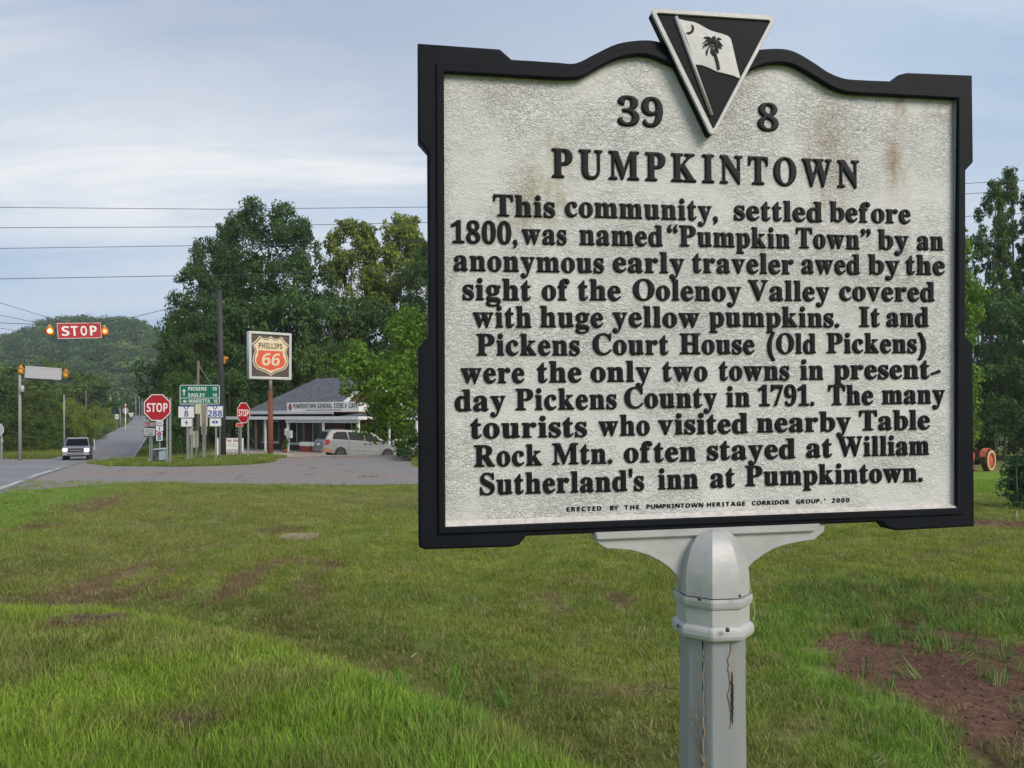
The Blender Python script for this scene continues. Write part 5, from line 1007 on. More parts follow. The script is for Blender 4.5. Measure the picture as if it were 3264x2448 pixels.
def shield(b, x0, x1, y0, y1, num, nx0, nx1, ny0, ny1):
    o = b.panel(x0, x1, y0, y1, WHITE, 'number_plate', BLUE, .7, rad=.02); mb = MB(); mb.box(b.X(x0 + 1), b.X(x1 - 1), -.0065, -.0035, b.Z(y0 + 4), b.Z(y0 + 1)); cx = (x0 + x1) / 2
    mb.prism([(b.X(cx + p), b.Z(y0 + q)) for p, q in [(-8, 3), (8, 3), (7, 9), (0, 14.5), (-7, 9)]], -.0078, -.0042, 'y'); s = mb.build('state_emblem', BLUE, o)
    mb = MB(); mb.prism([(b.X(cx + p), b.Z(y0 + q)) for p, q in [(-4.5, 4.5), (4.5, 4.5), (4, 8.5), (0, 11.5), (-4, 8.5)]], -.0095, -.0078, 'y'); mb.build('state_emblem', WHITE, o); b.text(num, nx0, nx1, ny0, ny1, BLUE, o, st=None if False else MONO if False else BOLD); return o
B = Board('route_marker', 'route 8 shield over an up arrow under the left of the green sign', 'route marker', 595, 1458, 27.0)
shield(B, 568, 619.5, 1292, 1332, '8', 587.5, 600.5, 1309, 1328); o = B.panel(577, 612, 1333.5, 1360, WHITE, 'arrow_plate', BLUE, .5, rad=.01); arrow(B, 594.5, 1347.5, 15, 6, PI / 2, BLUE, o, -.0035)
B.post(595.5, 1340, .045); B.post(600.5, 1345, .03); B.post(606, 1350, .045, y=.09)
mb = MB(); mb.box(B.X(592), B.X(612), .07, .08, B.Z(1386), B.Z(1338)); mb.build('back_plate', SIGNBACK, B.o)
B = Board('route_marker', 'route 288 shield over a double ended arrow beside the black pole', 'route marker', 686, 1458, 27.0)
shield(B, 660, 711, 1291, 1331, '288', 662.5, 708, 1308, 1328); o = B.panel(668, 705, 1333, 1359, WHITE, 'arrow_plate', BLUE, .5, rad=.01); arrow(B, 686, 1345.5, 23, 6.5, 0, BLUE, o, -.0035, True); B.post(687, 1340, .05); B.post(697.5, 1345, .02, y=.1)
B = Board('sign_cluster', 'cream backs of several signs facing away on two posts below the green sign', 'sign backs', 645, 1458, 29.2)
B.panel(620, 645, 1289, 1319, CREAM, 'back_plate', y=.06); B.panel(641, 657, 1285, 1361, CREAM, 'back_plate', y=.05); B.panel(637, 661, 1318, 1360, CREAM, 'back_plate', y=.02); B.panel(640, 657, 1360, 1387, CREAM, 'back_plate', y=.05); B.panel(615, 631, 1374, 1427, CREAM, 'back_plate', y=.02)
B.post(648, 1285, .05, y=-.02); B.post(654, 1290, .05, y=-.02); B.post(626, 1372, .045, y=-.02)
B = Board('stop_sign', 'narrow looking turned red stop sign right of the black pole', 'stop sign', 776, 1458, 28.5, yaw=1.25)
octagon(B, 776, 1316, 20.5, 33); o = B.panel(752, 775, 1348.5, 1361, PINK, 'faded_plate', WHITE, .6); B.text('4-WAY', 755, 772, 1351, 1358.5, DRED, o); B.post(771.5, 1283, .06)
B = Board('sign_post', 'bare galvanised pair of posts just left of the turned stop sign', 'post', 763, 1455, 28.6); B.post(760, 1345, .05); B.post(765.5, 1345, .05)
B = Board('sign_post', 'single thin galvanised post just right of the turned stop sign', 'post', 790, 1455, 28.2); B.post(790, 1330, .05)
B = Board('notice_board', 'white notice board with red heading standing in the grass right of the black pole', 'notice board', 745, 1440, 35.5)
o = B.panel(716, 776, 1396.5, 1439, WHITE, 'board', y=0, rad=.01); B.text('Pat Mell', 718, 770, 1399, 1409, DRED, o); B.text('Farm Market', 724, 754, 1413, 1417, GREYP, o); B.text('fresh produce', 722, 760, 1420, 1424, GREYP, o); B.text('OPEN', 724, 768, 1432, 1437, DKIN, o)
mb = MB(); mb.box(B.X(716), B.X(718), .006, .05, -.2, B.Z(1398)); mb.box(B.X(773), B.X(775), .006, .05, -.2, B.Z(1398)); mb.build('frame', SIGNBACK, B.o)
B = Board('white_box', 'narrow white box just left of the black pole base', 'box', 694, 1440, 34.0); mb = MB(); mb.box(B.X(690.5), B.X(698), -.1, .15, -.05, B.Z(1398)); mb.prism([(B.X(690), B.Z(1398)), (B.X(698.5), B.Z(1398)), (B.X(698.5), B.Z(1396)), (B.X(690), B.Z(1396))], -.13, .18, 'y'); mb.build('housing', WHITE, B.o, bevel=.02)
# old barrow-like utility box in the grass under the stop sign
B = Board('equipment_box', 'dark low equipment box with pale blue lid in grass under the big stop sign', 'box', 503, 1458, 26.9)
mb = MB(); mb.box(B.X(484), B.X(515), -.22, .22, .10, B.Z(1434)); mb.build('body', mk('dark_box', (.025, .03, .03), .7, var=.5, scale=12, col2=(.10, .12, .12)), B.o, bevel=.02)
mb = MB(); mb.prism([(B.X(494), B.Z(1435)), (B.X(524), B.Z(1433)), (B.X(522), B.Z(1427.5)), (B.X(500), B.Z(1428.5))], -.26, .26, 'y'); mb.build('lid', mk('pale_blue', (.36, .45, .52), .6), B.o, bevel=.01)
mb = MB(); mb.box(B.X(515), B.X(520), -.2, .2, .12, B.Z(1436)); mb.build('side_bracket', mk('pale_blue', ()), B.o)
mb = MB(); mb.box(B.X(484), B.X(494), -.25, -.2, .09, .16); mb.build('label_plate', WHITE, B.o)
for xx in (487, 517): mb = MB(); mb.box(B.X(xx) - .04, B.X(xx) + .04, -.18, .18, -.1, .12); mb.build('leg', DKIN, B.o)

# black utility pole with a signal head, thin poles
def pole(name, label, px0, top, px1, base, d, w, mat, group=None, cat='utility pole'):
    g = G(px1, d); t = thing(name, label, cat, g, 0, group); tp = P(px0, top, d) - g; mb = MB(); mb.tube([(0, 0, -.6), tp * .5, tp], [w * .55, w * .48, w * .40], 12); mb.build('shaft', mat, t, True); return t
pb = pole('utility_pole', 'tall black pole without wires standing behind the green road sign', 699, 925, 712, 1443, 34, .26, DARKP)
mb = MB(); mb.tube([P(706, 1150, 34) - pb.location, P(714, 1150, 34) - pb.location], .03, 6); mb.build('mounting_arm', DARKP, pb)
bh = P(716, 1148, 34) - pb.location
def signal_head(parent_or_none, c, r, h, mat, name='signal_head'):
    pass
mb = MB(); mb.box(bh.x - .02, bh.x + .06, bh.y - .10, bh.y + .10, bh.z - .17, bh.z + .17); sh_ = mb.build('signal_head', YEL, pb, bevel=.02)
for dz in (.1, -.1): mb = MB(); mb.tube([(bh.x + .05, bh.y, bh.z + dz * .85), (bh.x + .13, bh.y, bh.z + dz * .85 - .02)], [.07, .075], 12); mb.build('visor', DKIN if dz < 0 else YEL, sh_, True)
up = pole('utility_pole', 'thin weathered wood pole rising above the green road sign', 632, 1150, 629, 1450, 44, .18, WOODP)
mb = MB(); mb.tube([P(634, 1165, 44) - up.location, P(690, 1250, 43) - up.location], .012, 5); mb.build('guy_wire', GREYP, up)
GP = 'thin poles left of and along the climbing road'
gpo = pole('utility_pole', 'grey wood pole with a white transformer at the far left', 63, 1195, 64, 1405, 62, .24, GREYP, GP)
mb = MB(); q = P(71, 1240, 61.8) - gpo.location; mb.lathe([(.12, -.25), (.15, -.2), (.15, .2), (.09, .27)], 12, (0, 0)); 
mb.v = [(v[0] + q.x, v[1] + q.y, v[2] + q.z) for v in mb.v]; mb.build('transformer', SIGNBACK, gpo, True)
pole('utility_pole', 'slim grey pole between the blank beacon sign and the pickup truck', 204, 1258, 205, 1378, 78, .16, GREYP, GP); pole('utility_pole', 'dark thin pole above the truck on the bushy bank', 274, 1245, 276, 1350, 110, .22, WOODP, GP)
tf = pole('utility_pole', 'distant pole carrying a white transformer on the bank', 352, 1258, 353, 1300, 190, .25, GREYP, GP); q = P(351, 1278, 189.6) - tf.location; mb = MB(); mb.lathe([(.25, -.75), (.32, -.6), (.32, .6), (.2, .8)], 10)
mb.v = [(v[0] + q.x, v[1] + q.y, v[2] + q.z) for v in mb.v]; mb.build('transformer', WHITE, tf, True)
pole('utility_pole', 'leaning pale pole left of the far orange striped post', 380, 1268, 386, 1322, 190, .24, GREYP, GP)
for px, top, d, lab in [(433, 1266, 330, 'left of three far poles over the road crest'), (445, 1262, 310, 'brightest middle one of three far poles over the road crest'), (453, 1268, 340, 'right of three far poles over the road crest')]: pole('utility_pole', lab, px, top, px, 1305, d, .3, GREYP, GP)
ORANGE = mk('orange_band', (.65, .20, .05), .6)
B = Board('marker_post', 'white and orange banded post by the far end of the road', 'post', 400, 1340, 150); mb = MB(); mb.tube([(0, 0, -.3), (0, 0, B.Z(1287))], .10, 8); o = mb.build('shaft', WHITE, B.o, True)
for a, b_ in ((1291, 1299), (1322, 1328)): mb = MB(); mb.tube([(0, 0, B.Z(b_)), (0, 0, B.Z(a))], .13, 8); mb.build('orange_band', ORANGE, B.o, True)
B = Board('stop_sign', 'grey back of a distant octagonal sign behind the orange banded post', 'stop sign', 400, 1330, 170); octagon(B, 400, 1309, 9, text=None, face=SIGNBACK); B.post(400, 1312, .08)
B = Board('yield_sign', 'small distant white yield sign near the road crest', 'yield sign', 418, 1335, 150); mb = MB(); mb.prism([(B.X(408.5), B.Z(1316)), (B.X(427), B.Z(1316)), (B.X(418.5), B.Z(1331))], -.01, .01, 'y'); o = mb.build('panel', WHITE, B.o); mb = MB(); mb.prism([(B.X(415), B.Z(1319)), (B.X(421), B.Z(1319)), (B.X(418), B.Z(1325))], -.014, -.0105, 'y'); mb.build('centre_mark', PINK, o); B.post(413, 1318, .06); B.post(424, 1318, .06)
B = Board('route_marker', 'small distant white route marker on the left bank', 'route marker', 372, 1345, 130); o = B.panel(367.5, 378, 1321, 1336, WHITE, 'number_plate'); B.text('8', 370.5, 375, 1325, 1333, BLUE, o); B.post(373, 1330, .06)
B = Board('road_sign', 'grey back of an octagonal sign cut by the left picture edge', 'sign', 2, 1470, 27); octagon(B, -6, 1370, 18, 19, text=None, face=SIGNBACK); B.post(2, 1350, .05); B.panel(2, 10, 1398, 1412, SIGNBACK, 'back_plate')
B = Board('reflector_post', 'tiny pale post beside the pickup truck at the road edge', 'post', 300, 1420, 90); B.post(300, 1400, .12, WHITE)

# beacons on span wires
WIRE = mk('wire', (.05, .055, .065), .6, var=.05)
CORE = mk('lit_core', (1, .6, .2), .5, emit=((1.0, .62, .16), 5.0)); LAMP = mk('lit_lamp', (1, .3, .1), .5, emit=((1.0, .13, .02), 2.6)); LAMP.node_tree.nodes['Principled BSDF'].inputs['Base Color'].default_value = (.6, .1, .02, 1)
LAMPR = mk('lit_lamp_red', (.8, .1, .03), .5, emit=((1.0, .17, .03), 2.0)); LAMPD = mk('amber_lens_dim', (.65, .36, .05), .4, emit=((1, .45, .05), .12))
def beacon(parent, c, s, lit, name='beacon_lamp'):
    mb = MB(); mb.lathe([(.05 * s, .30 * s), (.07 * s, .26 * s), (.07 * s, .2 * s), (.16 * s, .15 * s), (.17 * s, -.15 * s), (.10 * s, -.19 * s)], 14)
    mb.v = [(v[0] + c.x, v[1] + c.y, v[2] + c.z) for v in mb.v]; h = mb.build(name, YEL, parent, True)
    mb = MB(); mb.tube([(c.x, c.y - .10 * s, c.z), (c.x, c.y - .185 * s, c.z)], [.135 * s, .11 * s], 18); lo_ = mb.build('lens', lit, h, True)
    if lit is not LAMPD: mb = MB(); mb.tube([(c.x, c.y - .18 * s, c.z + .01), (c.x, c.y - .20 * s, c.z + .01)], [(.085 if lit is LAMP else .045) * s] * 2, 16); mb.build('filament_glow', CORE, h, True)
    mb = MB(); n = 12; vs_ = []; fs = []
    for i in range(n + 1):
        a = PI * i / n; vs_ += [(c.x + .15 * s * math.cos(a), c.y - .1 * s, c.z + .15 * s * math.sin(a)), (c.x + .155 * s * math.cos(a), c.y - .27 * s, c.z + .14 * s * math.sin(a) - .02 * s)]
    for i in range(n): fs.append((2 * i, 2 * i + 1, 2 * i + 3, 2 * i + 2))
    mb.add(vs_, fs); mb.build('visor', YEL, h); return h
d = 27.0; c0 = P(257, 1054, d); t = thing('beacon_sign', 'hanging red STOP panel between two glowing amber and red lamps', 'hanging sign', c0); t.rotation_euler = (0, math.radians(-4.2), .51); t.scale = (.873, 1, 1)
sx_ = d / F; mb = MB(); mb.box(-73.5 * sx_, 66.5 * sx_, -.02, .03, -25 * sx_, 25 * sx_); o = mb.build('sign_panel', RED, t, bevel=.006); mb = None
link('border', flatten(curve_mesh([[(-73 * sx_, -24.5 * sx_), (66 * sx_, -24.5 * sx_), (66 * sx_, 24.5 * sx_), (-73 * sx_, 24.5 * sx_)], [(-71.7 * sx_, -23.2 * sx_), (64.7 * sx_, -23.2 * sx_), (64.7 * sx_, 23.2 * sx_), (-71.7 * sx_, 23.2 * sx_)]], .002), -.026), WHITE, o)
for ch, x0, x1 in (('S', -60, -36), ('T', -31, -9), ('O', 0, 20), ('P', 30, 52)): lettering('lettering', ch, x0 * sx_, x1 * sx_, -16 * sx_, 15 * sx_, -.021, WHITE, o)
beacon(t, Vector((-96 * sx_, 0, -1 * sx_)), .80, LAMP); beacon(t, Vector((78 * sx_, .05, -4 * sx_)), .78, LAMPR)
mb = MB(); mb.tube([(-108 * sx_, 0, 27 * sx_), (92 * sx_, 0, 27 * sx_)], .008, 6); 
for xx in (-96, -60, 50, 78): mb.tube([(xx * sx_, 0, 20 * sx_), (xx * sx_, 0, 34 * sx_)], .012, 6)
mb.build('hanger_bar', WIRE, t)
d = 31.5; sx_ = d / F; t = thing('beacon_sign', 'hanging blank grey sign back between two unlit amber lamps', 'hanging sign', P(139, 1189, d)); t.rotation_euler = (0, math.radians(2.6), .54); t.scale = (.857, 1, 1)
mb = MB(); mb.box(-59 * sx_, 58 * sx_, -.02, .03, -19 * sx_, 19 * sx_); mb.build('sign_panel', mk('blank_grey', (.36, .36, .40), .6, var=.05, scale=5), t, bevel=.006); mb = MB(); mb.box(-59 * sx_, 58 * sx_, -.03, -.021, 15 * sx_, 18 * sx_); mb.build('rail', SIGNBACK, t)
beacon(t, Vector((-71.5 * sx_, 0, 3 * sx_)), .78, LAMPD); beacon(t, Vector((70.5 * sx_, 0, -.5 * sx_)), .78, LAMPD)
mb = MB(); mb.tube([(-80 * sx_, 0, 22 * sx_), (80 * sx_, 0, 22 * sx_)], .008, 6); mb.build('hanger_bar', WIRE, t)
def wire(label, pts, w, group='thin wires crossing the sky'):
    c0 = P(*pts[0]); t = thing('overhead_wire', label, 'wire', c0, 0, group); mb = MB(); q = [P(*p) - c0 for p in pts]; mb.tube(q, w, 5); mb.build('cable', WIRE, t, True); return t
GW = 'power lines crossing the sky'
def pline(label, ys, d=46.0, w=.018):
    xs = [-300, 0, 700, 1360, 2200, 3075, 3264, 3600]; wire(label, [(x, y, d) for x, y in zip(xs, ys)], w, GW)
pline('topmost of the four power lines crossing the sky', [659, 661, 667, 660, 630, 585, 575, 552]); pline('second power line from the top crossing the sky', [727, 726, 723, 709, 670, 618, 607, 580])
pline('third power line from the top crossing the sky', [795, 792, 782, 768, 735, 690, 680, 655]); pline('lowest of the four power lines, passing before the tall dark trees', [892, 889, 877, 857, 815, 770, 760, 735], w=.02)
wire('sloping thin wire above the hill at the far left', [(-200, 905, 34), (0, 965, 33), (160, 1014, 32.5), (260, 1045, 32)], .010); wire('lower sloping wire ending near the left amber lamp', [(-200, 955, 34), (0, 1004, 33), (150, 1036, 30), (162, 1046, 28)], .010)
wire('dark span wire carrying the red STOP panel', [(-250, 1022, 28), (0, 1029, 27.5), (160, 1036, 27.1), (340, 1024, 27.1), (440, 1008, 28), (530, 985, 30), (699, 935, 34)], .011); wire('thin wire low over the left tree tops', [(-200, 1020, 34), (0, 1046, 33), (80, 1058, 32.5), (212, 1185, 31.6)], .009)
wire('pale wire passing right of the marker', [(2900, 1168, 38), (3105, 1143, 38), (3200, 1128, 37), (3264, 1108, 36), (3500, 1040, 34)], .016)

# ------------------------------------------------------------------ square gas station sign on a rusty pole
d = 40.0; g = G(860, d); t = thing('gas_station_sign', 'square white framed sign with red and cream number shield on a rusty pole', 'gas station sign', g, .0); sx_ = d / F
q = lambda px, py: ((px - 860) * sx_, CAMZ - (py - HY) * sx_ - g.z)
FR = mk('white_aluminium', (.46, .48, .47), .4, .2, var=.08, scale=2); BROWN = mk('faded_brown_face', (.055, .040, .036), .6, var=.3, scale=2.5, col2=(.13, .10, .085), mixat=(.5, .75)); CRM = mk('aged_cream', (.63, .52, .34), .55, var=.1, scale=3); ORR = mk('aged_orange_red', (.58, .075, .025), .5, var=.12, scale=3)
ryaw = .58
hd = bpy.data.objects.new('sign_head', None)
x0, z0 = q(787, 1208); x1, z1 = q(928, 1060); xa, _ = q(796, 0)
mb = MB(); mb.box(xa, x1, 0, .02, z0, z1); 
fm_ = flatten(curve_mesh([[(xa, z0), (x1, z0), (x1, z1), (xa, z1)], [(xa + .09, z0 + .09), (x1 - .09, z0 + .09), (x1 - .09, z1 - .09), (xa + .09, z1 - .09)]], .22, .02), -.05); fo = link('frame', fm_, FR, t); fo.rotation_euler = (0, 0, ryaw)
mb = MB(); mb.box(xa + .08, x1 - .08, .02, .30, z0 + .08, z1 - .08); face = mb.build('face', BROWN, fo)
def SP_(pts, s=1.0, cx=862, cy=1133): return [q(cx + (a - cx) * s, cy + (b - cy) * s) for a, b in pts]
# shield outline traced in crop pixels (origin 430,1000, scale 3.318)
half = [(1435, 262), (1405, 250), (1370, 268), (1335, 240), (1290, 290), (1243, 332), (1270, 372), (1282, 405), (1268, 440), (1256, 480), (1262, 530), (1290, 575), (1330, 600), (1375, 620), (1415, 640), (1436, 658)]
half = [(1436, 238), (1400, 262), (1365, 262), (1322, 238), (1288, 285), (1240, 326), (1262, 362), (1274, 405), (1256, 450), (1248, 505), (1262, 550), (1292, 588), (1340, 606), (1385, 622), (1415, 640), (1437, 657)]
full = half + [(2874 - a, b) for a, b in half[::-1][1:-1]]; sh = [(430 + a / 3.318, 1000 + b / 3.318) for a, b in full]
def shp(name, poly, y, mat, parent): mb = MB(); mb.prism(poly, y - .006, y + .004, 'y'); return mb.build(name, mat, parent)
so = shp('shield', SP_(sh), .012, CRM, face); shp('shield_band', SP_(sh, .945), .002, mk('band_black', (.02, .018, .015), .5), so); inner = shp('shield_field', SP_(sh, .90), -.008, CRM, so)
redp = [(1308, 392), (1561, 392), (1566, 440), (1588, 490), (1586, 530), (1560, 560), (1510, 575), (1465, 590), (1436, 603), (1410, 590), (1360, 575), (1312, 560), (1286, 530), (1284, 490), (1302, 440)]
shp('red_field', [q(430 + a / 3.318, 1000 + b / 3.318) for a, b in redp], -.016, ORR, so)
def gt(body, x0, x1, y0, y1, mat, st=BOLD, shear=0): 
    a = q(430 + x0 / 3.318, 1000 + y1 / 3.318); b = q(430 + x1 / 3.318, 1000 + y0 / 3.318); return lettering('lettering', body, a[0], b[0], a[1], b[1], -.024 if y0 > 380 else -.015, mat, so, st=st, shear=shear, thick=.006)
gt('PHILLIPS', 1310, 1558, 310, 370, mk('lettering_brown', (.06, .035, .02), .6)); gt('66', 1345, 1532, 418, 550, CRM, BOLDIT, .12)
RUST = mk('rusty_steel', (.17, .055, .025), .85, var=.35, scale=3, col2=(.07, .04, .03), mixat=(.45, .6), streak=True, bump=.003); GALR = mk('grey_over_rust', (.22, .20, .18), .8, var=.3, scale=4, col2=(.15, .07, .04))
mb = MB(); mb.tube([(0, .1, -.5), (0, .1, q(0, 1245)[1])], [.155, .125], 14); mb.build('pole', RUST, t, True); mb = MB(); mb.tube([(0, .1, q(0, 1245)[1]), (0, .1, z0)], [.10, .085], 14); mb.build('upper_pole', GALR, t, True)

# ------------------------------------------------------------------ the store
S0 = Vector((-10.6, 53.0, float(H(-10.6, 53.0)))); ST = thing('general_store', 'single storey brick general store with grey shingle roof and white porch posts', 'store', S0, math.atan2(-.549, .836))
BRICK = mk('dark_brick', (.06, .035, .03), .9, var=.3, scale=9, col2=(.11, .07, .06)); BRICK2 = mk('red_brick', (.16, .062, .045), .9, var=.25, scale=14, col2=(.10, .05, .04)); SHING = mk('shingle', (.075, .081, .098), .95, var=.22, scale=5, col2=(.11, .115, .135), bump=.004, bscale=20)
TRIM = mk('white_trim', (.60, .61, .62), .6, var=.12, scale=3, col2=(.42, .43, .44), mixat=(.55, .75)); GLASS = mk('dark_glass', (.018, .026, .026), .12, var=.5, scale=1.5, col2=(.05, .07, .06)); CONC = mk('concrete', (.32, .30, .27), .9, var=.2, scale=3)
def SZ(py, d): return CAMZ - (py - HY) / F * d - S0.z
zb = -.6; wt = 3.1
# front wall (v=2.2) as piers and spandrels around the openings, x = -u
def wallbox(name, x0, x1, y0, y1, a, b, mat=BRICK): mb = MB(); mb.box(x0, x1, y0, y1, a, b); return mb.build(name, mat, ST)
OP = [(-12.75, -10.8, .62, 2.3), (-9.6, -7.9, .55, 2.35), (-7.0, -6.1, 0, 2.3)]
xs_ = [-14.0] + [v for o_ in OP for v in o_[:2]] + [-4.8]
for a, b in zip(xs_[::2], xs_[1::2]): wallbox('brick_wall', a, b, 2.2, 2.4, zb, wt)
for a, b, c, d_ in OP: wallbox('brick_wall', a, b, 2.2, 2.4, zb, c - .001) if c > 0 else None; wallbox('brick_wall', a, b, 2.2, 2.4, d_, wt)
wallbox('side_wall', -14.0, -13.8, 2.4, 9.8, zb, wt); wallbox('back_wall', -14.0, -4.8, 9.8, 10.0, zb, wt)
EO = [(3.4, 5.0, .5, 2.3), (6.0, 7.0, 0, 2.2), (7.8, 9.2, .6, 2.2)]; ys_ = [2.4] + [v for o_ in EO for v in o_[:2]] + [9.8]
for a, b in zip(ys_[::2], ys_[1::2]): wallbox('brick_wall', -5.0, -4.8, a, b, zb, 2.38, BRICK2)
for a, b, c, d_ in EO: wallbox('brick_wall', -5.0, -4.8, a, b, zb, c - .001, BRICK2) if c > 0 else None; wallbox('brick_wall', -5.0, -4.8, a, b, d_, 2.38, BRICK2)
def window(x0, x1, z0, z1, y, panes=2, door=False, axis='x', px=-4.86):
    nm = 'door' if door else 'window'; w = .07
    rect = lambda a, b, c, d_: [(a, c), (b, c), (b, d_), (a, d_)]
    n = panes; pw = (x1 - x0 - w * (n + 1)) / n; holes = [rect(x0 + w + i * (pw + w), x0 + w + i * (pw + w) + pw, z0 + w, z1 - w) for i in range(n)]
    me = flatten(curve_mesh([rect(x0, x1, z0, z1)] + holes, .035), 0); o = link(nm, me, TRIM, ST)
    for h in holes:
        mb = MB(); mb.box(h[0][0] - .01, h[1][0] + .01, .04, .05, h[0][1] - .01, h[2][1] + .01); mb.build('pane', GLASS, o)
    if not door: mb = MB(); mb.box(x0 - .06, x1 + .06, -.08, .0, z0 - .10, z0 - .001); mb.build('sill', TRIM, o)
    if axis == 'x': o.location = (0, y, 0)
    else: o.rotation_euler = (0, 0, PI / 2); o.location = (px, 0, 0)
    return o
window(-12.75, -10.8, .62, 2.3, 2.22, 2); window(-9.6, -7.9, .55, 2.35, 2.22, 2); window(-7.0, -6.1, 0, 2.3, 2.22, 1, True)
for a, b, c, d_ in EO: window(a, b, c, d_, 0, 2 if c > 0 else 1, c == 0, 'y')
# main roof: hip at the left end, gable at the right
rz = SZ(1207, 64); ez = SZ(1310, 60); e0 = (-14.4, 1.8); 
mb = MB(); mb.add([(-14.5, 1.9, ez), (-4.4, 1.9, ez), (-4.4, 6, rz), (-10.6, 6, rz), (-14.5, 10.2, ez), (-4.4, 10.2, ez)], [(0, 1, 2, 3), (4, 0, 3), (5, 4, 3, 2)])
mb.add([(-14.5, 1.9, ez - .12), (-4.4, 1.9, ez - .12), (-4.4, 6, rz - .12), (-10.6, 6, rz - .12), (-14.5, 10.2, ez - .12), (-4.4, 10.2, ez - .12)], [(3, 2, 1, 0), (3, 0, 4), (2, 3, 4, 5)]); mb.build('roof', SHING, ST)
mb = MB(); mb.box(-14.52, -4.42, 1.84, 1.9, ez - .24, ez + .02); mb.box(-14.56, -14.5, 1.84, 10.2, ez - .24, ez + .02); mb.build('eave_board', TRIM, ST)
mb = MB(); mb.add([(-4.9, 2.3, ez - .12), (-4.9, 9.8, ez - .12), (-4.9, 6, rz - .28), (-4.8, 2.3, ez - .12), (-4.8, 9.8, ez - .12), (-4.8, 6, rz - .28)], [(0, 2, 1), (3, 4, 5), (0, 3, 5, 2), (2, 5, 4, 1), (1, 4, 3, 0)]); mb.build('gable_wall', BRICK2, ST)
for s, (ya, yb) in enumerate(((2.25, 6.02), (10.35, 5.98))):
    mb = MB(); k = (rz - ez) / (6 - 1.9); za = ez + (.35 if s == 0 else -.15) * k
    mb.add([(-4.42, ya, za - .26), (-4.42, yb, rz - .24), (-4.42, yb, rz + .04), (-4.42, ya, za + .02), (-4.30, ya, za - .26), (-4.30, yb, rz - .24), (-4.30, yb, rz + .04), (-4.30, ya, za + .02)], [(0, 1, 2, 3), (7, 6, 5, 4), (0, 4, 5, 1), (1, 5, 6, 2), (2, 6, 7, 3), (3, 7, 4, 0)]); mb.build('rake_board', TRIM, ST)
# porch
pe = SZ(1328.5, 53); pb_ = SZ(1338, 53)
mb = MB(); mb.add([(-14.3, -.05, pe), (.05, -.05, pe), (.05, 10.4, pe), (-4.75, 10.4, pe + .9), (-4.75, 2.1, ez - .48), (-14.3, 2.1, ez - .48)], [(0, 1, 4, 5), (1, 2, 3, 4)]); mb.build('porch_roof', SHING, ST)
mb = MB(); mb.box(-14.3, .05, -.12, -.05, pb_, pe + .03); mb.box(.05, .12, -.12, 10.4, pb_, pe + .03); mb.build('porch_fascia', TRIM, ST)
mb = MB(); mb.box(-14.3, 0, -.05, 2.2, pb_ + .02, pb_ + .06); mb.box(-4.8, 0, 2.2, 10.4, pb_ + .02, pb_ + .06); mb.build('porch_ceiling', mk('porch_ceiling', (.35, .36, .36), .8), ST)
mb = MB(); mb.box(-7.5, -.2, .05, .2, pb_ - .22, pb_ + .0); mb.build('porch_beam', TRIM, ST)
for x, y, w in [(-.12, .05, .16), (-3.55, .05, .13), (-7.3, .05, .13), (-9.83, .05, .12), (-.12, 3.2, .13), (-.12, 6.2, .16), (-.12, 9.2, .16)]: mb = MB(); mb.box(x - w / 2, x + w / 2, y, y + w, -.3, pb_); mb.build('porch_post', TRIM, ST)
mb = MB(); mb.box(-11.0, -10.88, .05, .17, -.3, pb_); mb.tube([(-11.9, .1, 1.3), (-11.0, .1, .55)], .03, 6); mb.build('brown_post', WOODP, ST)
mb = MB(); mb.box(-14.3, .0, -.1, 10.3, -.5, .04); mb.build('porch_floor', CONC, ST)
# sign boards on the porch roof
def StoreBoard(label, x0, x1, zlo, zhi, axis):
    o = thing('store_sign', label, 'sign', ST.matrix_basis @ Vector((x0, 0, 0)) if False else (0, 0, 0)); return o
Rz = Matrix.Rotation(math.atan2(-.549, .836), 4, 'Z'); SM = Matrix.Translation(S0) @ Rz
z0_, z1_ = SZ(1312, 53), SZ(1280, 53); L = 7.3
o = thing('store_sign', 'long white sign board lettered general store and cafe along the porch roof', 'sign'); o.matrix_basis = SM @ Matrix.Translation((-L, .02, z0_)); hgt = z1_ - z0_
mb = MB(); mb.box(0, L - .02, 0, .05, 0, hgt); bd = mb.build('board', WHITE, o, bevel=.01); INK = mk('sign_ink', (.03, .03, .04), .6)
lettering('lettering', 'PUMPKINTOWN', .70, 3.08, hgt * .36, hgt * .88, -.001, INK, bd, st=BOLD, thick=.008); lettering('lettering', 'GENERAL', 3.24, 4.76, hgt * .36, hgt * .88, -.001, INK, bd, st=BOLD, thick=.008); lettering('lettering', 'STORE', 4.92, 5.86, hgt * .36, hgt * .88, -.001, INK, bd, st=BOLD, thick=.008)
lettering('lettering', '&', 6.0, 6.2, hgt * .42, hgt * .82, -.001, INK, bd, st=None, thick=.008); lettering('lettering', 'CAFE', 6.4, 7.2, hgt * .36, hgt * .88, -.001, INK, bd, st=BOLD, thick=.008); lettering('lettering', 'OWNED BY THE SAMMONS FAMILY SINCE 1978', 2.0, 5.7, hgt * .12, hgt * .25, -.001, INK, bd, st=SERIF, thick=.008)
mb = MB(); R = .24; mb.prism([(.36 + R * .8 * math.cos(i * PI / 10), hgt * .5 + R * math.sin(i * PI / 10)) for i in range(20)], -.012, 0, 'y'); pm = mb.build('painted_pumpkin', mk('dull_red_print', (.22, .08, .09), .6), bd); mb = MB(); mb.prism([(.34, hgt * .5 + R), (.40, hgt * .5 + R), (.42, hgt * .5 + R + .07), (.37, hgt * .5 + R + .07)], -.012, 0, 'y'); mb.build('painted_stem', INK, pm)
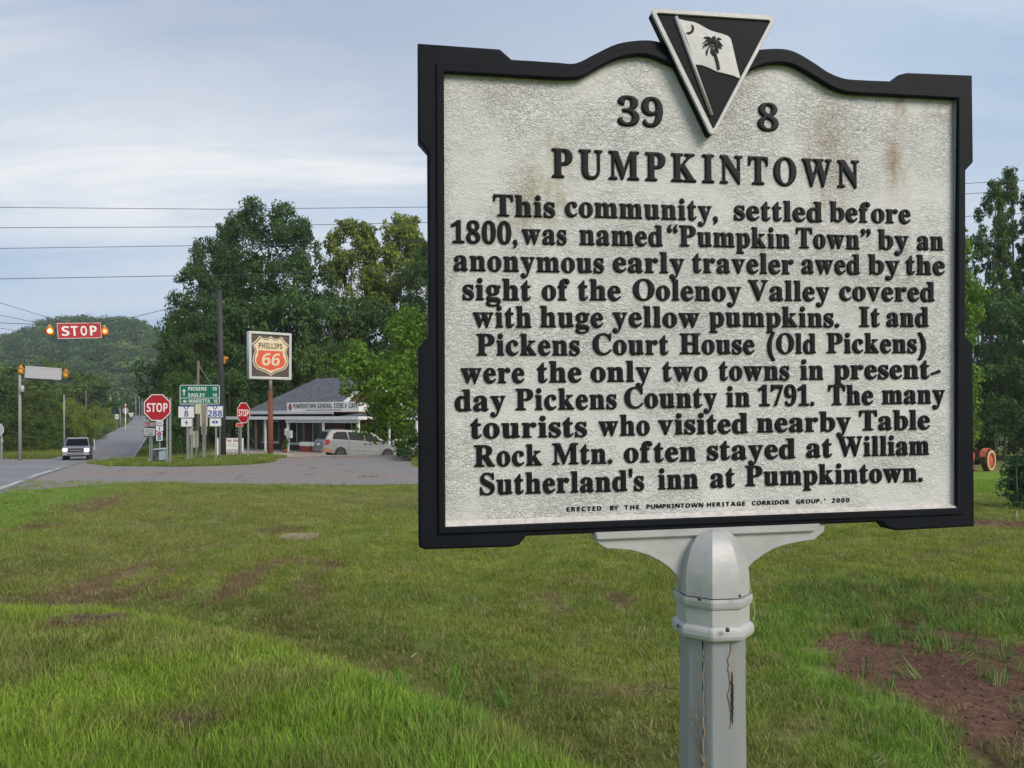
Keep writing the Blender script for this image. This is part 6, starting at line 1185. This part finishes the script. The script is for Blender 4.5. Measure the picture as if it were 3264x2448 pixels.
o = thing('store_sign', 'white sign board on the right porch side partly hidden by the maple', 'sign'); o.matrix_basis = SM @ Matrix.Translation((.03, .02, z0_)) @ Matrix.Rotation(PI / 2, 4, 'Z')
mb = MB(); mb.box(0, 4.6, 0, .05, 0, hgt); bd = mb.build('board', WHITE, o, bevel=.01); lettering('lettering', 'PUMPKINTOWN', 1.3, 3.4, hgt * .56, hgt * .88, -.001, INK, bd, st=SERIF, thick=.008); lettering('lettering', 'GENERAL STORE', .5, 4.1, hgt * .12, hgt * .45, -.001, INK, bd, st=SERIF, thick=.008)
# things on the porch
def on_porch(name, label, cat, x, y, z=.04, group=None): o = thing(name, label, cat, SM @ Vector((x, y, z)), math.atan2(-.549, .836), group); return o
o = on_porch('meter_box', 'pale grey electric meter box mounted on a white porch post', 'meter box', -7.1, -.02, 0); mb = MB(); mb.box(-.1, .42, -.14, .06, 1.05, 1.62); mb.build('box', mk('meter_grey', (.48, .50, .50), .6), o, bevel=.02); mb = MB(); mb.box(-.30, -.08, -.12, .06, 1.25, 1.75); mb.build('small_box', TRIM, o, bevel=.02); mb = MB(); mb.tube([(.1, -.02, 0), (.1, -.02, 1.05)], .03, 6); mb.build('conduit', TRIM, o)
CR = mk('cooler_red', (.22, .035, .025), .7); 
for i, (x, lab) in enumerate([(-6.0, 'white over red chest cooler on the porch left of the other cooler'), (-4.75, 'white over red chest cooler on the porch beside the blue barrel')]):
    o = on_porch('chest_cooler', lab, 'cooler', x, .9, group='white and red chest coolers'); mb = MB(); mb.box(-.55, .55, -.35, .35, 0, .42); mb.build('base', CR, o, bevel=.02); mb = MB(); mb.box(-.57, .57, -.37, .37, .42, .72); mb.build('lid', WHITE, o, bevel=.04)
o = on_porch('blue_barrel', 'blue plastic barrel on the porch between the coolers and the minivan', 'barrel', -3.75, .7); mb = MB(); mb.lathe([(.26, 0), (.29, .1), (.27, .35), (.29, .38), (.27, .42), (.29, .7), (.27, .8)], 20); mb.build('drum', mk('blue_plastic', (.015, .05, .27), .4), o, True); mb = MB(); mb.lathe([(.25, .79), (.25, .81), (.05, .82)], 20); mb.build('lid', mk('blue_plastic', ()), o, True)
o = on_porch('rail', 'white porch railing right of the minivan bonnet', 'railing', .12, 3.4); mb = MB(); mb.box(-.03, .03, 0, 5.6, .85, .95); mb.box(-.02, .02, 0, 5.6, .2, .26); mb.build('top_rail', TRIM, o)
for i in range(5): mb = MB(); mb.box(-.03, .03, i * 1.38, i * 1.38 + .06, 0, .85); mb.build('baluster', TRIM, o)
o = thing('leaning_pipe', 'dark bent pipe post with a pale cap beside the maple', 'post', G(1284, 36)); mb = MB(); mb.tube([(0, 0, -.2), (.0, 0, .55), (.08, 0, .85), (.15, 0, 1.15)], .045, 8); mb.build('pipe', DARKP, o, True); mb = MB(); mb.box(.06, .24, -.09, .09, 1.12, 1.28); mb.build('cap', SIGNBACK, o, bevel=.02)
o = thing('potted_plant', 'small green plant at the foot of the porch post', 'plant', SM @ Vector((-6.95, -.45, 0))); v, f = leaf_cloud([(0, 0, .5), (.1, 0, .8), (-.1, .1, .3)], [.3, .2, .25], 90, .06, 5); me = mesh_np('foliage', v, f); link('foliage', me, LEAF_MID, o); mb = MB(); mb.lathe([(.12, 0), (.16, .25)], 12); mb.build('pot', CR, o, True)
rr_ = random.Random(8)
for i in range(7):
    px = 868 + i * 9 + rr_.uniform(-3, 3); dd = 29.5 + rr_.uniform(-.5, .8); o = thing('stone', ['leftmost pale stone of', 'second stone from the left in', 'third stone from the left in', 'middle stone of', 'third stone from the right in', 'second stone from the right in', 'rightmost stone of'][i] + ' the low pile by the rusty pole', 'stone', G(px, dd), rr_.random() * 6, 'stones in the low pile left of the gravel lot'); mb = MB(); s = .07 + rr_.random() * .07
    mb.lathe([(s * .7, -.03), (s, .02), (s * .8, s * .55), (s * .3, s * .8)], 7); mb.v = [(v[0] * (1 + rr_.uniform(-.2, .3)), v[1] * (1 + rr_.uniform(-.2, .2)), v[2]) for v in mb.v]; mb.build('rock', CONC, o)

# ------------------------------------------------------------------ vehicles
CHROME = mk('bright_metal', (.60, .61, .62), .22, .9, var=.03); TYRE = mk('tyre_rubber', (.018, .018, .018), .85, var=.1); CARGLASS = mk('tinted_glass', (.006, .008, .012), .3, var=.1, scale=2, spec=.06); SILVERCAR = mk('silver_car_paint', (.20, .215, .22), .45, .15, var=.04, scale=2, spec=.3); BLKP = mk('black_plastic', (.02, .02, .022), .6)
def wheel(parent, x, y, r, w, side, hub=CHROME, spokes=5):
    mb = MB(); pr_ = [(r * .62, -w / 2), (r * .93, -w / 2), (r, -w * .35), (r, w * .35), (r * .93, w / 2), (r * .62, w / 2)]; n = 28; vs_ = []; fs = []
    for rr, yy in pr_:
        for j in range(n): a = 2 * PI * j / n; vs_.append((rr * math.cos(a), yy, rr * math.sin(a)))
    for i in range(len(pr_) - 1):
        for j in range(n): fs.append((i * n + j, i * n + (j + 1) % n, (i + 1) * n + (j + 1) % n, (i + 1) * n + j))
    mb.add(vs_, fs); o = mb.build('wheel', TYRE, parent, True); o.location = (x, y, r)
    mb = MB(); yo = side * w * .42; mb.prism([(r * .6 * math.cos(2 * PI * j / 24), r * .6 * math.sin(2 * PI * j / 24)) for j in range(24)], yo - .02, yo - .04 if side < 0 else yo - .03, 'y'); mb.build('rim', BLKP, o)
    for k in range(spokes):
        a = 2 * PI * k / spokes; ca, sa = math.cos(a), math.sin(a); mb = MB(); mb.prism([(p * ca - q_ * sa, p * sa + q_ * ca) for p, q_ in [(0, -r * .09), (r * .3, -r * .13), (r * .58, -r * .2), (r * .58, r * .2), (r * .3, r * .13), (0, r * .09)]], yo, yo + side * .025, 'y'); mb.build('spoke', hub, o)
    return o
def shell(name, rings, mat, parent, bevel=0.0, smooth=True):
    """rings of equal length joined one after another"""
    n = len(rings[0]); vs_ = [p for r in rings for p in r]; fs = []
    for i in range(len(rings) - 1):
        for j in range(n): fs.append((i * n + j, i * n + (j + 1) % n, (i + 1) * n + (j + 1) % n, (i + 1) * n + j))
    fs += [tuple(range(n - 1, -1, -1)), tuple(range((len(rings) - 1) * n, len(rings) * n))]; mb = MB(); mb.add(vs_, fs); return mb.build(name, mat, parent, smooth, bevel)
def arch(cx, r, z0, n=9): return [(cx + r * math.cos(PI - PI * i / n), max(z0, .34 + r * math.sin(PI * i / n))) for i in range(n + 1)]
# minivan, front towards +x
gv = P(1140, 1461, 48.5); gv.z = CAMZ - (1461 - HY) / F * 48.5
V = thing('minivan', 'silver minivan with a rust coloured rear corner parked in front of the store', 'minivan', gv); V.rotation_euler = (0, math.radians(3.0), math.radians(31)); V.rotation_mode = 'XYZ'
low = [(-2.50, .42), (-2.56, .62), (-2.53, .98), (-2.40, 1.10)] + [(-1.2, 1.12), (.3, 1.08), (1.35, 1.02), (1.62, .98), (2.05, .90), (2.38, .76), (2.52, .58), (2.50, .34), (2.32, .26)] + arch(1.60, .40, .26)[::-1] + [(1.15, .24), (-1.02, .24)] + arch(-1.45, .40, .26)[::-1] + [(-1.88, .28)]
def wdt(z): return .965 - max(0, z - .75) ** 2 * .28 - max(0, .5 - z) * .12
def body_from_profile(name, prof, wf, mat, parent, inset_=.06):
    n = len(prof); cx = sum(p[0] for p in prof) / n; rings = []
    for s in (-1, 1):
        pass
    r0 = [(p[0] * .985, -wf(p[1]) + .0, p[1]) for p in prof]; rA = [(p[0], -wf(p[1]) + inset_, p[1]) for p in prof]; rB = [(p[0], wf(p[1]) - inset_, p[1]) for p in prof]; r1 = [(p[0] * .985, wf(p[1]), p[1]) for p in prof]
    vs_ = r0 + rA + rB + r1; fs = [tuple(range(n))] + [tuple(range(4 * n - 1, 3 * n - 1, -1))]
    for i in range(3):
        for j in range(n): fs.append((i * n + j, (i + 1) * n + j, (i + 1) * n + (j + 1) % n, i * n + (j + 1) % n))
    mb = MB(); mb.add(vs_, fs); o = mb.build(name, mat, parent, True); me = o.data
    return o
bd = body_from_profile('body', low, lambda z: .965 - .03 * abs(z - .7), SILVERCAR, V)
for p_ in bd.data.polygons: p_.use_smooth = False
top = [(-2.42, 1.09), (-2.20, 1.55), (-2.02, 1.70), (-1.5, 1.755), (-.3, 1.75), (.45, 1.68), (.80, 1.56), (1.58, 1.02), (.3, 1.07), (-1.2, 1.11)]
wtop = lambda z: .955 - max(0, z - 1.05) * .30
gh = body_from_profile('cabin', top, wtop, SILVERCAR, V)
for p_ in gh.data.polygons: p_.use_smooth = False
def sidepanel(parent, poly, wf, side, mat, name, off=.022):
    mb = MB(); vs_ = [(x, side * (wf(z) + off), z) for x, z in poly] + [(x, side * (wf(z) - .03), z) for x, z in poly]; n = len(poly); mb.add(vs_, [tuple(range(n)), tuple(range(2 * n - 1, n - 1, -1))] + [(i, (i + 1) % n, (i + 1) % n + n, i + n) for i in range(n)]); return mb.build(name, mat, parent)
for sd_ in (-1, 1):
    for poly in ([(-1.98, 1.17), (-1.90, 1.50), (-1.68, 1.62), (-1.1, 1.64), (-.95, 1.16)], [(-.90, 1.16), (-1.0, 1.64), (.0, 1.62), (.05, 1.13)], [(.10, 1.13), (.08, 1.61), (.42, 1.57), (.62, 1.48), (1.25, 1.08)]): sidepanel(V, poly, wtop, sd_, CARGLASS, 'side_window')
    sidepanel(V, [(-.9, .58), (1.05, .55), (1.05, .60), (-.9, .63)], lambda z: .962, sd_, CHROME, 'trim_strip', .03)
    for xx in (.02, .32): sidepanel(V, [(xx, .92), (xx + .2, .91), (xx + .2, .95), (xx, .96)], lambda z: .955, sd_, BLKP, 'door_handle', .035)
    for xx in (-.93, .08, 1.08): sidepanel(V, [(xx, .30), (xx + .012, .30), (xx + .012, 1.1), (xx, 1.1)], lambda z: .953, sd_, BLKP, 'door_gap', .012)
    sidepanel(V, [(-2.47, .80), (-2.40, 1.10), (-2.24, 1.16), (-2.14, 1.02), (-2.22, .86), (-2.38, .80)], lambda z: .957, sd_, mk('tail_lamp_red', (.28, .01, .02), .3), 'tail_light', .03)
    sidepanel(V, [(-2.52, .36), (-2.50, .58), (-1.90, .56), (-1.90, .36)], lambda z: .958, sd_, mk('rust_primer', (.26, .13, .08), .7) if sd_ < 0 else SILVERCAR, 'rear_bumper_corner', .022)
    sidepanel(V, [(2.12, .66), (2.18, .82), (2.36, .76), (2.46, .62)], lambda z: .957, sd_, mk('headlamp_clear', (.55, .53, .42), .2), 'headlight', .025)
    mb = MB(); mb.box(1.22, 1.40, sd_ * .98, sd_ * 1.16, 1.04, 1.20) if sd_ > 0 else mb.box(1.22, 1.40, -1.16, -.98, 1.04, 1.20); mb.build('wing_mirror', BLKP, V, bevel=.03)
    for xx in (-1.45, 1.60):
        wheel(V, xx, sd_ * .86, .335, .20, sd_, CHROME if xx < 0 else BLKP, 6)
        ar = [(xx + .41 * math.cos(PI * i / 10), .34 + .41 * math.sin(PI * i / 10)) for i in range(11)] + [(xx + .365 * math.cos(PI - PI * i / 10), .34 + .365 * math.sin(PI - PI * i / 10)) for i in range(11)]; sidepanel(V, ar, lambda z: .955, sd_, SILVERCAR, 'wheel_arch', .03)
mb = MB(); mb.add([(-2.425, -.70, 1.18), (-2.425, .70, 1.18), (-2.20, .62, 1.60), (-2.20, -.62, 1.60), (-2.39, -.70, 1.18), (-2.39, .70, 1.18), (-2.17, .62, 1.60), (-2.17, -.62, 1.60)], [(0, 1, 2, 3), (7, 6, 5, 4), (0, 4, 5, 1), (1, 5, 6, 2), (2, 6, 7, 3), (3, 7, 4, 0)]); mb.build('rear_window', CARGLASS, V)
mb = MB(); mb.box(-2.62, -2.50, -.90, .90, .38, .60); mb.build('rear_bumper', SILVERCAR, V, bevel=.03); mb = MB(); mb.box(-2.575, -2.54, -.25, .25, .74, .88); mb.build('licence_plate', WHITE, V)
mb = MB(); mb.add([(.84, -.80, 1.545), (.84, .80, 1.545), (1.55, .86, 1.07), (1.55, -.86, 1.07), (.80, -.80, 1.50), (.80, .80, 1.50), (1.50, .86, 1.03), (1.50, -.86, 1.03)], [(0, 1, 2, 3), (7, 6, 5, 4), (0, 4, 5, 1), (1, 5, 6, 2), (2, 6, 7, 3), (3, 7, 4, 0)]); mb.build('windscreen', CARGLASS, V)
for yy in (-.62, .62): mb = MB(); mb.tube([(-1.7, yy, 1.77), (-1.6, yy, 1.80), (.1, yy, 1.79), (.2, yy, 1.74)], .018, 6); mb.build('roof_rail', BLKP, V)

# pickup truck, front towards +x
TG = CAMZ - (1466 - HY) / F * 66; tl = Vector(((249 - CX) / F * 66, 66, TG)); tl.z = TG
T = thing('pickup_truck', 'grey pickup truck with its headlights on driving towards the crossing', 'pickup truck', tl, math.radians(-64.0 + 0.0)); GREYC = mk("grey_truck_paint", (.25, .28, .31), .35, .4, var=.04)
LIT = mk('lit_headlight', (.9, .9, .85), .3, emit=((1, .96, .86), 3.0)); DRL = mk('lit_headlight_dim', (.9, .9, .85), .3, emit=((1, .95, .85), 2.0))
prof = [(-2.9, .55), (-2.9, 1.18), (-.9, 1.20), (1.0, 1.20), (2.0, 1.22), (2.6, 1.14), (2.78, 1.0), (2.82, .62), (2.6, .50)] + [(1.95 + .46 * math.cos(PI * i / 8), .42 + .46 * math.sin(PI * i / 8)) for i in range(9)] + [(1.4, .45), (-1.2, .45)] + [(-1.75 + .46 * math.cos(PI * i / 8), .42 + .46 * math.sin(PI * i / 8)) for i in range(9)] + [(-2.3, .5)]
bd = body_from_profile('body', prof, lambda z: .98 - .03 * abs(z - .8), GREYC, T, .08)
for p_ in bd.data.polygons: p_.use_smooth = False
cab = [(-1.0, 1.20), (-.88, 1.80), (-.5, 1.92), (.4, 1.93), (.75, 1.86), (1.35, 1.22)]; wc = lambda z: .93 - max(0, z - 1.2) * .22
cb = body_from_profile('cab', cab, wc, GREYC, T)
for p_ in cb.data.polygons: p_.use_smooth = False
mb = MB(); mb.add([(.80, -.74, 1.83), (.80, .74, 1.83), (1.33, .86, 1.26), (1.33, -.86, 1.26), (.74, -.74, 1.80), (.74, .74, 1.80), (1.28, .86, 1.22), (1.28, -.86, 1.22)], [(0, 1, 2, 3), (7, 6, 5, 4), (0, 4, 5, 1), (1, 5, 6, 2), (2, 6, 7, 3), (3, 7, 4, 0)]); mb.build('windscreen', CARGLASS, T)
mb = MB(); mb.prism([(y_, z_) for y_, z_ in [(-.52, .74), (.52, .74), (.60, .98), (.50, 1.10), (-.50, 1.10), (-.60, .98)]], 2.79, 2.87, 'x'); gr = mb.build('grille', BLKP, T); mb = MB(); mb.prism([(y_, z_) for y_, z_ in [(-.46, .90), (.46, .90), (.46, .94), (-.46, .94)]], 2.86, 2.885, 'x'); mb.build('grille_bar', CHROME, gr)
mb = MB(); mb.box(2.80, 3.0, -.96, .96, .54, .74); bp = mb.build('front_bumper', CHROME, T, bevel=.03); mb = MB(); mb.box(2.98, 3.02, -.62, .62, .60, .66); mb.build('bumper_slot', BLKP, bp); mb = MB(); mb.box(2.78, 2.9, -.52, .52, .40, .52); mb.build('air_dam', BLKP, T)
for sd_ in (-1, 1):
    mb = MB(); mb.box(2.66, 2.84, min(sd_ * .62, sd_ * .95), max(sd_ * .62, sd_ * .95), .82 if sd_ > 0 else .88, 1.08); mb.build('headlight', LIT if sd_ > 0 else DRL, T, bevel=.03)
    sidepanel(T, [(-.85, 1.26), (-.75, 1.78), (.05, 1.80), (.1, 1.26)], wc, sd_, CARGLASS, 'side_window'); sidepanel(T, [(.15, 1.26), (.12, 1.80), (.65, 1.78), (1.15, 1.26)], wc, sd_, CARGLASS, 'side_window')
    mb = MB(); a, b_ = sorted((sd_ * .98, sd_ * 1.24)); mb.box(.88, 1.0, a, b_, 1.22, 1.50); mb.build('wing_mirror', BLKP, T, bevel=.03)
    for xx in (1.95, -1.75): wheel(T, xx, sd_ * .86, .42, .27, sd_)

# orange tractor on the right lawn, partly behind the marker
d = 49.0; gt_ = P(3092, 1503, d); TRC = thing('tractor', 'old orange tractor with a big tan rimmed rear wheel parked before the dark trees', 'tractor', gt_, math.radians(-142)); ORG = mk('tractor_orange', (.50, .10, .035), .6, var=.2, scale=5, col2=(.3, .09, .05)); TAN = mk('dusty_rim', (.50, .33, .17), .8, var=.15, scale=6); MUD = mk('muddy_tyre', (.075, .06, .045), .9, var=.4, scale=8)
def bigwheel2(x, y, r, w, side):
    mb = MB(); n = 30; vs_ = []; fs = []; pr_ = [(r * .60, -w / 2), (r * .92, -w / 2), (r, -w * .3), (r, w * .3), (r * .92, w / 2), (r * .60, w / 2)]
    for rr, yy in pr_:
        for j in range(n): a = 2 * PI * j / n; vs_.append((rr * math.cos(a), yy, rr * math.sin(a)))
    for i in range(5):
        for j in range(n): fs.append((i * n + j, i * n + (j + 1) % n, (i + 1) * n + (j + 1) % n, (i + 1) * n + j))
    mb.add(vs_, fs); o = mb.build('wheel', MUD, TRC, True); o.location = (x, y, r)
    mb = MB()
    for k in range(20):
        for s_ in (-1, 1):
            a = 2 * PI * k / 20 + (s_ > 0) * .15; P4 = [(0, 0), (.08, 0), (.22, s_ * w * .46), (.14, s_ * w * .46)]
            mb.add([(r * .98 * math.cos(a + q1), yy, r * .98 * math.sin(a + q1)) for q1, yy in P4] + [(r * 1.05 * math.cos(a + q1), yy, r * 1.05 * math.sin(a + q1)) for q1, yy in P4], [(4, 5, 6, 7), (0, 1, 5, 4), (1, 2, 6, 5), (2, 3, 7, 6), (3, 0, 4, 7)])
    mb.build('tread', MUD, o)
    yo = side * w * .44; mb = MB(); N_ = 28
    ring_ = [(r * .70, yo), (r * .70, yo + side * .05), (r * .95, yo + side * .04), (r * .95, yo)]; vs_ = []; fs = []
    for rr, yy in ring_:
        for j in range(N_): a = 2 * PI * j / N_; vs_.append((rr * math.cos(a), yy, rr * math.sin(a)))
    for i in range(4):
        for j in range(N_): fs.append((i * N_ + j, i * N_ + (j + 1) % N_, ((i + 1) % 4) * N_ + (j + 1) % N_, ((i + 1) % 4) * N_ + j))
    mb.add(vs_, fs); mb.build('tan_sidewall', TAN, o, True)
    mb = MB(); mb.lathe([(.10, .12), (.16, .10), (r * .55, .02), (r * .68, .10), (r * .68, -.02), (.1, -.04)], 24); mb.v = [(v[0], yo + side * (v[2] - .06), v[1]) for v in mb.v]; mb.build('hub_disc', ORG, o, True); return o
bigwheel2(-.75, -.78, .70, .36, -1); bigwheel2(-.75, .78, .70, .36, 1)
for s in (-1, 1): wheel(TRC, 1.35, s * .62, .34, .16, s, ORG)
mb = MB(); mb.prism([(-.2, .65), (1.75, .70), (1.85, .95), (1.75, 1.18), (.3, 1.28), (-.1, 1.20)], -.24, .24, 'y'); mb.build('engine_hood', ORG, TRC, bevel=.04); mb = MB(); mb.box(-1.1, .3, -.22, .22, .42, .75); mb.build('gearbox', MUD, TRC, bevel=.03)
mb = MB(); mb.box(1.0, 1.6, -.5, .5, .28, .36); mb.build('front_axle', MUD, TRC)
for s in (-1, 1):
    vs_ = []; fs = []
    for i in range(9):
        a = math.radians(20 + 140 * i / 8); vs_ += [(-.75 + .80 * math.cos(a), s * .52, .70 + .80 * math.sin(a)), (-.75 + .80 * math.cos(a), s * .86, .70 + .80 * math.sin(a)), (-.75 + .77 * math.cos(a), s * .86, .70 + .77 * math.sin(a)), (-.75 + .77 * math.cos(a), s * .52, .70 + .77 * math.sin(a))]
    for i in range(8):
        for j in range(4): fs.append((4 * i + j, 4 * i + (j + 1) % 4, 4 * i + 4 + (j + 1) % 4, 4 * i + 4 + j))
    mb = MB(); mb.add(vs_, fs); mb.build('fender', ORG, TRC)
mb = MB(); mb.box(-1.05, -.65, -.24, .24, .95, 1.05); mb.box(-1.12, -1.02, -.24, .24, 1.0, 1.35); mb.build('seat', mk('worn_seat', (.16, .06, .04), .8), TRC, bevel=.03)
mb = MB(); mb.tube([(.1, 0, 1.2), (-.25, 0, 1.48)], .02, 6); mb.tube([(-.25 + .0 * i, .2 * math.cos(i * PI / 6), 1.48 + .17 * math.sin(i * PI / 6)) for i in range(13)], .015, 6); mb.build('steering_wheel', BLKP, TRC); mb = MB(); mb.tube([(1.2, .1, 1.2), (1.2, .1, 1.75)], .03, 8); mb.build('exhaust', RUST, TRC)

# tall plant with stakes at the right edge
g = G(3262, 13.6); t = thing('garden_bush', 'bluish green garden bush between thin wooden stakes at the right edge', 'bush', g); r = np.random.default_rng(77); cs = []; rs = []
for i in range(60): a = r.random() * 6.28; q_ = r.random() ** .5 * .42; zz = r.random() * .78; cs.append((q_ * math.cos(a) * (1.1 - zz * .8), q_ * math.sin(a) * (1.1 - zz * .8), .06 + zz)); rs.append(.09 + .08 * r.random())
v, f = leaf_cloud(cs, rs, 55, .030, 78, 1, .5); link('foliage', mesh_np('foliage', v, f), leafmat('leaf_bluegreen', (.03, .07, .035), (.07, .14, .07), 3), t)
mb = MB(); [mb.tube([(c_[0] * .2, c_[1] * .2, -.05), c_], [.008, .003], 5) for c_ in cs[:14]]; mb.build('stems', mk('green_stem', (.08, .12, .04), .8), t)
for i, (px, px2, top, dd, lab) in enumerate([(3239, 3246, 1490, 13.4, 'leftmost thin wooden stake rising from the garden bush'), (3250, 3254, 1487, 13.6, 'middle thin wooden stake rising from the garden bush'), (3262, 3262, 1488, 13.7, 'rightmost thin wooden stake at the picture edge'), (3241, 3241, 1630, 12.2, 'short pale stake in front of the garden bush')]):
    gg = G(px2, dd); t2 = thing('garden_stake', lab, 'stake', gg, 0, 'garden stakes'); tp = P(px, top, dd) - gg; mb = MB(); mb.tube([(0, 0, -.1), tp], [.012, .009], 6); mb.build('stick', mk('pale_stake', (.45, .43, .36), .8) if i == 3 else WOODP, t2)

# ------------------------------------------------------------------ small things on the lawn
x_, y_ = gp(955, 1714); t = thing('concrete_cover', 'flat pale concrete access cover lying in the lawn', 'access cover', (x_, y_, float(H(x_, y_)))); rr_ = random.Random(4); w2 = 62 / F * y_
mb = MB(); pts = []
for i in range(18): a = 2 * PI * i / 18; k = (abs(math.cos(a)) ** 4 + abs(math.sin(a)) ** 4) ** -.25; pts.append((w2 * k * math.cos(a) * rr_.uniform(.93, 1.03), .26 * k * math.sin(a) * rr_.uniform(.93, 1.03)))
mb.prism(pts, -.05, .028, 'z'); mb.build('slab', mk('tan_concrete', (.27, .205, .14), .9, var=.2, scale=5, col2=(.24, .18, .12)), t, bevel=.01)
mb = MB(); mb.prism([(a * .5, b * .5) for a, b in pts], .029, .034, 'z'); mb.build('cover_lid', mk('tan_concrete', ()), t)
def thatch(px, py, wpx, hh, label, seed, dep=.14):
    x_, y_ = gp(px, py); t = thing('thatch_clump', label, 'dead grass', (x_, y_, float(H(x_, y_)))); L_ = wpx / 2 / F * y_; r = np.random.default_rng(seed); vs_ = []; fs = []; n = 46
    for i in range(n):
        for j in range(7):
            u = -1 + 2 * i / (n - 1); vv = -1 + 2 * j / 6; prof = max(0, (1 - abs(u) ** 6)) * (1 - vv * vv); z = hh * prof * (.55 + .6 * r.random() + .25 * math.sin(u * 9 + seed)) - .01; vs_.append((L_ * u, dep * vv + .05 * math.sin(u * 3), z))
    for i in range(n - 1):
        for j in range(6): fs.append((i * 7 + j, (i + 1) * 7 + j, (i + 1) * 7 + j + 1, i * 7 + j + 1))
    mb = MB(); mb.add(vs_, fs); mb.build('root_mat', mk('thatch_brown', (.085, .055, .035), .95, var=.4, scale=40, col2=(.15, .11, .06), bump=.01, bscale=150), t)
    bl = MB(); vs_ = []; fs = []
    for i in range(1500):
        u = r.uniform(-1, 1); x0 = L_ * u; y0 = r.uniform(-1, .8) * dep; z0 = hh * max(0, 1 - u ** 6) * (1 - (y0 / dep) ** 2) * .8; th = r.uniform(0, 2 * PI); l = r.uniform(.02, .055); dz = r.uniform(-.25, .9) * l; k = len(vs_); ww = .0009
        dx, dy = math.cos(th) * l, math.sin(th) * l; vs_ += [(x0 - dy / l * ww, y0 + dx / l * ww, z0), (x0 + dy / l * ww, y0 - dx / l * ww, z0), (x0 + dx, y0 + dy, z0 + dz)]; fs.append((k, k + 1, k + 2))
    me = bpy.data.meshes.new('straw'); me.from_pydata(vs_, [], fs); link('straw', me, mk('thatch_straw', (.20, .145, .08), .9, var=.5, scale=60, col2=(.10, .065, .04)), t); return t
thatch(285, 2058, 285, .075, 'long low roll of brown dead grass on the left bank', 3); thatch(610, 2412, 250, .05, 'brown clump of dead grass at the bottom left of the picture', 9, .10)

# ------------------------------------------------------------------ the air
mh_ = bpy.data.materials.new('haze'); mh_.use_nodes = True; t_ = mh_.node_tree; t_.nodes.clear(); o_ = N(t_, 'ShaderNodeOutputMaterial'); pv = N(t_, 'ShaderNodeVolumePrincipled'); pv.inputs['Color'].default_value = (.80, .88, 1.0, 1); pv.inputs['Density'].default_value = .00025; pv.inputs['Anisotropy'].default_value = .1
t_.links.new(pv.outputs[0], o_.inputs['Volume']); mb = MB(); mb.box(-2000, 2000, -140, 2700, -40, 150); tag(mb.build('haze', mh_), kind='stuff')
